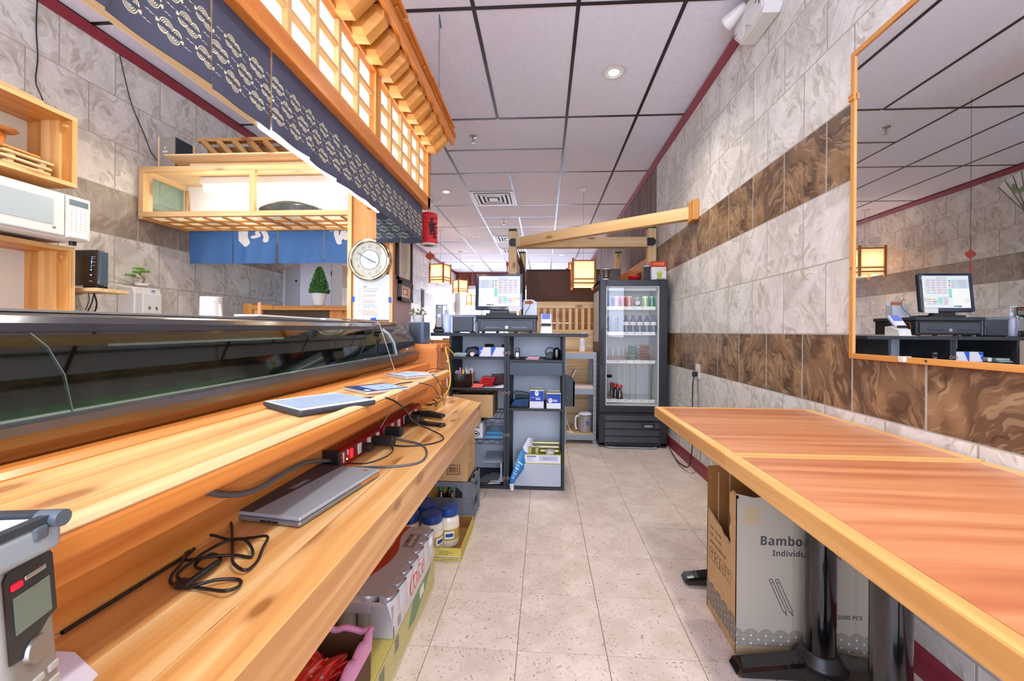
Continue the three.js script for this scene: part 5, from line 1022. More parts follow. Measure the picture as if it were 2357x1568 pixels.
// ---- on top: cash drawer, screen, printer, dispenser, phone, card terminal, holder
{
  let t = thing('cash_drawer', 'black steel cash drawer with round lock under the till screen', 'cash drawer', [-0.262, 1.084, 2.98]);
  const x0 = -0.47, x1 = -0.055, y0 = 1.092, y1 = 1.186;
  part(t, 'housing', B(x0, x1, y0, y1, 2.81, 3.14, 0.004), M.black);
  part(t, 'top_plate', B(x0 - 0.008, x1 + 0.008, y1, y1 + 0.024, 2.795, 3.15, 0.006, 2), M.slate);
  const f = part(t, 'drawer_front', B(x0 + 0.018, x1 - 0.02, y0 + 0.01, y1 - 0.012, 2.802, 2.812, 0.004, 2), M.darkGrey);
  part(f, 'slot', [B(x0 + 0.06, x0 + 0.165, y0 + 0.03, y0 + 0.0335, 2.8005, 2.804), B(x1 - 0.17, x1 - 0.065, y0 + 0.03, y0 + 0.0335, 2.8005, 2.804)], M.blackGloss);
  part(f, 'lock', cylZ(-0.262, y0 + 0.032, 2.797, 2.804, 0.0105, 24), M.steel);
  part(t, 'foot', [x0 + 0.04, -0.33, -0.2, x1 - 0.04].map((x) => cylY(x, 1.0835, 1.093, 2.84, 0.012)), M.black);
  t = thing('till_screen', 'black touchscreen till monitor showing coloured order buttons', 'monitor', [-0.33, 1.21, 2.92]);
  const tex = canvasTex(768, 576, (g, w, h) => {
    g.fillStyle = '#eef3fb'; g.fillRect(0, 0, w, h); g.fillStyle = '#ffffff'; g.fillRect(0, 230, 290, 340); g.fillStyle = '#d5def0'; g.fillRect(0, 70, 290, 160);
    lines(g, 50, 80, 150, 6, 25, ['#98a2bd'], 6, 5); for (let k = 0; k < 6; k++) { g.fillStyle = '#8a93ad'; g.fillRect(258, 80 + k * 25, 22, 6); }
    g.fillStyle = '#18b57a'; g.fillRect(312, 70, 10, 46); g.fillRect(294, 88, 46, 10); g.fillStyle = '#5a5f74'; g.fillRect(298, 128, 36, 8);
    g.strokeStyle = '#e03a5a'; g.lineWidth = 9; g.beginPath(); g.moveTo(304, 164); g.lineTo(330, 190); g.moveTo(330, 164); g.lineTo(304, 190); g.stroke(); g.fillStyle = '#f2c9d6'; g.fillRect(292, 205, 50, 18);
    for (let k = 0; k < 4; k++) { g.fillStyle = '#8fe6c8'; g.fillRect(292, 236 + k * 40, 56, 37); g.fillStyle = '#4a8f7c'; g.fillRect(304, 250 + k * 40, 30, 5); }
    const cols = ['#e9dcea', '#e4dcf0', '#eedfe8', '#e2e2f2']; for (let r = 0; r < 6; r++) for (let c = 0; c < 4; c++) { const x = 362 + c * 92, y = 60 + r * 46; g.fillStyle = r === 5 && c === 3 ? '#d8f5e4' : cols[(r + c) % 4]; g.fillRect(x, y, 88, 43); g.fillStyle = '#7d7890'; g.fillRect(x + 18, y + 16, 34 + (r * 7 + c * 13) % 28, 6); }
    g.fillStyle = '#cfd8ee'; g.fillRect(362, 24, 180, 32); g.fillRect(362, 380, 160, 26); const low = [['#e6dce8', '#a6ecd8', '#e8e4f0', '#e7e478'], ['#ddd6ea', '#a6ecd8', '#f0b9c0', '#e6e2f2'], ['#ddd6ea', '#cdeef0', '#cdeef0', '#e6e2f2']];
    low.forEach((row, r) => row.forEach((c, k) => { g.fillStyle = c; g.fillRect(362 + k * 92, 410 + r * 38, 88, 35); g.fillStyle = '#7d7890'; g.fillRect(380 + k * 92, 424 + r * 38, 44, 5); }));
    g.fillStyle = '#4c557a'; g.fillRect(150, 536, 62, 22); g.fillStyle = '#2fae74'; g.fillRect(212, 536, 70, 22); g.fillStyle = '#5b6078'; g.fillRect(742, 400, 8, 60); lines(g, 20, 420, 80, 4, 18, ['#c6cbd8'], 5, 8);
  });
  const tilt = (g) => g.rotateX(-0.1).translate(-0.33, 1.382, -2.9);
  part(t, 'housing', [tilt(new RoundedBoxGeometry(0.346, 0.268, 0.03, 3, 0.012).translate(0, 0, -0.018)), tilt(new RoundedBoxGeometry(0.24, 0.18, 0.03, 2, 0.012).translate(0, 0, -0.045))], M.black);
  part(t, 'bezel', tilt(new RoundedBoxGeometry(0.342, 0.264, 0.004, 2, 0.0019)), std(0x22304a, 0.12, 0, { clearcoat: 1 }));
  const sg = new THREE.PlaneGeometry(0.3, 0.222); sg.userData.keepUv = true;
  part(t, 'screen', tilt(sg.translate(0.004, 0.004, 0.0026)), new THREE.MeshPhysicalMaterial({ color: 0x111111, roughness: 0.15, emissive: 0xffffff, emissiveMap: tex, emissiveIntensity: 0.95 }));
  part(t, 'card_reader', tilt(new RoundedBoxGeometry(0.086, 0.034, 0.012, 1, 0.002).translate(0.118, -0.128, 0.008)), M.offwhite);
  part(t, 'stand', [extZ([[-0.395, 1.255], [-0.26, 1.255], [-0.255, 1.225], [-0.4, 1.225]], 2.905, 2.95, 0.004), B(-0.42, -0.2, 1.2105, 1.226, 2.86, 3.03, 0.006)], M.black);
  t = thing('receipt_printer', 'dark grey box receipt printer with rounded top left of the till', 'printer', [-0.583, 1.084, 2.9]);
  part(t, 'body', B(-0.655, -0.505, 1.087, 1.2, 2.83, 2.98, 0.008, 2), M.darkGrey);
  part(t, 'top_cover', extX([[2.826, 1.195], [2.826, 1.206], [2.86, 1.214], [2.98, 1.216], [2.984, 1.195]], -0.662, -0.478, 0.003), std(0x6f767e, 0.3)); part(t, 'side_vent', B(-0.505, -0.486, 1.09, 1.196, 2.84, 2.97, 0.004), std(0xaeb9c8, 0.3));
  part(t, 'foot', [-0.64, -0.52].map((x) => B(x - 0.01, x + 0.01, 1.083, 1.088, 2.84, 2.97)), M.black);
  t = thing('soap_dispenser', 'clear pump bottle of sanitiser between the phone and printer', 'bottle', [-0.705, 1.084, 2.87]);
  part(t, 'body', lathe([[0.001, 0.001], [0.034, 0.001], [0.036, 0.006], [0.036, 0.118], [0.03, 0.128], [0.013, 0.136], [0.013, 0.142]], -0.705, 1.083, 2.87), std(0xd4dcf0, 0.08, 0, { transmission: 0.7 }));
  part(t, 'pump', [cylY(-0.705, 1.222, 1.245, 2.87, 0.014), cylY(-0.705, 1.245, 1.285, 2.87, 0.004), rod([-0.7, 1.283, 2.87], [-0.737, 1.283, 2.86], 0.0045)], std(0xb6bcc6, 0.3));
  t = thing('card_terminal', 'white and blue card payment terminal on the right of the till top', 'card terminal', [0.015, 1.084, 2.85]);
  part(t, 'base', extX([[2.8, 1.084], [2.92, 1.084], [2.92, 1.145], [2.87, 1.15], [2.81, 1.125]], -0.025, 0.055, 0.004), M.plastic);
  const q = (g) => g.rotateX(-0.7).translate(0.014, 1.178, -2.87);
  part(t, 'handset', q(new RoundedBoxGeometry(0.076, 0.11, 0.022, 2, 0.008)), std(0xcfd4e2, 0.3)); part(t, 'display', q(new THREE.BoxGeometry(0.058, 0.05, 0.002).translate(0, 0.024, 0.0112)), std(0x6b78c8, 0.2));
  part(t, 'keypad', [...Array(6).keys()].map((k) => q(new THREE.BoxGeometry(0.014, 0.01, 0.003).translate((k % 3 - 1) * 0.019, -0.014 - Math.floor(k / 3) * 0.016, 0.0115))), std(0xe9e6e4, 0.4)); part(t, 'roll_slot', q(new THREE.BoxGeometry(0.066, 0.012, 0.012).translate(0, -0.05, 0.008)), M.black);
  t = thing('menu_holder', 'translucent plastic leaflet holder right behind the till screen', 'leaflet holder', [-0.105, 1.211, 3.03]);
  const clear = std(0xe8ecf2, 0.15, 0, { transmission: 0.55 });
  part(t, 'back', extZ([[-0.158, 1.211], [-0.055, 1.211], [-0.055, 1.315], [-0.075, 1.33], [-0.09, 1.338], [-0.158, 1.338]], 3.04, 3.044), clear); part(t, 'pocket', [B(-0.158, -0.055, 1.211, 1.3, 2.99, 2.994), B(-0.158, -0.154, 1.211, 1.3, 2.994, 3.04), B(-0.059, -0.055, 1.211, 1.3, 2.994, 3.04)], clear);
  part(t, 'leaflet', B(-0.145, -0.085, 1.212, 1.326, 3.03, 3.038), std(0xb56a3a, 0.7));
  solo('cable', 'black cable rising over the leaflet holder behind the till', 'cable', tube([[-0.14, 1.335, 2.985], [-0.115, 1.338, 2.98], [-0.105, 1.31, 2.978], [-0.115, 1.27, 2.975], [-0.135, 1.24, 2.96], [-0.142, 1.213, 2.94]], 0.0018), M.cable);
  solo('cable', 'black cable looping between the receipt printer and the cash drawer', 'cable', tube([[-0.476, 1.17, 2.9], [-0.49, 1.165, 2.83], [-0.502, 1.13, 2.815], [-0.5, 1.095, 2.82], [-0.49, 1.086, 2.86]], 0.0018), M.cable);
  solo('cable', 'orange cable looping down the right side of the cash drawer', 'cable', tube([[-0.05, 1.175, 2.9], [-0.035, 1.17, 2.83], [-0.03, 1.13, 2.82], [-0.038, 1.095, 2.83], [-0.06, 1.086, 2.88]], 0.0015), std(0xb55a2a, 0.4));
  solo('paper_stack', 'few white papers lying under the card terminal on the till top', 'paper', [B(-0.03, 0.075, 1.0835, 1.0855, 2.77, 2.8), B(-0.03, 0.11, 1.0832, 1.0845, 2.8, 2.95)], M.paper);
  const ph = thing('cordless_phone', 'black and grey cordless phone standing at the left end of the till top', 'phone', [-0.757, 1.0835, 2.86], 0.15); phone(ph);
  solo('white_block', 'small white box squeezed between the printer and the cash drawer', 'box', B(-0.494, -0.475, 1.0835, 1.16, 2.87, 2.95, 0.002), M.offwhite);
}
// ---- in the left bookcase
{
  let t = thing('tissue_box', 'white and blue carton on the top shelf of the left bookcase', 'box', [-0.36, 0.917, 2.84]);
  const bt = canvasTex(512, 192, (g, w, h) => { g.fillStyle = '#dcdcdf'; g.fillRect(0, 0, w, h); g.fillStyle = '#2060c4'; g.beginPath(); g.moveTo(0, 0); g.lineTo(90, 0); g.lineTo(10, h); g.lineTo(0, h); g.fill(); g.beginPath(); g.moveTo(245, 0); g.lineTo(345, 0); g.lineTo(262, h); g.lineTo(245, h * 0.9); g.fill(); g.fillStyle = '#e8e8ea'; g.fillRect(20, 66, 56, 14); g.fillStyle = '#b9b9be'; g.fillRect(240, 0, 3, h); });
  part(t, 'body', B(-0.455, -0.277, 0.918, 0.983, 2.79, 2.9, 0.002), std(0xd9dadd, 0.6)); part(t, 'print', sheet(0.177, 0.064, -0.366, 0.9505, 2.7895), printMat(bt));
  solo('folded_cloth', 'dark cloth lying on the white and blue carton', 'cloth', [extX([[2.82, 0.984], [2.9, 0.984], [2.9, 0.995], [2.84, 1.005]], -0.42, -0.36, 0.002), extX([[2.82, 0.984], [2.89, 0.984], [2.88, 1.0], [2.84, 1.003]], -0.3, -0.278, 0.003)], M.black);
  solo('paper_roll', 'white rolled paper lying in front of the black pouch on the top shelf', 'paper roll', [cylZ(-0.505, 0.933, 2.8, 2.95, 0.0145, 24).rotateY(0).translate(0, 0, 0)], M.paper);
  solo('black_pouch', 'black rounded pouch at the back of the top left shelf', 'pouch', extZ([[-0.59, 0.918], [-0.46, 0.918], [-0.47, 0.965], [-0.51, 0.982], [-0.56, 0.975]], 2.9, 3.02, 0.01), M.black);
  solo('booklet', 'thin teal and white booklets lying on the top left shelf', 'booklet', [B(-0.635, -0.55, 0.918, 0.926, 2.79, 2.9), B(-0.63, -0.545, 0.927, 0.942, 2.8, 2.89, 0.002)], std(0x9fb9b4, 0.6));
  t = thing('pen_holder', 'black desk organiser filled with markers and pens in the left bookcase', 'pen holder', [-0.565, 0.7, 2.85]);
  carton(t, -0.628, -0.502, 0.701, 0.795, 2.795, 2.92, M.blackGloss, 0.004);
  const pen = (label, x, col, r, y1, cap) => { const p = thing('pen', label, 'pen', [x, 0.706, 2.82], 0, null); part(p, 'barrel', cylY(x, 0.707, y1, 2.82, r, r * 0.9, 12), col); part(p, 'cap', cylY(x, y1, y1 + 0.02, 2.82, r * 0.75, r * 0.4, 12), cap); };
  pen('pink highlighter in the black desk organiser', -0.592, std(0xf25aa0, 0.4), 0.0095, 0.816, std(0xf7a0c4, 0.4));
  pen('yellow highlighter in the black desk organiser', -0.571, std(0xd8d23a, 0.4), 0.0095, 0.82, M.midGrey);
  pen('leftmost silver pen of the thin pens in the desk organiser', -0.551, M.steel, 0.005, 0.818, M.plastic);
  pen('red and white pen in the desk organiser', -0.541, M.plastic, 0.0055, 0.825, M.redPlastic);
  pen('white pen between the red and the blue pen', -0.529, M.plastic, 0.005, 0.81, M.steel);
  pen('blue pen beside the orange marker in the desk organiser', -0.516, M.blue, 0.005, 0.818, M.plastic);
  pen('orange marker with white cap at the right of the desk organiser', -0.506 + 0.0, std(0xee7a3a, 0.4), 0.0085, 0.812, M.paper);
  solo('tape_roll', 'small clear tape roll in the desk organiser, left of the pink highlighter', 'tape', new THREE.TorusGeometry(0.0095, 0.005, 10, 20).translate(-0.614, 0.802, -2.82), std(0xb9c4be, 0.3));
  t = thing('bill_folders', 'fanned stack of red bill folders in the left bookcase', 'folders', [-0.39, 0.7, 2.85]);
  for (let k = 0; k < 5; k++) part(t, 'folder', new RoundedBoxGeometry(0.1, 0.008, 0.13, 1, 0.003).rotateZ(-0.14 + 0.03 * k).translate(-0.41 + 0.004 * k, 0.716 + k * 0.0115, -2.87 - k * 0.004), M.redPlastic);
  solo('bill_folder', 'black and red folder leaning behind the fanned red stack', 'folder', extZ([[-0.375, 0.702], [-0.28, 0.702], [-0.278, 0.785], [-0.385, 0.778]], 2.95, 2.965, 0.003), std(0x4a0f14, 0.5));
  solo('note_pad', 'pink and orange sticky note pads beside the desk organiser', 'notepad', [B(-0.505, -0.43, 0.7005, 0.71, 2.79, 2.85), B(-0.497, -0.423, 0.7105, 0.723, 2.8, 2.86)], std(0xf2705e, 0.7));
  solo('paper_slips', 'white paper slips under the red bill folders', 'paper', [B(-0.42, -0.3, 0.7004, 0.703, 2.785, 2.9), extZ([[-0.36, 0.701], [-0.279, 0.701], [-0.279, 0.72]], 2.79, 2.86)], M.paper);
  t = thing('cardboard_box', 'open brown carton on the upper wire shelf behind the counter corner', 'box', [-0.46, 0.49, 2.95]); carton(t, -0.64, -0.355, 0.4895, 0.648, 2.8, 3.1, M.card);
  part(t, 'contents', [...Array(6).keys()].map((k) => B(-0.62 + k * 0.042, -0.585 + k * 0.042, 0.5, 0.636, 2.84, 3.0, 0.006)), std(0x4a4f4f, 0.3));
  t = thing('carton_box', 'white and black printed carton on the lower wire shelf', 'box', [-0.43, 0.344, 2.86]);
  const ct = canvasTex(192, 256, (g, w, h) => { g.fillStyle = '#e8eaee'; g.fillRect(0, 0, w, h); g.fillStyle = '#1a1c22'; g.font = 'bold 46px sans-serif'; g.fillText('1.50', 74, 60); g.fillRect(90, 70, 74, 36); g.fillStyle = '#e8eaee'; for (let k = 0; k < 6; k++) g.fillRect(96 + k * 12, 76, 5, 26); g.strokeStyle = '#1a1c22'; g.lineWidth = 9; g.beginPath(); g.arc(120, 190, 38, 0, 7); g.stroke(); g.fillStyle = '#1a1c22'; g.fillRect(100, 176, 44, 26); g.fillRect(112, 140, 16, 18); });
  part(t, 'body', B(-0.56, -0.425, 0.3425, 0.462, 2.8, 3.0, 0.002), std(0xdfe3ea, 0.6)); part(t, 'print', sheet(0.132, 0.118, -0.4925, 0.402, 2.7994), printMat(ct)); part(t, 'lid', B(-0.562, -0.423, 0.4615, 0.466, 2.802, 3.002), M.black);
  solo('plastic_packet', 'blue and white plastic packets lying on the lower wire shelf', 'packet', [B(-0.415, -0.28, 0.3432, 0.358, 2.8, 3.05, 0.006, 2), B(-0.41, -0.285, 0.358, 0.372, 2.86, 3.08, 0.006, 2)], std(0x5aa0d0, 0.25, 0, { clearcoat: 0.5 }));
  solo('grey_tray', 'pale grey angular tray at the bottom of the left bookcase', 'tray', [B(-0.43, -0.29, 0.16, 0.165, 2.85, 3.1), B(-0.3, -0.29, 0.03, 0.165, 2.82, 3.05)], std(0xb9c6d2, 0.5));
  t = thing('paper_stack', 'untidy receipts and papers on the floor of the left bookcase', 'papers', [-0.36, 0.02, 2.85]);
  const r = rng(44); for (let k = 0; k < 7; k++) part(t, 'sheet', new THREE.BoxGeometry(0.05 + 0.04 * r(), 0.002, 0.15).rotateY(jit(r, 0.5)).translate(-0.4 + 0.1 * r(), 0.0225 + k * 0.005, -2.87), k % 3 ? M.paper : std(0x6a7078, 0.6));
}
// ---- in the right bookcase
{
  let t = thing('phone_handset', 'small black handset with grey keypad on the top right shelf', 'phone', [-0.185, 0.899, 2.84]);
  part(t, 'body', extZ(rrect(0.034, 0.078, 0.008).map(([x, y]) => [x - 0.187, y + 0.939]), 2.82, 2.845, 0.003), M.black); part(t, 'display', B(-0.197, -0.178, 0.966, 0.974, 2.8185, 2.821), M.midGrey); part(t, 'keypad', B(-0.196, -0.178, 0.918, 0.945, 2.8185, 2.821), M.steel);
  solo('notebook', 'pink notebook lying on the top right shelf', 'notebook', [B(-0.125, -0.035, 0.8995, 0.908, 2.79, 2.9, 0.003), B(-0.115, -0.03, 0.9085, 0.918, 2.83, 2.93, 0.002)], std(0xd9a8b4, 0.5));
  solo('paper_slip', 'small white slip lying right of the pink notebook', 'paper', B(-0.03, -0.005, 0.8992, 0.9002, 2.79, 2.83), M.paper);
  solo('tape_dispenser', 'black tape dispenser with large roll on the top right shelf', 'tape dispenser', [new THREE.TorusGeometry(0.034, 0.004, 10, 32).translate(0.045, 0.945, -2.93), extZ([[0.01, 0.9], [0.085, 0.9], [0.085, 0.93], [0.06, 0.95], [0.02, 0.94]], 2.9, 2.94, 0.003)], M.black);
  t = thing('barcode_scanner', 'glossy black scanner stand at the right end of the top shelf', 'scanner', [0.09, 0.899, 2.85]);
  part(t, 'body', lathe([[0.001, 0], [0.028, 0], [0.03, 0.03], [0.026, 0.065], [0.012, 0.083], [0.001, 0.085]], 0.09, 0.8995, 2.85), M.blackGloss); part(t, 'window', extZ([[0.08, 0.972], [0.098, 0.972], [0.094, 0.92], [0.089, 0.908], [0.084, 0.92]], 2.815, 2.825, 0.002), M.midGrey);
  const card = (label, x, y1, d, lx, ly) => {
    const b = thing('card_carton', label, 'box', [x, 0.562, d], 0, null), w = 0.098;
    const tx = canvasTex(256, 256, (g, W, h) => { g.fillStyle = '#d9dadf'; g.fillRect(0, 0, W, h); g.fillStyle = '#c9c7a6'; g.fillRect(0, 0, W, 14); g.fillStyle = '#143a9a'; g.fillRect(0, 16, W, 150); g.fillStyle = '#eef0f5'; g.beginPath(); g.ellipse(lx, ly, 36, 38, 0, 0, 7); g.fill(); g.strokeStyle = '#143a9a'; g.lineWidth = 7; for (const q of [-12, 4]) { g.beginPath(); g.arc(lx, ly + q + 12, 20, PI * 1.1, PI * 1.9); g.stroke(); } g.fillStyle = '#c3cbe6'; g.fillRect(14, 106, 180, 6); g.fillRect(110, 122, 84, 20); });
    carton(b, x - w / 2, x + w / 2, 0.5625, y1, d - 0.055, d + 0.09, std(0xc9c8ac, 0.7), 0.003); part(b, 'print', sheet(w - 0.002, y1 - 0.565, x, (0.5625 + y1) / 2, d - 0.0556), printMat(tx));
    part(b, 'cards', B(x - w / 2 + 0.006, x + w / 2 - 0.006, 0.566, y1 - 0.012, d - 0.04, d + 0.08), std(0xd8d6b6, 0.8));
  };
  card('open blue and white card carton on the middle right shelf, left of two', -0.048, 0.69, 2.86, 128, 50); card('open blue and white card carton on the middle right shelf, right of two', 0.07, 0.672, 2.84, 66, 122);
  solo('foil_strip', 'flat pale box under the left blue and white card carton', 'box', B(-0.105, 0.0, 0.5624, 0.5625, 2.785, 2.8), M.offwhite);
  t = thing('bill_folders', 'stack of blue bill folders on the middle right shelf', 'folders', [-0.17, 0.562, 2.86]);
  for (let k = 0; k < 5; k++) part(t, 'folder', new RoundedBoxGeometry(0.126 - k * 0.006, 0.009, 0.15, 1, 0.003).rotateZ(0.02 * k - 0.02).translate(-0.17 + 0.004 * k, 0.568 + k * 0.0115, -2.88), k === 0 ? M.black : std(0x1f4d80, 0.5));
  t = thing('stapler', 'dark stapler lying on top of the blue bill folders', 'stapler', [-0.16, 0.625, 2.9]);
  part(t, 'base', extZ([[-0.205, 0.624], [-0.1, 0.62], [-0.1, 0.634], [-0.205, 0.638]], 2.86, 2.89, 0.002), M.black); part(t, 'arm', extZ([[-0.215, 0.66], [-0.205, 0.642], [-0.1, 0.645], [-0.098, 0.655], [-0.15, 0.668], [-0.2, 0.672]], 2.858, 2.892, 0.004), std(0x2c3e48, 0.35));
  // poster curling out of the lower compartment
  t = thing('poster', 'blue and white poster curling out of the right bookcase to the floor', 'poster', [-0.2, 0, 2.78]);
  const ptx = canvasTex(256, 512, (g, w, h) => { g.fillStyle = '#dfe2e6'; g.fillRect(0, 0, w, h); g.fillStyle = '#2a7ab8'; g.beginPath(); g.moveTo(0, 90); g.bezierCurveTo(90, 130, 180, 90, w, 110); g.lineTo(w, 390); g.lineTo(0, 390); g.fill(); g.fillStyle = '#cfe0ee'; lines(g, 40, 190, 150, 7, 22, ['#bcd4e8', '#7fb2d8'], 10, 3); g.fillStyle = '#174a78'; g.fillRect(0, 380, w, 14); });
  const nx = 10, ny = 30, pos = [], uv = [], idx = [];
  const V = (a) => new THREE.CatmullRomCurve3(a.map((p) => P(...p)));
  const eL = V([[-0.108, 0.338, 2.86], [-0.155, 0.26, 2.8], [-0.205, 0.15, 2.755], [-0.229, 0.06, 2.742], [-0.224, 0.008, 2.74]]), eR = V([[-0.07, 0.33, 2.9], [-0.09, 0.2, 2.82], [-0.15, 0.12, 2.77], [-0.196, 0.06, 2.748], [-0.2, 0.006, 2.742]]);
  for (let j = 0; j <= ny; j++) { const a = eL.getPoint(j / ny), b = eR.getPoint(j / ny); for (let i = 0; i <= nx; i++) { const q = i / nx, c = a.clone().lerp(b, q); pos.push(c.x, c.y, c.z + 0.012 * Math.sin(q * PI)); uv.push(q, 1 - j / ny); } }
  for (let j = 0; j < ny; j++) for (let i = 0; i < nx; i++) { const a = j * (nx + 1) + i; idx.push(a, a + nx + 1, a + 1, a + 1, a + nx + 1, a + nx + 2); }
  const g = new THREE.BufferGeometry(); g.setAttribute('position', new THREE.Float32BufferAttribute(pos, 3)); g.setAttribute('uv', new THREE.Float32BufferAttribute(uv, 2)); g.setIndex(idx); g.computeVertexNormals(); g.userData.keepUv = true;
  part(t, 'sheet', g, printMat(ptx, 0.35, { side: THREE.DoubleSide }));
  // yellow box of rolls on the grey drawer
  t = thing('roll_box', 'yellow-edged white box holding gold and white rolls on the grey drawer', 'box', [-0.005, 0.178, 2.88]);
  carton(t, -0.13, 0.123, 0.1785, 0.243, 2.79, 2.98, std(0xc2bd4a, 0.6), 0.004);
  const yt = canvasTex(512, 128, (q, w, h) => { q.fillStyle = '#e2e3ea'; q.fillRect(0, 0, w, h); q.fillStyle = '#bdb840'; q.fillRect(0, 0, w, 10); q.fillRect(0, h - 8, w, 8); q.fillRect(0, 0, 8, h); q.fillRect(w - 8, 0, 8, h); q.fillStyle = '#5560a0'; q.fillRect(30, 22, 130, 16); lines(q, 30, 48, 130, 5, 12, ['#8a90b4'], 5, 3); q.strokeStyle = '#4a5290'; q.lineWidth = 4; q.strokeRect(214, 24, 246, 62); const r = rng(5); q.fillStyle = '#6a74ae'; for (let x = 230; x < 446;) { const k = 2 + 6 * r(); q.fillRect(x, 32, k, 46); x += k + 3 + 4 * r(); } });
  part(t, 'print', sheet(0.252, 0.063, -0.0035, 0.211, 2.7894), printMat(yt));
  const rollG = std(0xc9bf8c, 0.3, 0.4);
  for (const [k, x] of [-0.093, -0.045].entries()) solo('gold_roll', k ? 'upright gold coin roll, right of two in the yellow-edged box' : 'upright gold coin roll, left of two in the yellow-edged box', 'roll', cylY(x, 0.183, 0.283, 2.83, 0.0155, 0.0155, 20).rotateX(0), rollG);
  solo('gold_roll', 'long gold roll lying at the back of the yellow-edged box', 'roll', cylX(-0.09, 0.115, 0.283, 2.94, 0.0115), rollG); solo('gold_roll', 'long gold roll lying just in front of the rearmost one', 'roll', cylX(-0.1, 0.112, 0.262, 2.91, 0.0115), rollG); solo('gold_roll', 'gold roll lying low behind the white paper rolls', 'roll', cylX(-0.02, 0.11, 0.24, 2.885, 0.0115), rollG);
  const roll = (label, y) => { const o = thing('paper_roll', label, 'paper roll', [0.045, y, 2.85], 0, null); part(o, 'roll', extY(rrect(0.062, 0.062, 0.0309, 8).map(([a, b]) => [a + 0.047, b + 2.845]), y, y + 0.028, 0.001, [rrect(0.016, 0.016, 0.0079, 5).map(([a, b]) => [a + 0.047, b + 2.845])]), M.paper); };
  roll('white till roll on top of another in the yellow-edged box', 0.231); roll('white till roll below another in the yellow-edged box', 0.2025);
}
// black file holder hooked on the side of the right bookcase
{
  const t = thing('file_holder', 'dark wall pocket with papers hooked on the right side of the bookcase', 'file holder', [0.19, 0.56, 2.87]);
  const sl = M.slate;
  part(t, 'pocket', [B(0.148, 0.152, 0.585, 0.79, 2.78, 3.02), B(0.2, 0.214, 0.58, 0.755, 2.785, 3.02, 0.002), B(0.152, 0.214, 0.58, 0.586, 2.785, 3.02), extZ([[0.152, 0.586], [0.214, 0.586], [0.214, 0.755], [0.188, 0.79], [0.152, 0.8]], 2.785, 2.79)], sl);
  part(t, 'paper', [new THREE.BoxGeometry(0.004, 0.09, 0.14).rotateZ(-0.45).translate(0.205, 0.79, -2.9), new THREE.BoxGeometry(0.003, 0.08, 0.12).rotateZ(0.3).translate(0.17, 0.775, -2.9)], std(0xd6bfae, 0.7));
}
// partition stub, dried plant and speaker box at the end of the glass case
{
  let t = thing('speaker_box', 'black and blue-grey box standing behind the end of the glass case', 'speaker', [-0.8, 0.985, 2.6]);
  part(t, 'body', B(-0.865, -0.765, 1.013, 1.148, 2.52, 2.66, 0.004), std(0x55677c, 0.4)); part(t, 'front', B(-0.86, -0.79, 1.02, 1.143, 2.514, 2.521, 0.003), M.darkGrey); part(t, 'top_strip', B(-0.865, -0.765, 1.1485, 1.152, 2.52, 2.66), std(0xb0b8c0, 0.4));
  solo('pine_ledge', 'pine ledge carrying the dark speaker box behind the glass case', 'ledge', [grain(B(-0.9, -0.64, 0.985, 1.012, 2.502, 2.72, 0.003), 'x'), grain(B(-0.9, -0.66, 0, 0.985, 2.55, 2.7), 'y')], M.pineRail);
  t = thing('dried_plant', 'small pot of pale dried flowers beside the notice column', 'plant', [-0.88, 1.152, 2.6]);
  part(t, 'pot', lathe([[0.001, 0], [0.028, 0], [0.036, 0.045], [0.033, 0.045], [0.03, 0.01]], -0.83, 1.1525, 2.6), M.offwhite);
  const r = rng(17), leaves = [], stems = [], fl = [];
  for (let k = 0; k < 60; k++) { const a = r() * 6.28, q = 0.028 + 0.03 * r(), y = 1.2 + 0.045 * r(), c = [-0.83 + q * Math.cos(a), y, 2.6 + q * Math.sin(a)]; stems.push(rod([-0.83, 1.19, 2.6], c, 0.0006, 4)); (k % 2 ? fl : leaves).push(new THREE.IcosahedronGeometry(0.0065 + 0.003 * r(), 0).scale(1, 0.6, 1).rotateX(r() * 3).translate(c[0], c[1], -c[2])); }
  part(t, 'stems', stems, std(0x6b6a3a, 0.8)); part(t, 'flowers', fl, std(0xf2efe2, 0.8)); part(t, 'leaves', leaves, std(0x8a8a3c, 0.8));
}

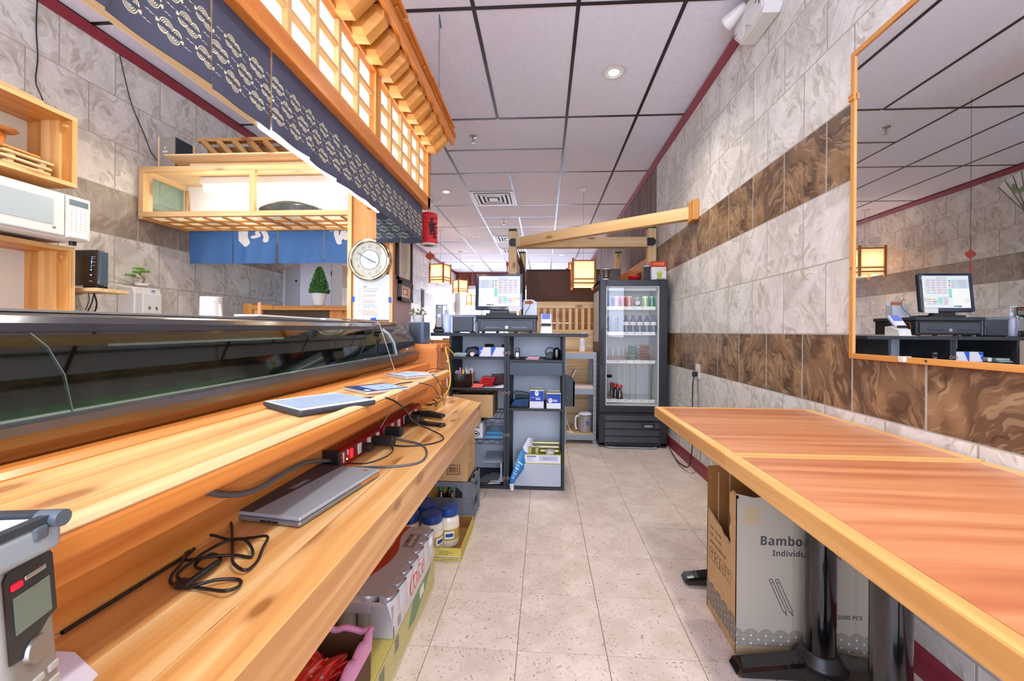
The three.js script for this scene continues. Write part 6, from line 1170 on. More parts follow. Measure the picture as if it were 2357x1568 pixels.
// ================================================================== FRIDGE, RACK, BOOTH, LANTERNS
{
  const t = thing('display_fridge', 'black upright glass-door drinks fridge against the right wall', 'fridge', [0.845, 0, 4.1]);
  const x0 = 0.53, x1 = 1.162, d0 = 3.86, d1 = 4.375, h = 1.598, dk = std(0x222327, 0.4);
  part(t, 'cabinet', [B(x0, x0 + 0.045, 0.35, h, d0 + 0.06, d1, 0.003), B(x1 - 0.045, x1, 0.35, h, d0 + 0.06, d1, 0.003), B(x0, x1, h - 0.03, h, d0 + 0.06, d1, 0.004), B(x0, x1, 0.03, 0.37, d0 + 0.03, d1, 0.004)], dk);
  part(t, 'inner_lining', [B(x0 + 0.045, x1 - 0.045, 0.37, h - 0.03, d1 - 0.03, d1 - 0.02), B(x0 + 0.0455, x0 + 0.05, 0.37, h - 0.03, d0 + 0.06, d1 - 0.03), B(x1 - 0.05, x1 - 0.0455, 0.37, h - 0.03, d0 + 0.06, d1 - 0.03), B(x0 + 0.05, x1 - 0.05, h - 0.036, h - 0.031, d0 + 0.06, d1 - 0.03), B(x0 + 0.05, x1 - 0.05, 0.371, 0.376, d0 + 0.06, d1 - 0.03)], std(0xd7dad6, 0.5));
  part(t, 'rear_fittings', [B(0.84, 0.86, 0.38, 0.84, d1 - 0.05, d1 - 0.03), B(0.92, 0.95, 0.38, 0.84, d1 - 0.05, d1 - 0.03), B(0.98, 1.01, 0.38, 0.84, d1 - 0.05, d1 - 0.03)], M.offwhite);
  const g = [[x0, x0 + 0.058, 0.335, h - 0.004], [x1 - 0.075, x1, 0.335, h - 0.004], [x0 + 0.058, x1 - 0.075, h - 0.062, h - 0.004], [x0 + 0.058, x1 - 0.075, 0.335, 0.398]];
  const door = part(t, 'door', g.map((q) => B(q[0], q[1], q[2], q[3], d0, d0 + 0.045, 0.004)), dk);
  part(door, 'door_seal', [[x0 + 0.058, x0 + 0.068, 0.398, h - 0.062], [x1 - 0.087, x1 - 0.075, 0.398, h - 0.062], [x0 + 0.068, x1 - 0.087, h - 0.074, h - 0.062], [x0 + 0.068, x1 - 0.087, 0.398, 0.408]].map((q) => B(q[0], q[1], q[2], q[3], d0 + 0.012, d0 + 0.04)), std(0xb9beb8, 0.4));
  part(door, 'door_glass', B(x0 + 0.06, x1 - 0.077, 0.4, h - 0.064, d0 + 0.022, d0 + 0.026), std(0xffffff, 0.02, 0, { transmission: 1, ior: 1.45 }));
  part(door, 'handle', [B(x0 + 0.012, x0 + 0.03, 0.78, 1.12, d0 - 0.018, d0 - 0.008, 0.004), B(x0 + 0.014, x0 + 0.028, 0.79, 0.81, d0 - 0.009, d0 + 0.002), B(x0 + 0.014, x0 + 0.028, 1.09, 1.11, d0 - 0.009, d0 + 0.002)], M.black);
  for (const y of [1.344, 1.099, 0.828, 0.452]) part(t, 'wire_shelf', [...[...Array(9).keys()].map((k) => rod([x0 + 0.06 + k * 0.064, y - 0.012, d0 + 0.075], [x0 + 0.06 + k * 0.064, y - 0.012, d1 - 0.04], 0.002, 6)), rod([x0 + 0.055, y - 0.014, d0 + 0.09], [x1 - 0.06, y - 0.014, d0 + 0.09], 0.003, 6), rod([x0 + 0.055, y - 0.014, d1 - 0.05], [x1 - 0.06, y - 0.014, d1 - 0.05], 0.003, 6)], std(0xc9ccc6, 0.4));
  const strip = canvasTex(512, 32, (c, w, h2) => { c.fillStyle = '#e6e8e0'; c.fillRect(0, 0, w, h2); c.fillStyle = '#5a6058'; for (let k = 0; k < 6; k++) { c.beginPath(); c.moveTo(36 + k * 82, 14); c.lineTo(66 + k * 82, 8); c.lineTo(44 + k * 82, 18); c.fill(); } });
  for (const y of [1.329, 1.084, 0.811, 0.433]) part(t, 'price_strip', [B(x0 + 0.066, x1 - 0.096, y - 0.016, y + 0.016, d0 + 0.066, d0 + 0.07)].map((q) => { q.userData.keepUv = true; return q; }), printMat(strip, 0.5));
  part(t, 'light_bar', B(x0 + 0.06, x1 - 0.08, h - 0.1, h - 0.068, d0 + 0.075, d0 + 0.11, 0.006), std(0xe4e6de, 0.4));
  part(t, 'lower_grille', [...[0.26, 0.185, 0.115, 0.05].map((y) => extX([[d0 + 0.002, y], [d0 + 0.022, y + 0.052], [d0 + 0.03, y + 0.052], [d0 + 0.03, y]], x0 + 0.055, x1 - 0.06, 0.001)), B(x0, x0 + 0.055, 0.02, 0.325, d0 + 0.004, d0 + 0.03, 0.003), B(x1 - 0.06, x1, 0.02, 0.325, d0 + 0.004, d0 + 0.03, 0.003), B(x0, x1, 0.312, 0.326, d0 + 0.004, d0 + 0.03, 0.003), B(x0, x1, 0.018, 0.045, d0 + 0.004, d0 + 0.03, 0.003)], dk);
  part(t, 'grille_gap', B(x0 + 0.055, x1 - 0.06, 0.045, 0.312, d0 + 0.028, d0 + 0.034), M.blackGloss);
  const lg = canvasTex(256, 64, (c, w, h2) => { c.fillStyle = '#232529'; c.fillRect(0, 0, w, h2); c.fillStyle = '#eef0f0'; c.font = 'italic bold 50px sans-serif'; c.textAlign = 'center'; c.textBaseline = 'middle'; c.fillText('HABCO', w / 2, h2 / 2 + 2); });
  part(t, 'logo', B(0.93, 1.05, 0.193, 0.224, d0 - 0.0005, d0 + 0.012), M.black); part(t, 'logo_print', sheet(0.116, 0.029, 0.99, 0.2085, d0 - 0.0012), printMat(lg, 0.4));
  part(t, 'kick_bar', tube([[x0 + 0.07, 0.012, d0 + 0.03], [x0 + 0.075, 0.01, d0 - 0.02], [x0 + 0.1, 0.01, d0 - 0.028], [x1 - 0.13, 0.01, d0 - 0.028], [x1 - 0.105, 0.01, d0 - 0.02], [x1 - 0.1, 0.012, d0 + 0.03]], 0.008, 60), M.rack);
  part(t, 'foot', [[x0 + 0.05, d0 + 0.08], [x1 - 0.05, d0 + 0.08], [x0 + 0.05, d1 - 0.05], [x1 - 0.05, d1 - 0.05]].map(([x, d]) => cylY(x, 0, 0.034, d, 0.018)), M.black);
  part(t, 'side_sheet', B(x0 - 0.003, x0 - 0.0005, 1.0, 1.5, d0 + 0.1, d1 - 0.05), M.offwhite);
  const il = new THREE.RectAreaLight(0xfafffc, 6, 0.45, 0.05); il.position.set(0.84, h - 0.104, -(d0 + 0.1)); il.lookAt(0.84, 0, -(d0 + 0.3)); scene.add(il);
  // contents
  const can = (label, x, y, d, col, grp) => { const c = thing('drink_can', label, 'can', [x, y, d]); part(c, 'body', lathe([[0.001, 0.002], [0.022, 0], [0.03, 0.008], [0.03, 0.1], [0.026, 0.11], [0.001, 0.11]], x, y, d, 20), col); part(c, 'top', cylY(x, y + 0.109, y + 0.113, d, 0.0265, 0.026, 20), M.steel); };
  const sy = 1.334, sd = 3.99;
  can('blue-grey can at the left end of the top fridge shelf', 0.645, sy, sd, std(0x5a6f9a, 0.3, 0.3)); can('pale lilac can, second from the left on the top fridge shelf', 0.705, sy, sd, std(0xc79ab8, 0.3, 0.3)); can('red can, third from the left on the top fridge shelf', 0.768, sy, sd, std(0xb0605c, 0.3, 0.3)); can('dull pink can right beside the red one on the top fridge shelf', 0.83, sy, sd, std(0xc08a88, 0.3, 0.3));
  can('pale green can, right of the small bottle on the top fridge shelf', 0.985, sy, sd, std(0xaec79a, 0.3, 0.3)); can('dark green can at the right end of the top fridge shelf', 1.05, sy, sd, std(0x3f8a6a, 0.3, 0.3));
  let b = thing('glass_bottle', 'small round-labelled bottle in the middle of the top fridge shelf', 'bottle', [0.905, sy, sd]);
  part(b, 'body', lathe([[0.001, 0], [0.022, 0], [0.026, 0.02], [0.027, 0.05], [0.016, 0.085], [0.012, 0.105], [0.001, 0.106]], 0.905, sy, sd, 20), std(0x7a8078, 0.2)); part(b, 'label', cylZ(0.905, sy + 0.05, sd - 0.03, sd - 0.026, 0.021, 20), M.paper);
  const jars = ['leftmost white-banded clear bottle on the second fridge shelf', 'second white-banded clear bottle on the second fridge shelf', 'middle white-banded clear bottle on the second fridge shelf', 'fourth white-banded clear bottle on the second fridge shelf', 'rightmost white-banded clear bottle on the second fridge shelf'];
  jars.forEach((l, k) => { const x = 0.8 + k * 0.066, j = thing('water_bottle', l, 'bottle', [x, 1.089, 3.98]); part(j, 'body', lathe([[0.001, 0], [0.027, 0], [0.029, 0.01], [0.029, 0.11], [0.014, 0.145], [0.013, 0.155]], x, 1.089, 3.98, 20), std(0x8f97ae, 0.1, 0, { transmission: 0.6 })); part(j, 'band', cylY(x, 1.165, 1.198, 3.98, 0.0296, 0.0296, 20), M.paper); part(j, 'cap', cylY(x, 1.244, 1.262, 3.98, 0.014, 0.014, 16), std(0x6c7484, 0.4)); });
  b = thing('water_pitcher', 'clear plastic pitcher on the left of the second fridge shelf', 'pitcher', [0.68, 1.089, 4.02]);
  part(b, 'body', lathe([[0.001, 0], [0.05, 0], [0.058, 0.16], [0.055, 0.16], [0.047, 0.006]], 0.68, 1.089, 4.02), std(0xb9c9cc, 0.1, 0, { transmission: 0.7 })); part(b, 'handle', tube([[0.63, 1.22, 4.0], [0.6, 1.21, 3.99], [0.6, 1.14, 3.99], [0.635, 1.12, 4.0]], 0.006), std(0x3c4448, 0.4));
  const bowlG = (x, y, d, s) => lathe([[0.001, 0.004], [0.03, 0], [0.034, 0.004], [0.052 * s, 0.026], [0.054 * s, 0.03], [0.05 * s, 0.029], [0.03, 0.009], [0.001, 0.008]], x, y, d, 24);
  const names = ['lowest', 'second lowest', 'middle', 'second highest', 'topmost'];
  for (let s = 0; s < 2; s++) for (let k = 0; k < 5; k++) { const x = 0.868 + s * 0.115, y = 0.819 + k * 0.031; solo('bowl', `${names[k]} of five bowls in the ${s ? 'brownish-pink right' : 'pale green left'} stack in the fridge`, 'bowl', bowlG(x, y, 4.0, k > 2 ? 0.95 : 1.02), std(s ? 0xb08a7c : 0x9fb3a6, 0.3), 'bowls stacked on the third fridge shelf'); }
  solo('serving_plate', 'white plate with orange garnish at the left of the third fridge shelf', 'plate', lathe([[0.001, 0.003], [0.06, 0.0], [0.1, 0.016], [0.102, 0.02], [0.06, 0.006], [0.001, 0.006]], 0.7, 0.819, 4.0), M.white);
  solo('orange_garnish', 'orange salmon pieces lying on the white plate in the fridge', 'food', [B(0.65, 0.7, 0.826, 0.84, 3.96, 4.0, 0.005), B(0.705, 0.75, 0.826, 0.838, 3.95, 4.0, 0.005)], std(0xd0745a, 0.5));
  ['leftmost', 'second', 'third', 'rightmost'].forEach((n, k) => solo('drinking_glass', `${n} clear glass behind the plate on the third fridge shelf`, 'glass', lathe([[0.001, 0.002], [0.022, 0], [0.026, 0.11], [0.024, 0.11], [0.02, 0.006], [0.001, 0.006]], 0.645 + k * 0.055, 0.819, 4.14, 20), M.glass));
  b = thing('glass_carafe', 'tall glass carafe with black stopper at the bottom left of the fridge', 'carafe', [0.645, 0.443, 4.0]); part(b, 'body', lathe([[0.001, 0.002], [0.03, 0], [0.031, 0.01], [0.026, 0.16], [0.026, 0.21], [0.023, 0.21], [0.022, 0.16], [0.027, 0.012], [0.001, 0.008]], 0.645, 0.443, 4.0), M.glass); part(b, 'stopper', cylY(0.645, 0.65, 0.676, 4.0, 0.024, 0.029), M.black);
  [['soy sauce bottle with bright red cap, nearest in the fridge bottom', 0.742, 3.98, 0], ['soy sauce bottle with red cap, middle of three in the fridge bottom', 0.715, 4.06, 1], ['soy sauce bottle with dull red cap, rearmost in the fridge bottom', 0.69, 4.14, 2]].forEach(([l, x, d, k]) => { const s = thing('soy_bottle', l, 'bottle', [x, 0.443, d]); part(s, 'body', lathe([[0.001, 0], [0.033, 0], [0.035, 0.01], [0.03, 0.05], [0.018, 0.085], [0.015, 0.11], [0.001, 0.111]], x, 0.443, d, 24), std(0x1f1a17, 0.08, 0, { clearcoat: 1 })); part(s, 'cap', [cylY(x, 0.553, 0.583, d, 0.023, 0.021), rod([x, 0.572, d], [x + 0.028, 0.568, d - 0.01], 0.005)], k === 2 ? std(0x9a3238, 0.4) : M.redPlastic); });
  solo('cable', 'grey tube running down inside the right of the fridge', 'cable', tube([[1.075, 0.8, 4.05], [1.06, 0.65, 4.02], [1.045, 0.5, 3.99], [1.04, 0.445, 3.96]], 0.004), M.cableGrey);
  // ---- on top of the fridge
  const ty = h + 0.0005;
  b = thing('straw_box', 'red and white straw box printed with a yellow drink on the fridge', 'box', [1.09, ty, 3.94]);
  const st = canvasTex(256, 288, (c, w, h2) => { c.fillStyle = '#eceae6'; c.fillRect(0, 0, w, h2); c.fillStyle = '#c81e24'; c.fillRect(0, 0, w, 92); c.fillStyle = '#f4c23a'; c.font = 'bold 58px serif'; c.textAlign = 'center'; c.fillText('STONE', w / 2, 66); c.fillStyle = '#c7cc4e'; c.beginPath(); c.moveTo(86, 170); c.lineTo(196, 160); c.lineTo(176, 270); c.lineTo(110, 270); c.fill(); c.fillStyle = '#e2e48c'; c.beginPath(); c.ellipse(142, 166, 58, 16, -0.08, 0, 7); c.fill(); c.strokeStyle = '#8e9a34'; c.lineWidth = 3; for (let k = 0; k < 7; k++) { c.beginPath(); c.moveTo(98 + k * 14, 184); c.lineTo(112 + k * 10, 266); c.stroke(); } c.strokeStyle = '#c9c4b4'; c.lineWidth = 6; c.beginPath(); c.moveTo(150, 160); c.lineTo(190, 100); c.moveTo(130, 160); c.lineTo(90, 104); c.stroke(); c.fillStyle = '#c81e24'; c.beginPath(); c.arc(226, 134, 9, 0, 7); c.fill(); });
  part(b, 'body', B(1.015, 1.15, ty, ty + 0.175, 3.88, 4.0, 0.002), std(0xe6e3de, 0.6)); part(b, 'print', sheet(0.134, 0.174, 1.0825, ty + 0.0875, 3.8795), printMat(st, 0.5)); part(b, 'side_band', B(1.0138, 1.0151, ty + 0.12, ty + 0.175, 3.882, 3.998), M.red);
  solo('plastic_tray', 'small clear tray under the straw box on the fridge', 'tray', [B(1.06, 1.14, ty - 0.0003, ty + 0.012, 3.862, 3.879, 0.003)], std(0xd8d8dc, 0.1, 0, { transmission: 0.6 }));
  b = thing('black_canister', 'tall black rectangular tin beside the straw box on the fridge', 'tin', [0.985, ty, 3.98]); part(b, 'body', B(0.955, 1.01, ty, ty + 0.13, 3.93, 4.03, 0.004), M.black); part(b, 'lid', B(0.953, 1.012, ty + 0.13, ty + 0.142, 3.928, 4.032, 0.004), M.offwhite);
  b = thing('serving_bowl', 'red plastic oval bowl on top of the fridge', 'bowl', [0.86, ty, 3.93]); part(b, 'body', lathe([[0.001, 0.002], [0.038, 0], [0.056, 0.036], [0.062, 0.04], [0.06, 0.034], [0.04, 0.005], [0.001, 0.005]], 0.86, ty, 3.93), M.redPlastic);
  b = thing('storage_box', 'dark brown box behind the paper cup on the fridge', 'box', [0.7, ty, 4.06]); part(b, 'body', B(0.635, 0.745, ty, ty + 0.115, 4.0, 4.13, 0.003), std(0x4a3a30, 0.6)); part(b, 'lid', B(0.632, 0.748, ty + 0.105, ty + 0.12, 3.997, 4.133, 0.003), std(0x3d3029, 0.6));
  b = thing('paper_cup', 'dark brown paper coffee cup with steam emblem on the fridge', 'cup', [0.59, ty, 3.92]); part(b, 'cup', lathe([[0.001, 0.003], [0.026, 0], [0.034, 0.1], [0.037, 0.104], [0.033, 0.104], [0.025, 0.006], [0.001, 0.006]], 0.59, ty, 3.92), std(0x4e4038, 0.5)); part(b, 'rim', new THREE.TorusGeometry(0.0355, 0.0028, 8, 28).rotateX(PI / 2).translate(0.59, ty + 0.104, -3.92), M.paper); part(b, 'base_band', cylY(0.59, ty + 0.002, ty + 0.012, 3.92, 0.0275, 0.0268), M.paper);
  part(b, 'emblem', [extZ([[-0.01, 0.03], [0.01, 0.03], [0.007, 0.036], [-0.007, 0.036]].map(([x, y]) => [x + 0.59, y + ty]), 3.884, 3.888), extZ([[0, 0.042], [0.006, 0.052], [0, 0.062], [0.002, 0.052]].map(([x, y]) => [x + 0.59, y + ty + 0.002]), 3.884, 3.886)], M.paper);
  solo('foil_can', 'shiny metal canister lid behind the paper cup on the fridge', 'tin', lathe([[0.001, 0.001], [0.03, 0.001], [0.03, 0.12], [0.022, 0.135], [0.001, 0.136]], 0.585, ty, 4.04), M.steel);
  ['nearest', 'middle', 'farthest'].forEach((n, k) => solo('spice_jar', `${n} small dark jar in the row along the left edge of the fridge top`, 'jar', [cylY(0.548, ty, ty + 0.05, 3.99 + k * 0.05 + 0.06, 0.016), cylY(0.548, ty + 0.05, ty + 0.066, 4.05 + k * 0.05, 0.0165)], k % 2 ? std(0x6a6f70, 0.3) : M.darkGrey));
}
// ---- grey metal rack with pitcher and bottle
{
  const t = thing('metal_rack', 'grey slotted steel rack standing left of the drinks fridge', 'rack', [0.37, 0, 4.1]);
  const x0 = 0.19, x1 = 0.514, d0 = 3.95, d1 = 4.3;
  for (const [x, d] of [[x1, d0], [x1, d1], [x0, d0], [x0, d1]]) { const s = x === x1 ? -1 : 1, e = d === d0 ? 1 : -1; part(t, 'post', [B(Math.min(x, x + s * 0.032), Math.max(x, x + s * 0.032), 0, 0.9, Math.min(d, d + e * 0.003), Math.max(d, d + e * 0.003)), B(Math.min(x, x + s * 0.003), Math.max(x, x + s * 0.003), 0, 0.9, Math.min(d, d + e * 0.032), Math.max(d, d + e * 0.032))], M.rack); }
  part(t, 'post_slots', [...Array(18).keys()].map((k) => B(x1 - 0.024, x1 - 0.008, 0.04 + k * 0.048, 0.046 + k * 0.048, d0 - 0.0006, d0)), M.darkGrey);
  for (const y of [0.893, 0.544, 0.098]) { for (const q of [d0 + 0.003, d1 - 0.009]) part(t, 'shelf_beam', B(x0, x1, y - 0.06, y - 0.004, q, q + 0.006, 0.001), M.rack); part(t, 'shelf_board', grain(B(x0 + 0.004, x1 - 0.004, y - 0.01, y, d0 + 0.004, d1 - 0.004), 'x'), M.pale); }
  const p = thing('water_pitcher', 'clear plastic pitcher with white lid on the bottom rack shelf', 'pitcher', [0.4, 0.098, 4.06]);
  part(p, 'body', lathe([[0.001, 0.002], [0.062, 0], [0.066, 0.01], [0.072, 0.17], [0.069, 0.17], [0.06, 0.008], [0.001, 0.006]], 0.415, 0.0985, 4.06), std(0xc9c0bc, 0.12, 0, { transmission: 0.45 })); part(p, 'lid', lathe([[0.001, 0.03], [0.05, 0.028], [0.07, 0.012], [0.076, 0.0], [0.001, 0.0]], 0.415, 0.269, 4.06), std(0xdfe0ea, 0.4)); part(p, 'handle', tube([[0.352, 0.26, 4.03], [0.325, 0.255, 4.02], [0.32, 0.15, 4.02], [0.33, 0.13, 4.02]], 0.011), std(0xdcdce6, 0.4)); part(p, 'mark', [extZ([[0.415, 0.2], [0.455, 0.2], [0.455, 0.214], [0.415, 0.214]], 3.984, 3.986), extZ([[0.42, 0.18], [0.45, 0.18], [0.45, 0.19], [0.42, 0.19]], 3.984, 3.986)], M.blue);
  const b = thing('squeeze_bottle', 'white labelled bottle on the top shelf of the metal rack', 'bottle', [0.39, 0.894, 4.05]); part(b, 'body', lathe([[0.001, 0.001], [0.03, 0], [0.032, 0.01], [0.032, 0.12], [0.012, 0.15], [0.001, 0.151]], 0.383, 0.894, 4.05), std(0xe9dfd0, 0.4)); part(b, 'cap', lathe([[0.001, 0.05], [0.006, 0.05], [0.014, 0.02], [0.024, 0.0], [0.001, 0.0]], 0.383, 1.04, 4.05), std(0xd6cfd2, 0.4)); part(b, 'label', cylY(0.383, 0.955, 1.01, 4.05, 0.0328), std(0xd8d4dc, 0.5));
  solo('paper_stack', 'white and pink papers lying on the middle rack shelf', 'papers', [B(0.3, 0.49, 0.5445, 0.556, 3.96, 4.2, 0.002), B(0.31, 0.5, 0.556, 0.563, 3.97, 4.18, 0.002)], std(0xe6cfca, 0.7));
  solo('white_rod', 'pair of pale rods leaning on the bottom rack shelf', 'rod', [rod([0.2, 0.106, 4.0], [0.3, 0.106, 3.97], 0.007), rod([0.21, 0.25, 4.1], [0.27, 0.107, 3.98], 0.004)], M.offwhite);
}
// ---- timber booth: posts, beams, slatted partition and dark screen
{
  const t = thing('timber_booth', 'pine timber booth frame with green-topped posts and a slanted beam', 'booth', [0.4, 0, 5.2]);
  const green = std(0x2f5a34, 0.7);
  const post = (x, d, y1, w = 0.09) => { const p = part(t, 'post', grain(B(x - w / 2, x + w / 2, 0, y1 - 0.025, d - w / 2, d + w / 2, 0.006), 'y'), M.pale); part(p, 'green_top', B(x - w / 2, x + w / 2, y1 - 0.025, y1 + 0.002, d - w / 2, d + w / 2, 0.01, 2), green); };
  post(-0.352, 4.44, 2.225); post(1.156, 4.44, 2.245); post(-0.33, 6.05, 2.295); post(1.09, 6.05, 2.29);
  part(t, 'beam', grain(bar([-0.31, 2.073, 4.44], [1.112, 2.073, 4.44], 0.09, 0.108, 0.004), 'x'), M.pale);
  part(t, 'slanted_beam', grain(bar([-0.24, 2.07, 4.35], [1.2, 2.07, 3.36], 0.07, 0.1, 0.004), 'x'), M.paleEdge);
  part(t, 'beam_end', grain(bar([-0.31, 2.07, 4.38], [-0.215, 2.07, 4.36], 0.05, 0.1, 0.003), 'x'), M.pale);
  part(t, 'wall_block', grain(B(1.165, 1.214, 1.99, 2.15, 3.24, 3.37, 0.004), 'y'), M.amber);
  part(t, 'side_beam', grain(bar([1.16, 1.86, 4.49], [1.1, 1.84, 6.0], 0.07, 0.12, 0.004), 'z'), M.amber); part(t, 'side_beam', grain(bar([-0.345, 1.95, 4.49], [-0.33, 1.95, 6.0], 0.07, 0.1, 0.004), 'z'), M.pale);
  part(t, 'bracket', [extZ([[-0.385, 2.04], [-0.365, 2.03], [-0.3, 2.03], [-0.3, 2.116], [-0.365, 2.116], [-0.385, 2.1], [-0.39, 2.07]], 4.386, 4.392), extZ([[1.1, 2.03], [1.165, 2.03], [1.185, 2.045], [1.195, 2.073], [1.185, 2.1], [1.165, 2.116], [1.1, 2.116]], 4.386, 4.392)], M.black);
  // slatted bench back in front of a knotty board
  const bd = 4.44;
  part(t, 'rail', grain(B(-0.3, 1.1, 1.355, 1.425, bd - 0.02, bd + 0.02, 0.003), 'x'), M.pale); part(t, 'rail', grain(B(-0.3, 1.1, 1.06, 1.12, bd - 0.02, bd + 0.02, 0.003), 'x'), M.pale);
  for (let k = 0; k < 20; k++) { const x = -0.27 + k * 0.069; part(t, 'slat', grain(B(x - 0.015, x + 0.018, 1.115, 1.36, bd - 0.012, bd + 0.012, 0.002), 'y'), M.pale); }
  for (let k = 0; k < 6; k++) part(t, 'panel_board', grain(B(-0.3, 1.1, 0.03 + k * 0.172, 0.199 + k * 0.172, bd - 0.015, bd + 0.015, 0.002), 'x'), M.pale);
  part(t, 'bench_seat', grain(B(-0.28, 1.1, 0.42, 0.45, 4.5, 4.95, 0.004), 'x'), M.pineRail); part(t, 'bench_front', grain(B(-0.28, 1.1, 0.02, 0.42, 4.9, 4.93), 'x'), M.pineRail);
  part(t, 'rail', grain(B(-0.29, 1.05, 1.5, 1.55, 6.03, 6.07, 0.003), 'x'), M.pale);
  for (let k = 0; k < 6; k++) part(t, 'panel_board', grain(B(-0.29, 1.05, 0.03 + k * 0.24, 0.267 + k * 0.24, 6.03, 6.05, 0.002), 'x'), M.amber);
  const sc = thing('bamboo_screen', 'dark brown woven roller screen hanging at the back of the booth', 'screen', [0.4, 1.3, 6.1]);
  const weave = metric(std(0xf0e0d8, 0.8, 0, { map: dataTex(64, 64, (u, v, i, j) => { const a = ((i >> 2) + (j >> 2)) & 1, l = (i % 8 === 0 || j % 8 === 0) ? 0.55 : 1; return [(a ? 150 : 124) * l, (a ? 128 : 104) * l, (a ? 116 : 92) * l]; }) }), 0.09);
  part(sc, 'sheet', B(-0.272, 1.035, 1.3, 2.025, 6.115, 6.12), weave); part(sc, 'roller', cylX(-0.28, 1.04, 2.03, 6.12, 0.014), std(0x4a382e, 0.6)); part(sc, 'cord_lock', cylY(0.34, 2.015, 2.06, 6.1, 0.02, 0.012), std(0x4a382e, 0.6));
  const cu = thing('hanging_cloth', 'dark purple cloth hung at the left side of the booth', 'curtain', [-0.3, 1.2, 5.3]); part(cu, 'cloth', clothPanel(1.1, 0.75, 0.012, 5).rotateY(PI / 2).translate(-0.285, 1.98, -4.72), std(0x3c2e44, 0.8)); part(cu, 'hanging_rod', cylZ(-0.285, 1.985, 4.5, 6.0, 0.006), M.black);
  const w = thing('red_charm', 'small red tasselled charm on the left booth post', 'ornament', [-0.41, 1.8, 4.42]); part(w, 'knot', extZ(rrect(0.03, 0.05, 0.012).map(([x, y]) => [x - 0.41, y + 1.84]), 4.41, 4.42, 0.003), M.red); part(w, 'tassel', cylY(-0.41, 1.74, 1.815, 4.415, 0.004, 0.008, 10), M.red);
}
// ---- paper lanterns
M.lanternPaper = std(0xfff0dc, 0.9, 0, { transmission: 0.5, emissive: 0xffd2a8, emissiveIntensity: 0.26 });
M.lanternWood = std(0xc98544, 0.55);
function lantern(label, x, y, d, s, turn = 0, topY = ROOM.h) {       // square shade of four posts, rails and paper, on a cord; y = bottom
  const t = thing('pendant_lantern', label, 'pendant lamp', [x, y, d], turn), W = 0.125 * s, H = 0.34 * s;
  for (const [a, b] of [[-1, -1], [1, -1], [-1, 1], [1, 1]]) local(t, 'post', new THREE.BoxGeometry(0.022 * s, H, 0.022 * s).translate(a * W, H / 2, b * W), M.lanternWood);
  for (const yy of [0.055, 0.1, 0.31]) for (const [a, b] of [[0, -1], [0, 1], [-1, 0], [1, 0]]) local(t, 'rail', new THREE.BoxGeometry(a ? 0.014 * s : 2 * W, 0.014 * s, b ? 0.014 * s : 2 * W).translate(a * W, yy * s, b * W), M.lanternWood);
  for (const [a, b, r] of [[0, 1, 0], [0, -1, 0], [1, 0, 1], [-1, 0, 1]]) local(t, 'paper_panel', new THREE.BoxGeometry(r ? 0.002 : 2 * W - 0.02 * s, 0.28 * s, r ? 2 * W - 0.02 * s : 0.002).translate(a * (W - 0.006), 0.165 * s, b * (W - 0.006)), M.lanternPaper);
  local(t, 'bulb', new THREE.SphereGeometry(0.03 * s, 20, 14).translate(0, 0.17 * s, 0), glow(0xffecd0, 7));
  local(t, 'socket', [new THREE.CylinderGeometry(0.016 * s, 0.016 * s, 0.1 * s, 14).translate(0, 0.25 * s, 0), new THREE.BoxGeometry(2 * W, 0.012 * s, 0.012 * s).translate(0, 0.31 * s, 0)], M.black);
  local(t, 'cord', new THREE.CylinderGeometry(0.003, 0.003, topY - y - 0.31 * s, 8).translate(0, (topY - y + 0.31 * s) / 2, 0), M.cableWhite);
  local(t, 'ceiling_rose', new THREE.CylinderGeometry(0.06, 0.035, 0.03, 24).translate(0, topY - y - 0.016, 0), M.white);
  const l = new THREE.PointLight(0xffe2c4, LUM.lantern, 0, 2); l.position.set(x, y + 0.17 * s, -d); l.castShadow = true; l.shadow.radius = 2; scene.add(l);
}
lantern('square paper lantern with glowing bulb in front of the dark booth screen', 0.51, 1.67, 5.37, 1.13);
lantern('square paper lantern partly hidden above the nearest one, beyond the booth beam', 0.62, 2.02, 7.3, 1.0, 0.7);
lantern('square paper lantern hanging left, beneath the red knot ornament', -1.95, 1.98, 7.42, 1.12, -0.25);
lantern('square paper lantern turned corner-on, between the left one and the till', -1.985, 1.985, 9.4, 1.0, 0.75);
lantern('small far paper lantern half hidden by the till screen', -2.05, 1.82, 11.4, 1.0, 0.75);
lantern('paper lantern by the left wall beside the framed certificate', -2.45, 1.95, 6.4, 1.35, 0.1);
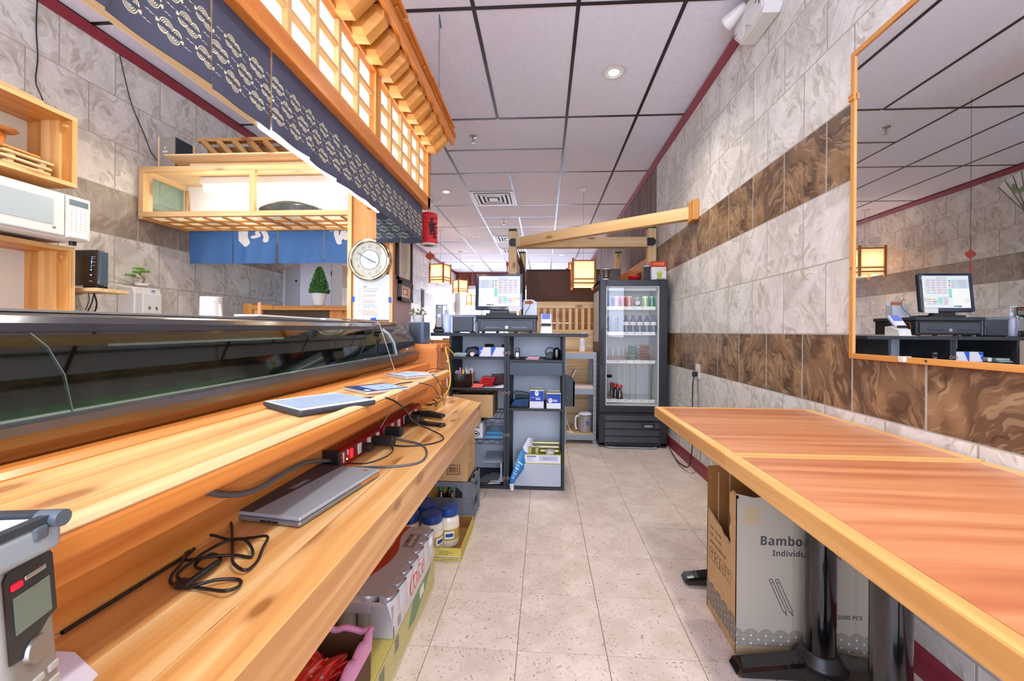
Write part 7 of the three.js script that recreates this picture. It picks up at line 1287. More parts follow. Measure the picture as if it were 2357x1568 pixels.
// ---- red cylinder lantern, knot ornament, hanging acrylic sign
{
  const x = -0.768, d = 2.62, y0 = 1.665, y1 = 1.86, pr = []; for (let k = 0; k <= 48; k++) { const v = k / 48; pr.push([0.053 + 0.005 * Math.abs(Math.sin(v * PI * 6)), mix(y0, y1, v)]); }
  const t = thing('red_lantern', 'red ribbed cylinder lantern with black brush writing at the canopy end', 'lantern', [x, y0, d]);
  part(t, 'shade', lathe(pr, x, 0, d, 40), std(0xc41a22, 0.6)); part(t, 'bottom_rim', lathe([[0.03, y0 - 0.006], [0.054, y0 - 0.006], [0.056, y0 + 0.004], [0.03, y0 + 0.004]], x, 0, d, 40), M.white); part(t, 'top_rim', lathe([[0.03, y1], [0.055, y1], [0.055, y1 + 0.006], [0.03, y1 + 0.006]], x, 0, d, 40), M.redPlastic);
  const ch = []; const st = (a0, a1, ya, yb, w) => { const P0 = []; for (let k = 0; k <= 6; k++) { const a = mix(a0, a1, k / 6), y = mix(ya, yb, k / 6); P0.push([x + 0.058 * Math.sin(a), y, d - 0.058 * Math.cos(a)]); } ch.push(tube(P0, w, 16, false, 6)); };
  st(0.45, 0.85, 1.825, 1.822, 0.006); st(0.65, 0.66, 1.83, 1.74, 0.005); st(0.3, 1.0, 1.79, 1.795, 0.008); st(0.35, 0.6, 1.765, 1.785, 0.006); st(0.4, 0.62, 1.745, 1.75, 0.008); st(0.5, 0.56, 1.745, 1.72, 0.005); st(0.75, 1.05, 1.775, 1.772, 0.008); st(0.72, 1.08, 1.755, 1.75, 0.008); st(0.8, 1.1, 1.735, 1.732, 0.008); st(0.85, 1.1, 1.715, 1.712, 0.007); st(1.0, 1.02, 1.8, 1.7, 0.003);
  part(t, 'brush_writing', ch, M.black);
  part(t, 'hanger', rod([x, y1, d], [x, 2.25, d - 0.2], 0.002), M.black);
  const k = thing('knot_ornament', 'red knotted hanging ornament with tassel left of the lanterns', 'ornament', [-0.98, 1.45, 3.4]), kx = -0.985, kd = 3.4;
  part(k, 'knot', extZ([[0, 0.045], [0.016, 0.028], [0.036, 0.018], [0.042, 0], [0.03, -0.012], [0.012, -0.024], [0, -0.032], [-0.012, -0.024], [-0.03, -0.012], [-0.042, 0], [-0.036, 0.018], [-0.016, 0.028]].map(([a, b]) => [a + kx, b + 1.735]), kd, kd + 0.012, 0.003), std(0xb4533c, 0.7));
  part(k, 'tassel', [cylY(kx, 1.655, 1.705, kd + 0.006, 0.002, 0.002, 8), cylY(kx, 1.57, 1.655, kd + 0.006, 0.0035, 0.008, 10)], std(0xc44a5c, 0.7)); part(k, 'cord', cylY(kx, 1.775, ROOM.h, kd + 0.006, 0.0015, 0.0015, 6), M.cableGrey);
  const s = thing('sign_bracket', 'clear tilted acrylic sign in a metal bar at the canopy end', 'sign', [-0.68, 1.9, 2.55]);
  part(s, 'bar', bar([-0.755, 1.86, 2.48], [-0.655, 1.955, 2.56], 0.014, 0.022, 0.002), M.steel); part(s, 'clear_plate', extX([[2.42, 1.9], [2.5, 1.9], [2.545, 1.965], [2.42, 2.08]], -0.702, -0.699), M.glass); part(s, 'arm', bar([-0.76, 1.85, 2.36], [-0.75, 1.862, 2.49], 0.01, 0.01), M.steel);
}
// ---- far dining room
{
  const pic = canvasTex(192, 256, (g, w, h) => { g.fillStyle = '#c9cdd8'; g.fillRect(0, 0, w, h); g.fillStyle = '#6f7f9c'; g.fillRect(0, 0, w, 80); g.fillStyle = '#e8c0a4'; g.fillRect(30, 180, 140, 60); g.fillStyle = '#eef1f6'; for (let k = 0; k < 6; k++) g.fillRect(30 + k * 24, 90, 12, 70); });
  let t = thing('framed_picture', 'black-framed glazed picture on the left wall past the notice column', 'picture', [-2.82, 1.4, 7.9]); frameOn(t, -2.829, 1.36, 2.2, 7.5, 8.35, 0.03, M.black, M.offwhite, printMat(pic, 0.15));
  t = thing('wall_scroll', 'narrow dark hanging scroll low on the far left wall', 'scroll', [-2.82, 1.3, 9.2]); part(t, 'cloth', B(-2.829, -2.82, 1.3, 2.05, 9.1, 9.3), std(0x4a3a38, 0.8)); part(t, 'rod', [cylZ(-2.815, 2.05, 9.06, 9.34, 0.012), cylZ(-2.815, 1.3, 9.06, 9.34, 0.012)], M.black); part(t, 'tassel', cylY(-2.8, 1.12, 1.3, 9.28, 0.012, 0.02, 8), std(0xb03a4c, 0.7));
  const f = thing('wall_fan', 'large white folding fan painted with green leaves, seen in the mirror', 'fan', [-2.82, 2.35, 4.75]), cx = 4.66, cy = 2.4, blades = 14;
  for (let k = 0; k < blades; k++) { const a0 = 0.95 + k * 2.3 / blades, a1 = 0.95 + (k + 1) * 2.3 / blades, q = (a, r) => [cx + r * Math.cos(a), cy + r * Math.sin(a)]; part(f, 'fan_leaf', extX([q(a0, 0.16), q(a0, 0.5), q(a1, 0.5), q(a1, 0.16)], -2.829, -2.819 - (k % 2) * 0.004), std(0xeef2f0, 0.7)); part(f, 'rib', bar([-2.816, ...[q(a0, 0.02)[1]], q(a0, 0.02)[0]], [-2.816, q(a0, 0.5)[1], q(a0, 0.5)[0]], 0.006, 0.004, 0.001), std(0x6a3a28, 0.5)); }
  part(f, 'painted_leaf', [[1.2, 0.36], [1.4, 0.3], [1.7, 0.38], [2.2, 0.34]].map(([a, r], i) => new THREE.SphereGeometry(0.05, 12, 8).scale(0.06, 1, 0.5).rotateX(i).translate(-2.81, cy + r * Math.sin(a), -(cx + r * Math.cos(a)))), std(0x7fa06a, 0.7));
  const tb = (label, x, d) => { const o = thing('dining_table', label, 'table', [x, 0, d]); part(o, 'table_top', grain(B(x - 0.4, x + 0.4, 0.72, 0.75, d - 0.35, d + 0.35, 0.004), 'x'), M.cherry); part(o, 'pedestal', cylY(x, 0.03, 0.72, d, 0.04), M.black); part(o, 'foot', [B(x - 0.3, x + 0.3, 0, 0.04, d - 0.03, d + 0.03, 0.01), B(x - 0.03, x + 0.03, 0, 0.04, d - 0.3, d + 0.3, 0.01)], M.black); };
  tb('dining table beyond the till under the left lanterns', -1.9, 7.4); tb('dining table farther back beneath the corner-on lantern', -1.9, 9.4);
  const ch = (label, x, d, s) => { const o = thing('dining_chair', label, 'chair', [x, 0, d]); part(o, 'seat', B(x - 0.2, x + 0.2, 0.43, 0.46, d - 0.2, d + 0.2, 0.01), M.amber); part(o, 'backrest', B(x - 0.2, x + 0.2, 0.62, 0.95, d + s * 0.19 - 0.012, d + s * 0.19 + 0.012, 0.008), M.amber); for (const [a, b] of [[-1, -1], [1, -1], [-1, 1], [1, 1]]) part(o, 'leg', B(x + a * 0.18 - 0.018, x + a * 0.18 + 0.018, 0, b === s ? 0.95 : 0.43, d + b * 0.18 - 0.018, d + b * 0.18 + 0.018, 0.004), M.amber); };
  ch('pine dining chair on the near side of the table beyond the till', -1.75, 6.75, -1); ch('pine dining chair on the far side of the table beyond the till', -1.9, 8.05, 1);
}

// ================================================================== KITCHEN WALL
// ---- two pine cubbies on the left wall with microwave between
function cubby(label, y0, y1, d0, d1, xf, boards) {
  const xb = ROOM.xl + 0.002, t = thing('wall_cubby', label, 'shelf', [(xb + xf) / 2, y0, (d0 + d1) / 2]), th = 0.022;
  part(t, 'top_board', grain(B(xb, xf, y1 - th, y1, d0, d1, 0.001), 'z'), M.amber); part(t, 'bottom_board', grain(B(xb, xf, y0, y0 + th, d0, d1, 0.001), 'z'), M.amber);
  part(t, 'side_board', grain(B(xb, xf, y0 + th, y1 - th, d1 - th, d1, 0.001), 'y'), M.amber); part(t, 'side_board', grain(B(xb, xf, y0 + th, y1 - th, d0, d0 + th, 0.001), 'y'), M.amber);
  part(t, 'front_edging', [grain(B(xf, xf + 0.004, y1 - th, y1, d0, d1), 'z'), grain(B(xf, xf + 0.004, y0, y0 + th, d0, d1), 'z'), grain(B(xf, xf + 0.004, y0 + th, y1 - th, d1 - th, d1), 'y')], M.paleEdge);
  part(t, 'back_board', B(xb, xb + 0.004, y0 + th, y1 - th, d0 + th, d1 - th), std(0xe8efe6, 0.7));
  if (boards) part(t, 'inner_batten', [grain(B(xb + 0.1, xf - 0.06, y0 + th, y1 - th, d1 - th - 0.012, d1 - th), 'y'), cylZ(xf - 0.03, y1 - 0.055, d1 - th - 0.014, d1 - th, 0.009)], M.pineFine);
  return t;
}
cubby('upper pine cubby on the left wall stacked with wooden serving boards', 1.86, 2.242, 1.15, 2.052, -2.56, true);
cubby('lower pine cubby on the left wall under the microwave', 1.02, 1.532, 1.15, 2.045, -2.56, true);
{
  const t = thing('microwave_oven', 'white microwave oven between the two pine cubbies', 'microwave', [-2.6, 1.553, 1.75]);
  const x0 = -2.8, x1 = -2.44, y0 = 1.553, y1 = 1.782, d0 = 1.52, d1 = 2.02;
  part(t, 'housing', B(x0, x1 - 0.02, y0, y1, d0, d1, 0.008, 2), M.white);
  const dr = part(t, 'door', B(x1 - 0.02, x1 + 0.004, y0 + 0.008, y1 - 0.004, d0, d1 - 0.115, 0.008, 2), M.plastic); part(dr, 'window', B(x1 + 0.003, x1 + 0.006, y0 + 0.055, y1 - 0.045, d0 + 0.05, d1 - 0.165, 0.002), std(0xa9b8bb, 0.15)); part(dr, 'window_edge', B(x1 + 0.0015, x1 + 0.0045, y0 + 0.047, y1 - 0.037, d0 + 0.042, d1 - 0.157, 0.002), M.offwhite); part(dr, 'emblem', B(x1 + 0.004, x1 + 0.0055, y0 + 0.038, y0 + 0.048, d1 - 0.17, d1 - 0.155, 0.003), M.steel);
  const cp = part(t, 'control_panel', B(x1 - 0.02, x1 + 0.003, y0 + 0.004, y1 - 0.004, d1 - 0.112, d1, 0.006, 2), M.plastic);
  part(cp, 'display', B(x1 + 0.0025, x1 + 0.004, y1 - 0.052, y1 - 0.022, d1 - 0.098, d1 - 0.012, 0.001), std(0x55707c, 0.15)); part(cp, 'open_button', B(x1 + 0.002, x1 + 0.006, y0 + 0.012, y0 + 0.036, d1 - 0.1, d1 - 0.014, 0.003), M.white);
  const kp = canvasTex(192, 256, (g, w, h) => { g.fillStyle = '#eceae6'; g.fillRect(0, 0, w, h); for (let r = 0; r < 8; r++) for (let c = 0; c < 4; c++) { g.fillStyle = r > 4 ? '#e4e3c8' : '#e0e2e6'; g.fillRect(12 + c * 44, 8 + r * 30, 36, 22); g.fillStyle = '#6d7890'; g.fillRect(20 + c * 44, 14 + r * 30, 10 + (r * 5 + c * 7) % 14, 4); g.fillRect(22 + c * 44, 21 + r * 30, 8, 4); } });
  part(cp, 'keypad', sheet(0.09, 0.115, x1 + 0.0036, y0 + 0.104, d1 - 0.056, 'right'), printMat(kp, 0.5));
  part(t, 'foot', [[x0 + 0.04, d0 + 0.04], [x1 - 0.05, d0 + 0.04], [x0 + 0.04, d1 - 0.04], [x1 - 0.05, d1 - 0.04]].map(([x, d]) => cylY(x, 1.5325, 1.556, d, 0.014)), M.black);
  solo('microwave_plank', 'thin whitewashed plank lying on the lower cubby under the microwave', 'plank', grain(B(-2.8, -2.52, 1.5322, 1.5324, 1.3, 1.32), 'z'), M.pale);
}
// ---- wooden boards and serving stands inside and on the cubby
{
  const r = rng(61), sb = (label, x0, x1, y0, th, d0, d1, mat, turn = 0) => { const o = thing('serving_board', label, 'board', [(x0 + x1) / 2, y0, (d0 + d1) / 2], turn, null); local(o, 'board', grain(new RoundedBoxGeometry(x1 - x0, th, d1 - d0, 2, 0.004).translate(0, th / 2 + 0.012, 0), 'z'), mat); for (const s of [-1, 1]) local(o, 'cleat', new THREE.BoxGeometry((x1 - x0) * 0.9, 0.012, 0.02).translate(0, 0.006, s * (d1 - d0) * 0.3), mat); return o; };
  const y = 1.883;
  sb('lowest pale board of the stack at the right end of the upper cubby', -2.76, -2.6, y, 0.014, 1.78, 1.97, M.pale); sb('second pale board from the bottom of the cubby stack', -2.765, -2.6, y + 0.027, 0.014, 1.77, 1.975, M.pale, 0.03); sb('third pale board up in the cubby stack, beneath the curved board', -2.76, -2.595, y + 0.054, 0.014, 1.78, 1.98, M.pale, -0.02);
  sb('topmost board of the cubby stack with the turned stand on it', -2.74, -2.62, y + 0.081, 0.012, 1.79, 1.94, M.amber, 0.05);
  const st = thing('serving_stand', 'turned wooden stand with octagonal top on the board stack', 'stand', [-2.69, y + 0.107, 1.83]);
  part(st, 'stem', lathe([[0.001, 0.004], [0.016, 0.0], [0.02, 0.01], [0.012, 0.03], [0.018, 0.05], [0.02, 0.062], [0.012, 0.07], [0.014, 0.078], [0.001, 0.079]], -2.69, y + 0.107, 1.83), M.orange); part(st, 'top', new THREE.CylinderGeometry(0.062, 0.05, 0.014, 8).rotateY(0.39).translate(-2.69, y + 0.107 + 0.085, -1.83), M.amber); part(st, 'base', cylY(-2.69, y + 0.106, y + 0.112, 1.83, 0.03), M.amber);
  sb('orange octagonal tray higher up at the left edge of the cubby', -2.74, -2.6, y + 0.13, 0.014, 1.52, 1.7, std(0xb9662e, 0.45), 0.02); sb('amber board at the left under the orange tray', -2.75, -2.6, y + 0.06, 0.016, 1.5, 1.72, M.amber, 0.04); sb('pale geta board low at the left of the cubby', -2.75, -2.6, y + 0.03, 0.014, 1.52, 1.74, M.pale); sb('amber board lowest at the left of the cubby', -2.76, -2.6, y, 0.014, 1.5, 1.745, M.amber);
  const top = 2.2425; sb('long pale board lying on top of the upper cubby', -2.76, -2.58, top, 0.016, 1.45, 1.93, M.pale, 0.06); solo('plastic_wrap', 'crumpled clear plastic wrap on the boards above the upper cubby', 'plastic wrap', (() => { const g = new THREE.IcosahedronGeometry(1, 4), p = g.attributes.position; for (let i = 0; i < p.count; i++) { const n = 0.8 + 0.5 * fbm(0.5 + 0.5 * p.getX(i), 0.5 + 0.5 * p.getZ(i), 5, 9, 3, 4); p.setXYZ(i, p.getX(i) * 0.05 * n, p.getY(i) * 0.012 * n, p.getZ(i) * 0.17 * n); } g.computeVertexNormals(); return g.translate(-2.69, top + 0.042, -1.72); })(), std(0xeee8ec, 0.2, 0, { transmission: 0.5 }));
  solo('serving_board', 'small orange offcut at the far end on top of the upper cubby', 'board', grain(B(-2.72, -2.63, top + 0.0287, top + 0.042, 1.82, 1.93, 0.003), 'z'), M.orange);
}
// ---- router on a little shelf
{
  const s = thing('router_shelf', 'small pale wooden shelf carrying the black router', 'shelf', [-2.66, 1.3, 2.15]); part(s, 'board', grain(B(-2.827, -2.5, 1.302, 1.322, 2.1, 2.28, 0.002), 'x'), M.pale); part(s, 'bracket', [B(-2.827, -2.7, 1.29, 1.302, 2.16, 2.2)], M.steel);
  const t = thing('wifi_router', 'black upright router with blue lights on the small wooden shelf', 'router', [-2.66, 1.322, 2.2]);
  part(t, 'body', extZ(rrect(0.172, 0.208, 0.014).map(([x, y]) => [x - 2.661, y + 1.446]), 2.175, 2.215, 0.004), std(0x35312e, 0.25, 0, { clearcoat: 0.6 })); part(t, 'side', B(-2.58, -2.57, 1.345, 1.542, 2.18, 2.225, 0.004), std(0x4c5c66, 0.3)); part(t, 'stand', B(-2.66, -2.57, 1.3225, 1.343, 2.165, 2.225, 0.004), M.black);
  const led = glow(0x6fa2ff, 3, 0x223355); part(t, 'light', [1.51, 1.5, 1.491, 1.48, 1.47, 1.459, 1.45, 1.434, 1.404].map((y, k) => new THREE.SphereGeometry(k === 3 || k > 6 ? 0.0042 : 0.0026, 8, 6).translate(-2.6135 - 0.0008 * k, y, -2.1755)), led); part(t, 'print', [B(-2.606, -2.594, 1.509, 1.5112, 2.1742, 2.1751), B(-2.607, -2.596, 1.499, 1.5012, 2.1742, 2.1751), B(-2.607, -2.594, 1.478, 1.4802, 2.1742, 2.1751), B(-2.608, -2.597, 1.458, 1.4602, 2.1742, 2.1751), B(-2.63, -2.614, 1.366, 1.3705, 2.1742, 2.1751)], M.offwhite);
  solo('cable', 'black router cables dangling below the small wooden shelf', 'cable', [tube([[-2.63, 1.301, 2.2], [-2.625, 1.24, 2.21], [-2.65, 1.19, 2.22], [-2.68, 1.17, 2.23]], 0.004), tube([[-2.63, 1.301, 2.2], [-2.645, 1.24, 2.2], [-2.665, 1.2, 2.2], [-2.67, 1.165, 2.2]], 0.003), tube([[-2.665, 1.301, 2.2], [-2.66, 1.26, 2.2], [-2.685, 1.2, 2.2]], 0.002)], M.cable);
}
// ---- wires down the wall
solo('wire', 'thin dark wire hanging straight down the wall above the upper cubby', 'wire', tube([[-2.822, 2.97, 2.07], [-2.822, 2.75, 2.065], [-2.822, 2.6, 2.072], [-2.822, 2.45, 2.066], [-2.82, 2.4, 2.085], [-2.81, 2.36, 2.09]], 0.003), M.cable);
solo('wire', 'thin dark wire slanting down the wall to the speaker on the lit cabinet', 'wire', tube([[-2.822, 2.965, 2.49], [-2.822, 2.8, 2.53], [-2.822, 2.62, 2.585], [-2.822, 2.48, 2.66], [-2.822, 2.42, 2.69], [-2.8, 2.35, 2.7], [-2.77, 2.3, 2.715]], 0.003), M.cable);
// ---- towel dispenser with bonsai
{
  const t = thing('towel_dispenser', 'white paper towel dispenser on the tiled wall below the bonsai', 'dispenser', [-2.77, 1.1, 2.6]);
  part(t, 'housing', extZ([[-2.829, 1.16], [-2.73, 1.16], [-2.705, 1.2], [-2.7, 1.33], [-2.715, 1.375], [-2.829, 1.385]], 2.5, 2.69, 0.008), M.plastic); part(t, 'front_cover', B(-2.7045, -2.698, 1.2, 1.335, 2.552, 2.685, 0.003), M.white); part(t, 'label', B(-2.6985, -2.6965, 1.352, 1.36, 2.61, 2.635), std(0x5a66b0, 0.5)); part(t, 'nozzle', [2.595, 2.645].map((d) => lathe([[0.001, 0.016], [0.004, 0.012], [0.007, 0.003], [0.005, -0.003], [0.001, -0.004]], -2.696, 1.235, d, 12)), std(0x5a4c34, 0.4));
  const b = thing('bonsai_tree', 'tiny bonsai tree with green pads standing on the towel dispenser', 'plant', [-2.76, 1.386, 2.6]);
  part(b, 'pot', lathe([[0.001, 0.002], [0.03, 0], [0.04, 0.02], [0.001, 0.018]], -2.76, 1.3855, 2.6), M.offwhite); part(b, 'trunk', tube([[-2.76, 1.4, 2.6], [-2.745, 1.42, 2.6], [-2.742, 1.445, 2.6], [-2.76, 1.465, 2.59], [-2.765, 1.49, 2.58]], 0.006), std(0x8a7a5c, 0.8)); part(b, 'branch', tube([[-2.745, 1.44, 2.6], [-2.775, 1.445, 2.57], [-2.785, 1.45, 2.555]], 0.003), std(0x8a7a5c, 0.8)); part(b, 'roots', [tube([[-2.76, 1.405, 2.6], [-2.73, 1.4, 2.62], [-2.715, 1.39, 2.64]], 0.003), tube([[-2.76, 1.403, 2.6], [-2.78, 1.4, 2.57], [-2.79, 1.392, 2.555]], 0.003)], std(0x8a7a5c, 0.8));
  const r = rng(71); for (const [x, y, d, w] of [[-2.78, 1.455, 2.545, 0.03], [-2.76, 1.48, 2.575, 0.034], [-2.765, 1.505, 2.585, 0.036], [-2.755, 1.49, 2.62, 0.028]]) { const l = []; for (let k = 0; k < 70; k++) { const a = r() * 6.28, q = Math.sqrt(r()) * w; l.push(new THREE.ConeGeometry(0.003, 0.014, 4).rotateX(jit(r, 0.7)).rotateZ(jit(r, 0.7)).translate(x + q * Math.cos(a) * 0.8, y + 0.006 * r(), -(d + q * Math.sin(a)))); } part(b, 'foliage', l, std(0x66a532, 0.7)).userData.kind = 'stuff'; }
}
// ---- white jug
{
  const t = thing('white_jug', 'plain white plastic jug with flared foot behind the glass case', 'jug', [-1.91, 1.06, 2.2]);
  part(t, 'body', lathe([[0.001, 0.0], [0.054, 0], [0.055, 0.1], [0.053, 0.216], [0.05, 0.22], [0.048, 0.215], [0.05, 0.01]], -1.91, 1.06, 2.2, 36), M.plastic); part(t, 'spout', tube([[-1.865, 1.24, 2.2], [-1.858, 1.2, 2.2], [-1.85, 1.16, 2.2], [-1.82, 1.125, 2.2], [-1.79, 1.11, 2.2]], 0.012), M.plastic);
  const w = thing('kitchen_worktop', 'stainless kitchen worktop behind the glass case carrying the jug', 'worktop', [-1.9, 0, 2.2]); part(w, 'top', B(-2.35, -1.6, 1.03, 1.0595, 1.9, 2.5, 0.004), M.steel); part(w, 'cabinet', B(-2.3, -1.65, 0, 1.03, 1.95, 2.45), M.darkGrey);
}
// ---- lit glazed wall cabinet
{
  const t = thing('lit_cabinet', 'lit glazed pine wall cabinet with lattice bottom above the blue curtain', 'cabinet', [-2.0, 1.87, 2.8]);
  const x0 = -2.822, x1 = -1.225, y0 = 1.872, y1 = 2.222, d0 = 2.63, d1 = 3.0, w = 0.036, mx = -2.0, rl = (a) => grain(a, 'x'), pe = M.paleEdge;
  part(t, 'front_rail', [rl(B(x0, x1, y1 - w, y1, d0, d0 + 0.03, 0.002)), rl(B(x0, x1, y0, y0 + w, d0, d0 + 0.03, 0.002))], pe);
  part(t, 'front_stile', [x0, mx - 0.018, x1 - w].map((x) => grain(B(x, x + w, y0 + w, y1 - w, d0, d0 + 0.03, 0.002), 'y')), pe);
  part(t, 'side_frame', [grain(B(x0, x0 + 0.025, y1 - 0.05, y1 - 0.012, d0 + 0.03, d1), 'z'), grain(B(x0, x0 + 0.025, y0, y0 + 0.03, d0 + 0.03, d1), 'z'), grain(B(x0, x0 + 0.03, y0 + 0.03, y1 - 0.05, d0 + 0.03, d0 + 0.075), 'y'), grain(B(x0, x0 + 0.03, y0, y1 - 0.02, d1 - 0.03, d1), 'y')], M.pale);
  part(t, 'side_glass', B(x0 + 0.008, x0 + 0.012, y0 + 0.09, y1 - 0.05, d0 + 0.075, d1 - 0.03), std(0xd9ece6, 0.05, 0, { transmission: 0.85 }));
  part(t, 'top_board', rl(B(x0, x1, y1 - 0.012, y1, d0 + 0.03, d1)), M.pale);
  M.cabBack = new THREE.MeshPhysicalMaterial({ color: 0xf6f7f4, roughness: 0.8 });
  part(t, 'back_panel', B(x0 + 0.03, x1, y0 + 0.03, y1 - 0.012, d1 - 0.012, d1 - 0.004), M.cabBack);
  part(t, 'back_stile', [grain(B(x0 + 0.026, x0 + 0.05, y0 + 0.01, y1 - 0.05, d1 - 0.03, d1 - 0.012), 'y')], M.pale);
  part(t, 'right_panel', B(x1 - 0.01, x1, y0, y1, d0 + 0.03, d1), M.pale);
  // lattice bottom with paper panes
  const paper = std(0xfbf5e6, 0.9, 0, { transmission: 0.5, emissive: 0xfff2d4, emissiveIntensity: 0.25 }), n = 11, sp = (x1 - x0 - 0.05) / n;
  for (let k = 0; k < n; k++) for (let j = 0; j < 3; j++) part(t, 'paper_pane', B(x0 + 0.03 + k * sp, x0 + 0.03 + (k + 1) * sp, y0 + 0.008, y0 + 0.01, d0 + 0.03 + j * 0.112, d0 + 0.03 + (j + 1) * 0.112), paper);
  part(t, 'lattice', [...[...Array(n + 1).keys()].map((k) => grain(B(x0 + 0.03 + k * sp - 0.006, x0 + 0.03 + k * sp + (k === 6 ? 0.016 : 0.006), y0 - 0.006, y0 + 0.007, d0 + 0.03, d1 - 0.02), 'z')), ...[0.112, 0.224].map((q) => rl(B(x0 + 0.02, x1, y0 - 0.006, y0 + 0.007, d0 + 0.03 + q - 0.006, d0 + 0.03 + q + 0.006)))], M.amber);
  part(t, 'bottom_frame', [rl(B(x0, x1, y0 - 0.01, y0 + 0.012, d1 - 0.03, d1, 0.002)), grain(B(x0, x0 + 0.03, y0 - 0.012, y0, d0 + 0.002, d1), 'z')], M.pineFine);
  part(t, 'door_glass', [B(x0 + w, mx - 0.018, y0 + w, y1 - w, d0 + 0.012, d0 + 0.015), B(mx + 0.018, x1 - w, y0 + w, y1 - w, d0 + 0.012, d0 + 0.015)], M.glass);
  const L = thing('cabinet_lamp', 'glowing fluorescent batten inside the lit wall cabinet', 'light fitting', [-2.1, 2.09, 2.86]);
  part(L, 'housing', B(-2.52, -1.27, 2.155, 2.208, 2.79, 2.9, 0.006), M.offwhite); part(L, 'diffuser', extX([[2.8, 2.155], [2.81, 2.118], [2.845, 2.1], [2.88, 2.118], [2.89, 2.155]], -2.5, -1.28, 0.004), glow(0xfdf6e2, 2.2)); part(L, 'end_cap', B(-2.512, -2.5, 2.106, 2.155, 2.802, 2.888, 0.004), M.offwhite);
  for (const [y, ty, dd] of [[2.095, 0, 2.845], ]) { const l = new THREE.RectAreaLight(0xfff7e6, LUM.cabinet * 2, 1.2, 0.08); l.position.set(-1.89, y, -dd); l.lookAt(-1.89, 0, -dd); scene.add(l); }
  const f = new THREE.RectAreaLight(0xfff7e6, LUM.cabinet, 1.2, 0.05); f.position.set(-1.89, 2.13, -2.795); f.lookAt(-1.89, 2.0, 0); scene.add(f);
  const bk = new THREE.RectAreaLight(0xfff7e6, LUM.cabinet * 1.5, 1.2, 0.05); bk.position.set(-1.89, 2.13, -2.895); bk.lookAt(-1.89, 2.0, -4); scene.add(bk);
  const lid = thing('serving_platter', 'large round black ribbed platter lying inside the lit cabinet', 'platter', [-1.83, 1.885, 2.815]), px = -1.83;
  const rib = []; for (let k = 0; k < 72; k++) { const a = k / 72 * 2 * PI; rib.push(new THREE.BoxGeometry(0.004, 0.036, 0.006).rotateY(-a).translate(px + 0.232 * Math.cos(a), 1.945, -2.815 - 0.139 * Math.sin(a))); }
  const pl = lathe([[0.001, 0.128], [0.14, 0.126], [0.19, 0.112], [0.214, 0.092], [0.23, 0.082], [0.234, 0.04], [0.22, 0.012], [0.17, 0.002], [0.001, 0.001]], 0, 0, 0, 64).scale(1, 1, 0.6).translate(px, 1.885, -2.815);
  part(lid, 'platter', pl, std(0x2b3432, 0.25)); part(lid, 'rim_ribs', rib, std(0x39423f, 0.3));
  solo('grey_tray', 'pale oval tray low at the left inside the lit cabinet', 'tray', lathe([[0.001, 0.004], [0.08, 0], [0.12, 0.026], [0.124, 0.03], [0.08, 0.008], [0.001, 0.008]], 0, 0, 0, 40).scale(1, 1, 0.7).translate(-2.38, 1.884, -2.84), std(0xd6dce2, 0.3));
  solo('wire', 'thin dark wire loop at the right end inside the lit cabinet', 'wire', tube([[-1.32, 2.08, 2.7], [-1.37, 2.03, 2.7], [-1.36, 1.95, 2.7], [-1.3, 1.91, 2.7]], 0.002), M.cable);
}
// ---- little roof, speaker and lamp on the cabinet
{
  const t = thing('rafter_roof', 'small unlit wooden roof of slanted rafters on top of the lit cabinet', 'roof trim', [-2.0, 2.23, 2.9]);
  const d0 = 2.87, x0 = -2.62, x1 = -1.23, dim = woodMat(T.pale, 0.7, 0xd8bc94);
  part(t, 'ridge_board', grain(B(x0, x1, 2.505, 2.53, d0, d0 + 0.05), 'x'), dim); part(t, 'back_board', grain(B(x0, x1, 2.225, 2.505, d0 + 0.1, d0 + 0.112), 'x'), woodMat(T.pale, 0.7, 0xb08d60));
  for (let k = 0; k < 12; k++) part(t, 'rafter', grain(bar([x0 + 0.06 + k * 0.119, 2.5, d0 - 0.005], [x0 + 0.17 + k * 0.119, 2.36, d0 + 0.08], 0.055, 0.035, 0.004), 'y'), dim);
  part(t, 'gable', grain(extZ([[-2.815, 2.224], [-2.63, 2.224], [-2.63, 2.47], [-2.69, 2.49], [-2.72, 2.47]], 2.868, 2.885, 0.002), 'y'), M.pale);
  const s = thing('loudspeaker', 'grey-sided box speaker standing on the lit cabinet at its left end', 'speaker', [-2.7, 2.223, 2.79]), a = -2.768, b = -2.64;
  part(s, 'cabinet', B(a, b - 0.004, 2.2235, 2.472, 2.722, 2.862, 0.003), std(0x9a9080, 0.6)); part(s, 'side_cover', B(b - 0.004, b, 2.226, 2.469, 2.724, 2.86, 0.001), std(0x30424e, 0.5)); part(s, 'terminal', [B(-2.722, -2.714, 2.385, 2.4, 2.7205, 2.723), B(-2.735, -2.7, 2.36, 2.372, 2.7208, 2.723, 0.001)], M.white); part(s, 'edge', B(a - 0.003, a + 0.009, 2.2236, 2.473, 2.72, 2.864), M.pale);
  solo('lamp_shelf', 'pale slanted board along the top front edge of the lit cabinet', 'board', [grain(extX([[2.615, 2.288], [2.72, 2.262], [2.724, 2.268], [2.617, 2.298]], -2.62, -1.23), 'x')], M.pale);
  solo('support_batten', 'thin batten under the slanted board on the lit cabinet', 'batten', grain(B(-2.5, -1.23, 2.2224, 2.262, 2.69, 2.72), 'x'), M.pale);
  solo('wood_offcut', 'small pale wooden offcuts lying on the roof trim above the cabinet', 'offcut', [extZ([[-2.12, 2.2225], [-2.02, 2.2225], [-2.02, 2.31], [-2.1, 2.325]], 2.76, 2.78, 0.002), extZ([[-1.96, 2.2225], [-1.86, 2.2225], [-1.93, 2.34]], 2.76, 2.78, 0.002)], M.pale);
}
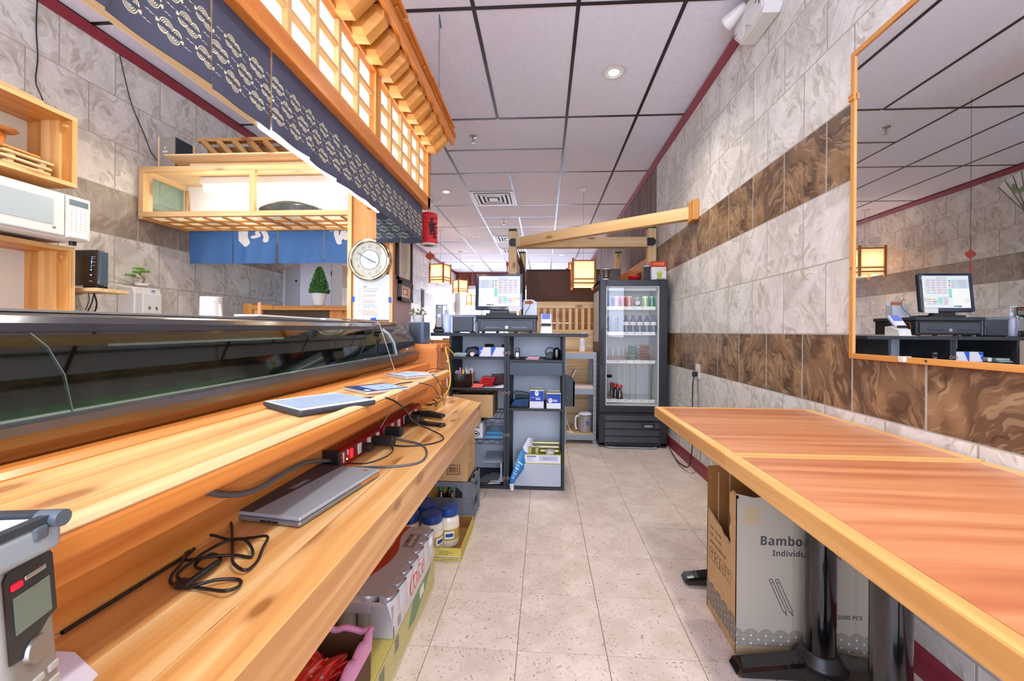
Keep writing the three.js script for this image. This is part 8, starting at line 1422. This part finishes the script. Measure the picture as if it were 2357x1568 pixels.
// ---- blue curtain with white brush characters
{
  const t = thing('blue_curtain', 'bright blue half-curtain with white brush writing under the lit cabinet', 'curtain', [-2.0, 1.87, 3.02]);
  const brush = (k) => canvasTex(512, 512, (g, w, h) => {
    g.fillStyle = '#4876ab'; g.fillRect(0, 0, w, h); g.fillStyle = '#f1eee6'; g.strokeStyle = '#f1eee6'; g.lineCap = 'round'; g.lineJoin = 'round';
    if (k === 1) { g.beginPath(); g.moveTo(70, 0); g.lineTo(190, 0); g.bezierCurveTo(160, 120, 220, 160, 210, 200); g.bezierCurveTo(180, 270, 170, 240, 150, 260); g.bezierCurveTo(120, 230, 90, 190, 70, 160); g.closePath(); g.fill(); g.lineWidth = 46; g.beginPath(); g.moveTo(300, 10); g.bezierCurveTo(260, 60, 330, 70, 300, 90); g.lineTo(240, 110); g.stroke(); g.lineWidth = 60; g.beginPath(); g.moveTo(360, 20); g.bezierCurveTo(400, 90, 395, 120, 385, 160); g.stroke(); }
    if (k === 3) { g.beginPath(); g.moveTo(20, 0); g.lineTo(90, 0); g.lineTo(80, 36); g.closePath(); g.fill(); g.lineWidth = 54; g.beginPath(); g.moveTo(130, 0); g.bezierCurveTo(120, 80, 140, 130, 160, 200); g.stroke(); g.beginPath(); g.moveTo(150, 170); g.bezierCurveTo(210, 90, 190, 40, 220, 0); g.stroke(); g.lineWidth = 60; g.beginPath(); g.moveTo(270, 0); g.bezierCurveTo(300, 90, 360, 170, 420, 190); g.stroke(); g.beginPath(); g.moveTo(280, 20); g.lineTo(430, 50); g.lineTo(400, 100); g.stroke(); g.beginPath(); g.moveTo(230, 130); g.lineTo(260, 60); g.stroke(); }
    if (k === 4) { g.beginPath(); g.moveTo(90, 90); g.lineTo(300, 80); g.lineTo(300, 330); g.lineTo(95, 340); g.fill(); }
  });
  const cuts = [-2.815, -2.46, -2.09, -1.71, -1.33, -1.2], mb = std(0xffffff, 0.75, 0, { map: canvasTex(8, 8, (g) => { g.fillStyle = '#4876ab'; g.fillRect(0, 0, 8, 8); }), bumpMap: T.cloth, bumpScale: 0.0003 });
  for (let k = 0; k < 5; k++) {
    const w = cuts[k + 1] - cuts[k] - (k === 0 ? -0.004 : 0.008), m = k === 0 || k === 2 ? mb : std(0xffffff, 0.75, 0, { map: brush(k), bumpMap: T.cloth, bumpScale: 0.0003 });
    part(t, 'curtain_panel', clothPanel(w, 0.262, 0.016, 90 + k, 30, 14, 0, k === 4 ? 1 / 0.37 : 1 / w, 0.262).translate(cuts[k] + 0.004, 1.876, -3.025), m);
  }
  part(t, 'hanging_rod', cylX(-2.825, -1.2, 1.878, 3.025, 0.006, 10), M.black);
}
// ---- wooden ledge with topiary, cabinet behind
{
  const t = thing('kitchen_partition', 'low pine-capped partition with dark panel behind the glass case', 'partition', [-1.95, 0, 3.22]);
  part(t, 'cap_rail', grain(B(-2.41, -1.21, 1.258, 1.295, 3.19, 3.31, 0.003), 'x'), M.amber); part(t, 'cap_rail', grain(B(-2.42, -2.235, 1.26, 1.301, 3.184, 3.19, 0.001), 'x'), M.amber); part(t, 'post', grain(B(-2.485, -2.408, 0, 1.31, 3.18, 3.28, 0.003), 'y'), M.amber); part(t, 'inner_post', grain(B(-2.408, -2.37, 0, 1.258, 3.2, 3.24), 'y'), M.pineFine);
  part(t, 'panel', B(-2.37, -1.6, 0, 1.258, 3.26, 3.28), std(0x5a4a38, 0.3)); part(t, 'wood_panel', grain(B(-1.78, -1.6, 0, 1.258, 3.24, 3.259), 'y'), M.pineRail); part(t, 'white_panel', B(-1.6, -1.21, 0, 1.258, 3.24, 3.28), M.offwhite);
  const p = thing('topiary_plant', 'cone-shaped boxwood topiary in a white ribbed pot on the partition', 'plant', [-1.872, 1.295, 3.25]), x = -1.876, d = 3.25;
  part(p, 'pot', lathe([[0.001, 0.002], [0.043, 0], [0.046, 0.01], [0.068, 0.118], [0.066, 0.12], [0.06, 0.11], [0.001, 0.1]], x, 1.2955, d, 16), std(0xdedcd4, 0.6));
  const r = rng(81), lf = [], lf2 = []; const leafG = (c, dir, s, out) => { const g = new THREE.SphereGeometry(s, 5, 4).scale(0.5, 1, 0.18); g.applyQuaternion(new THREE.Quaternion().setFromUnitVectors(new THREE.Vector3(0, 1, 0), dir)); out.push(g.translate(c.x, c.y, c.z)); };
  for (let k = 0; k < 620; k++) { const v = r(), y = 1.405 + v * 0.215, R = 0.078 * Math.pow(1 - v, 0.75) * (1 - 0.1 * Math.max(0, 0.1 - v) * 10) + 0.006, a = r() * 6.28, q = R * (0.85 + 0.15 * r()), dir = new THREE.Vector3(Math.cos(a) + jit(r, 0.7), 0.7 + jit(r, 0.6), Math.sin(a) + jit(r, 0.7)).normalize(); leafG(P(x + q * Math.cos(a), y, d - q * Math.sin(a)), dir, 0.009 + 0.004 * r(), r() < 0.5 ? lf : lf2); }
  part(p, 'core', lathe([[0.07, 1.4], [0.068, 1.43], [0.045, 1.52], [0.015, 1.6], [0.001, 1.615]], x, 0, d, 16), std(0x234a1a, 0.9)); part(p, 'leaves', lf, std(0x356a20, 0.6)).userData.kind = 'stuff'; part(p, 'leaves', lf2, std(0x4c8234, 0.6)).userData.kind = 'stuff';
  const c = thing('tall_cabinet', 'tall white cabinet with angled side beyond the pine partition', 'cabinet', [-2.4, 0, 3.95]);
  part(c, 'carcass', extY([[-2.82, 4.215], [-2.36, 3.755], [-2.035, 3.755], [-2.035, 3.94], [-2.3, 4.22]], 0, 1.75, 0.004), std(0xdcdcdf, 0.5)); part(c, 'door', B(-2.352, -2.043, 0.05, 1.742, 3.74, 3.755, 0.003), std(0xe2e1e4, 0.5)); part(c, 'hinge', [B(-2.045, -2.037, 1.62, 1.66, 3.736, 3.742), B(-2.045, -2.037, 1.3, 1.33, 3.736, 3.742)], M.black); part(c, 'edge_guard', B(-2.829, -2.8, 0, 1.74, 4.19, 4.21, 0.003), M.white);
  part(c, 'side_lock', [B(-2.455, -2.445, 1.57, 1.59, 3.826, 3.84)], M.black);
  solo('card_sign', 'small white card lettered ASK standing beside the notice column', 'sign', B(-1.30, -1.205, 1.14, 1.235, 2.72, 2.724), M.paper);
  const ask = canvasTex(128, 128, (g, w, h) => { g.fillStyle = '#eef2f4'; g.fillRect(0, 0, w, h); g.fillStyle = '#2c5a86'; g.font = 'bold 44px sans-serif'; g.fillText('ASK', 12, 96); });
  const k = scene.getObjectByName('card_sign'); part(k, 'print', sheet(0.093, 0.093, -1.2525, 1.1875, 2.7194), printMat(ask, 0.6));
  solo('sign_stand', 'clear stand under the white ASK card behind the glass case', 'stand', B(-1.3, -1.205, 0, 1.14, 2.72, 2.76), M.darkGrey);
  solo('chopping_board', 'white plastic boards lying on the rear edge of the glass case', 'board', [B(-1.09, -1.0, 1.139, 1.147, 1.35, 1.75, 0.003), B(-1.1, -1.02, 1.139, 1.15, 1.82, 1.98, 0.003)], M.white);
  solo('marker_pen', 'small orange marker standing upright behind the glass case', 'pen', cylY(-1.105, 1.139, 1.2, 1.5, 0.006), std(0xe0895a, 0.5));
}
renderer.render(scene, camera);
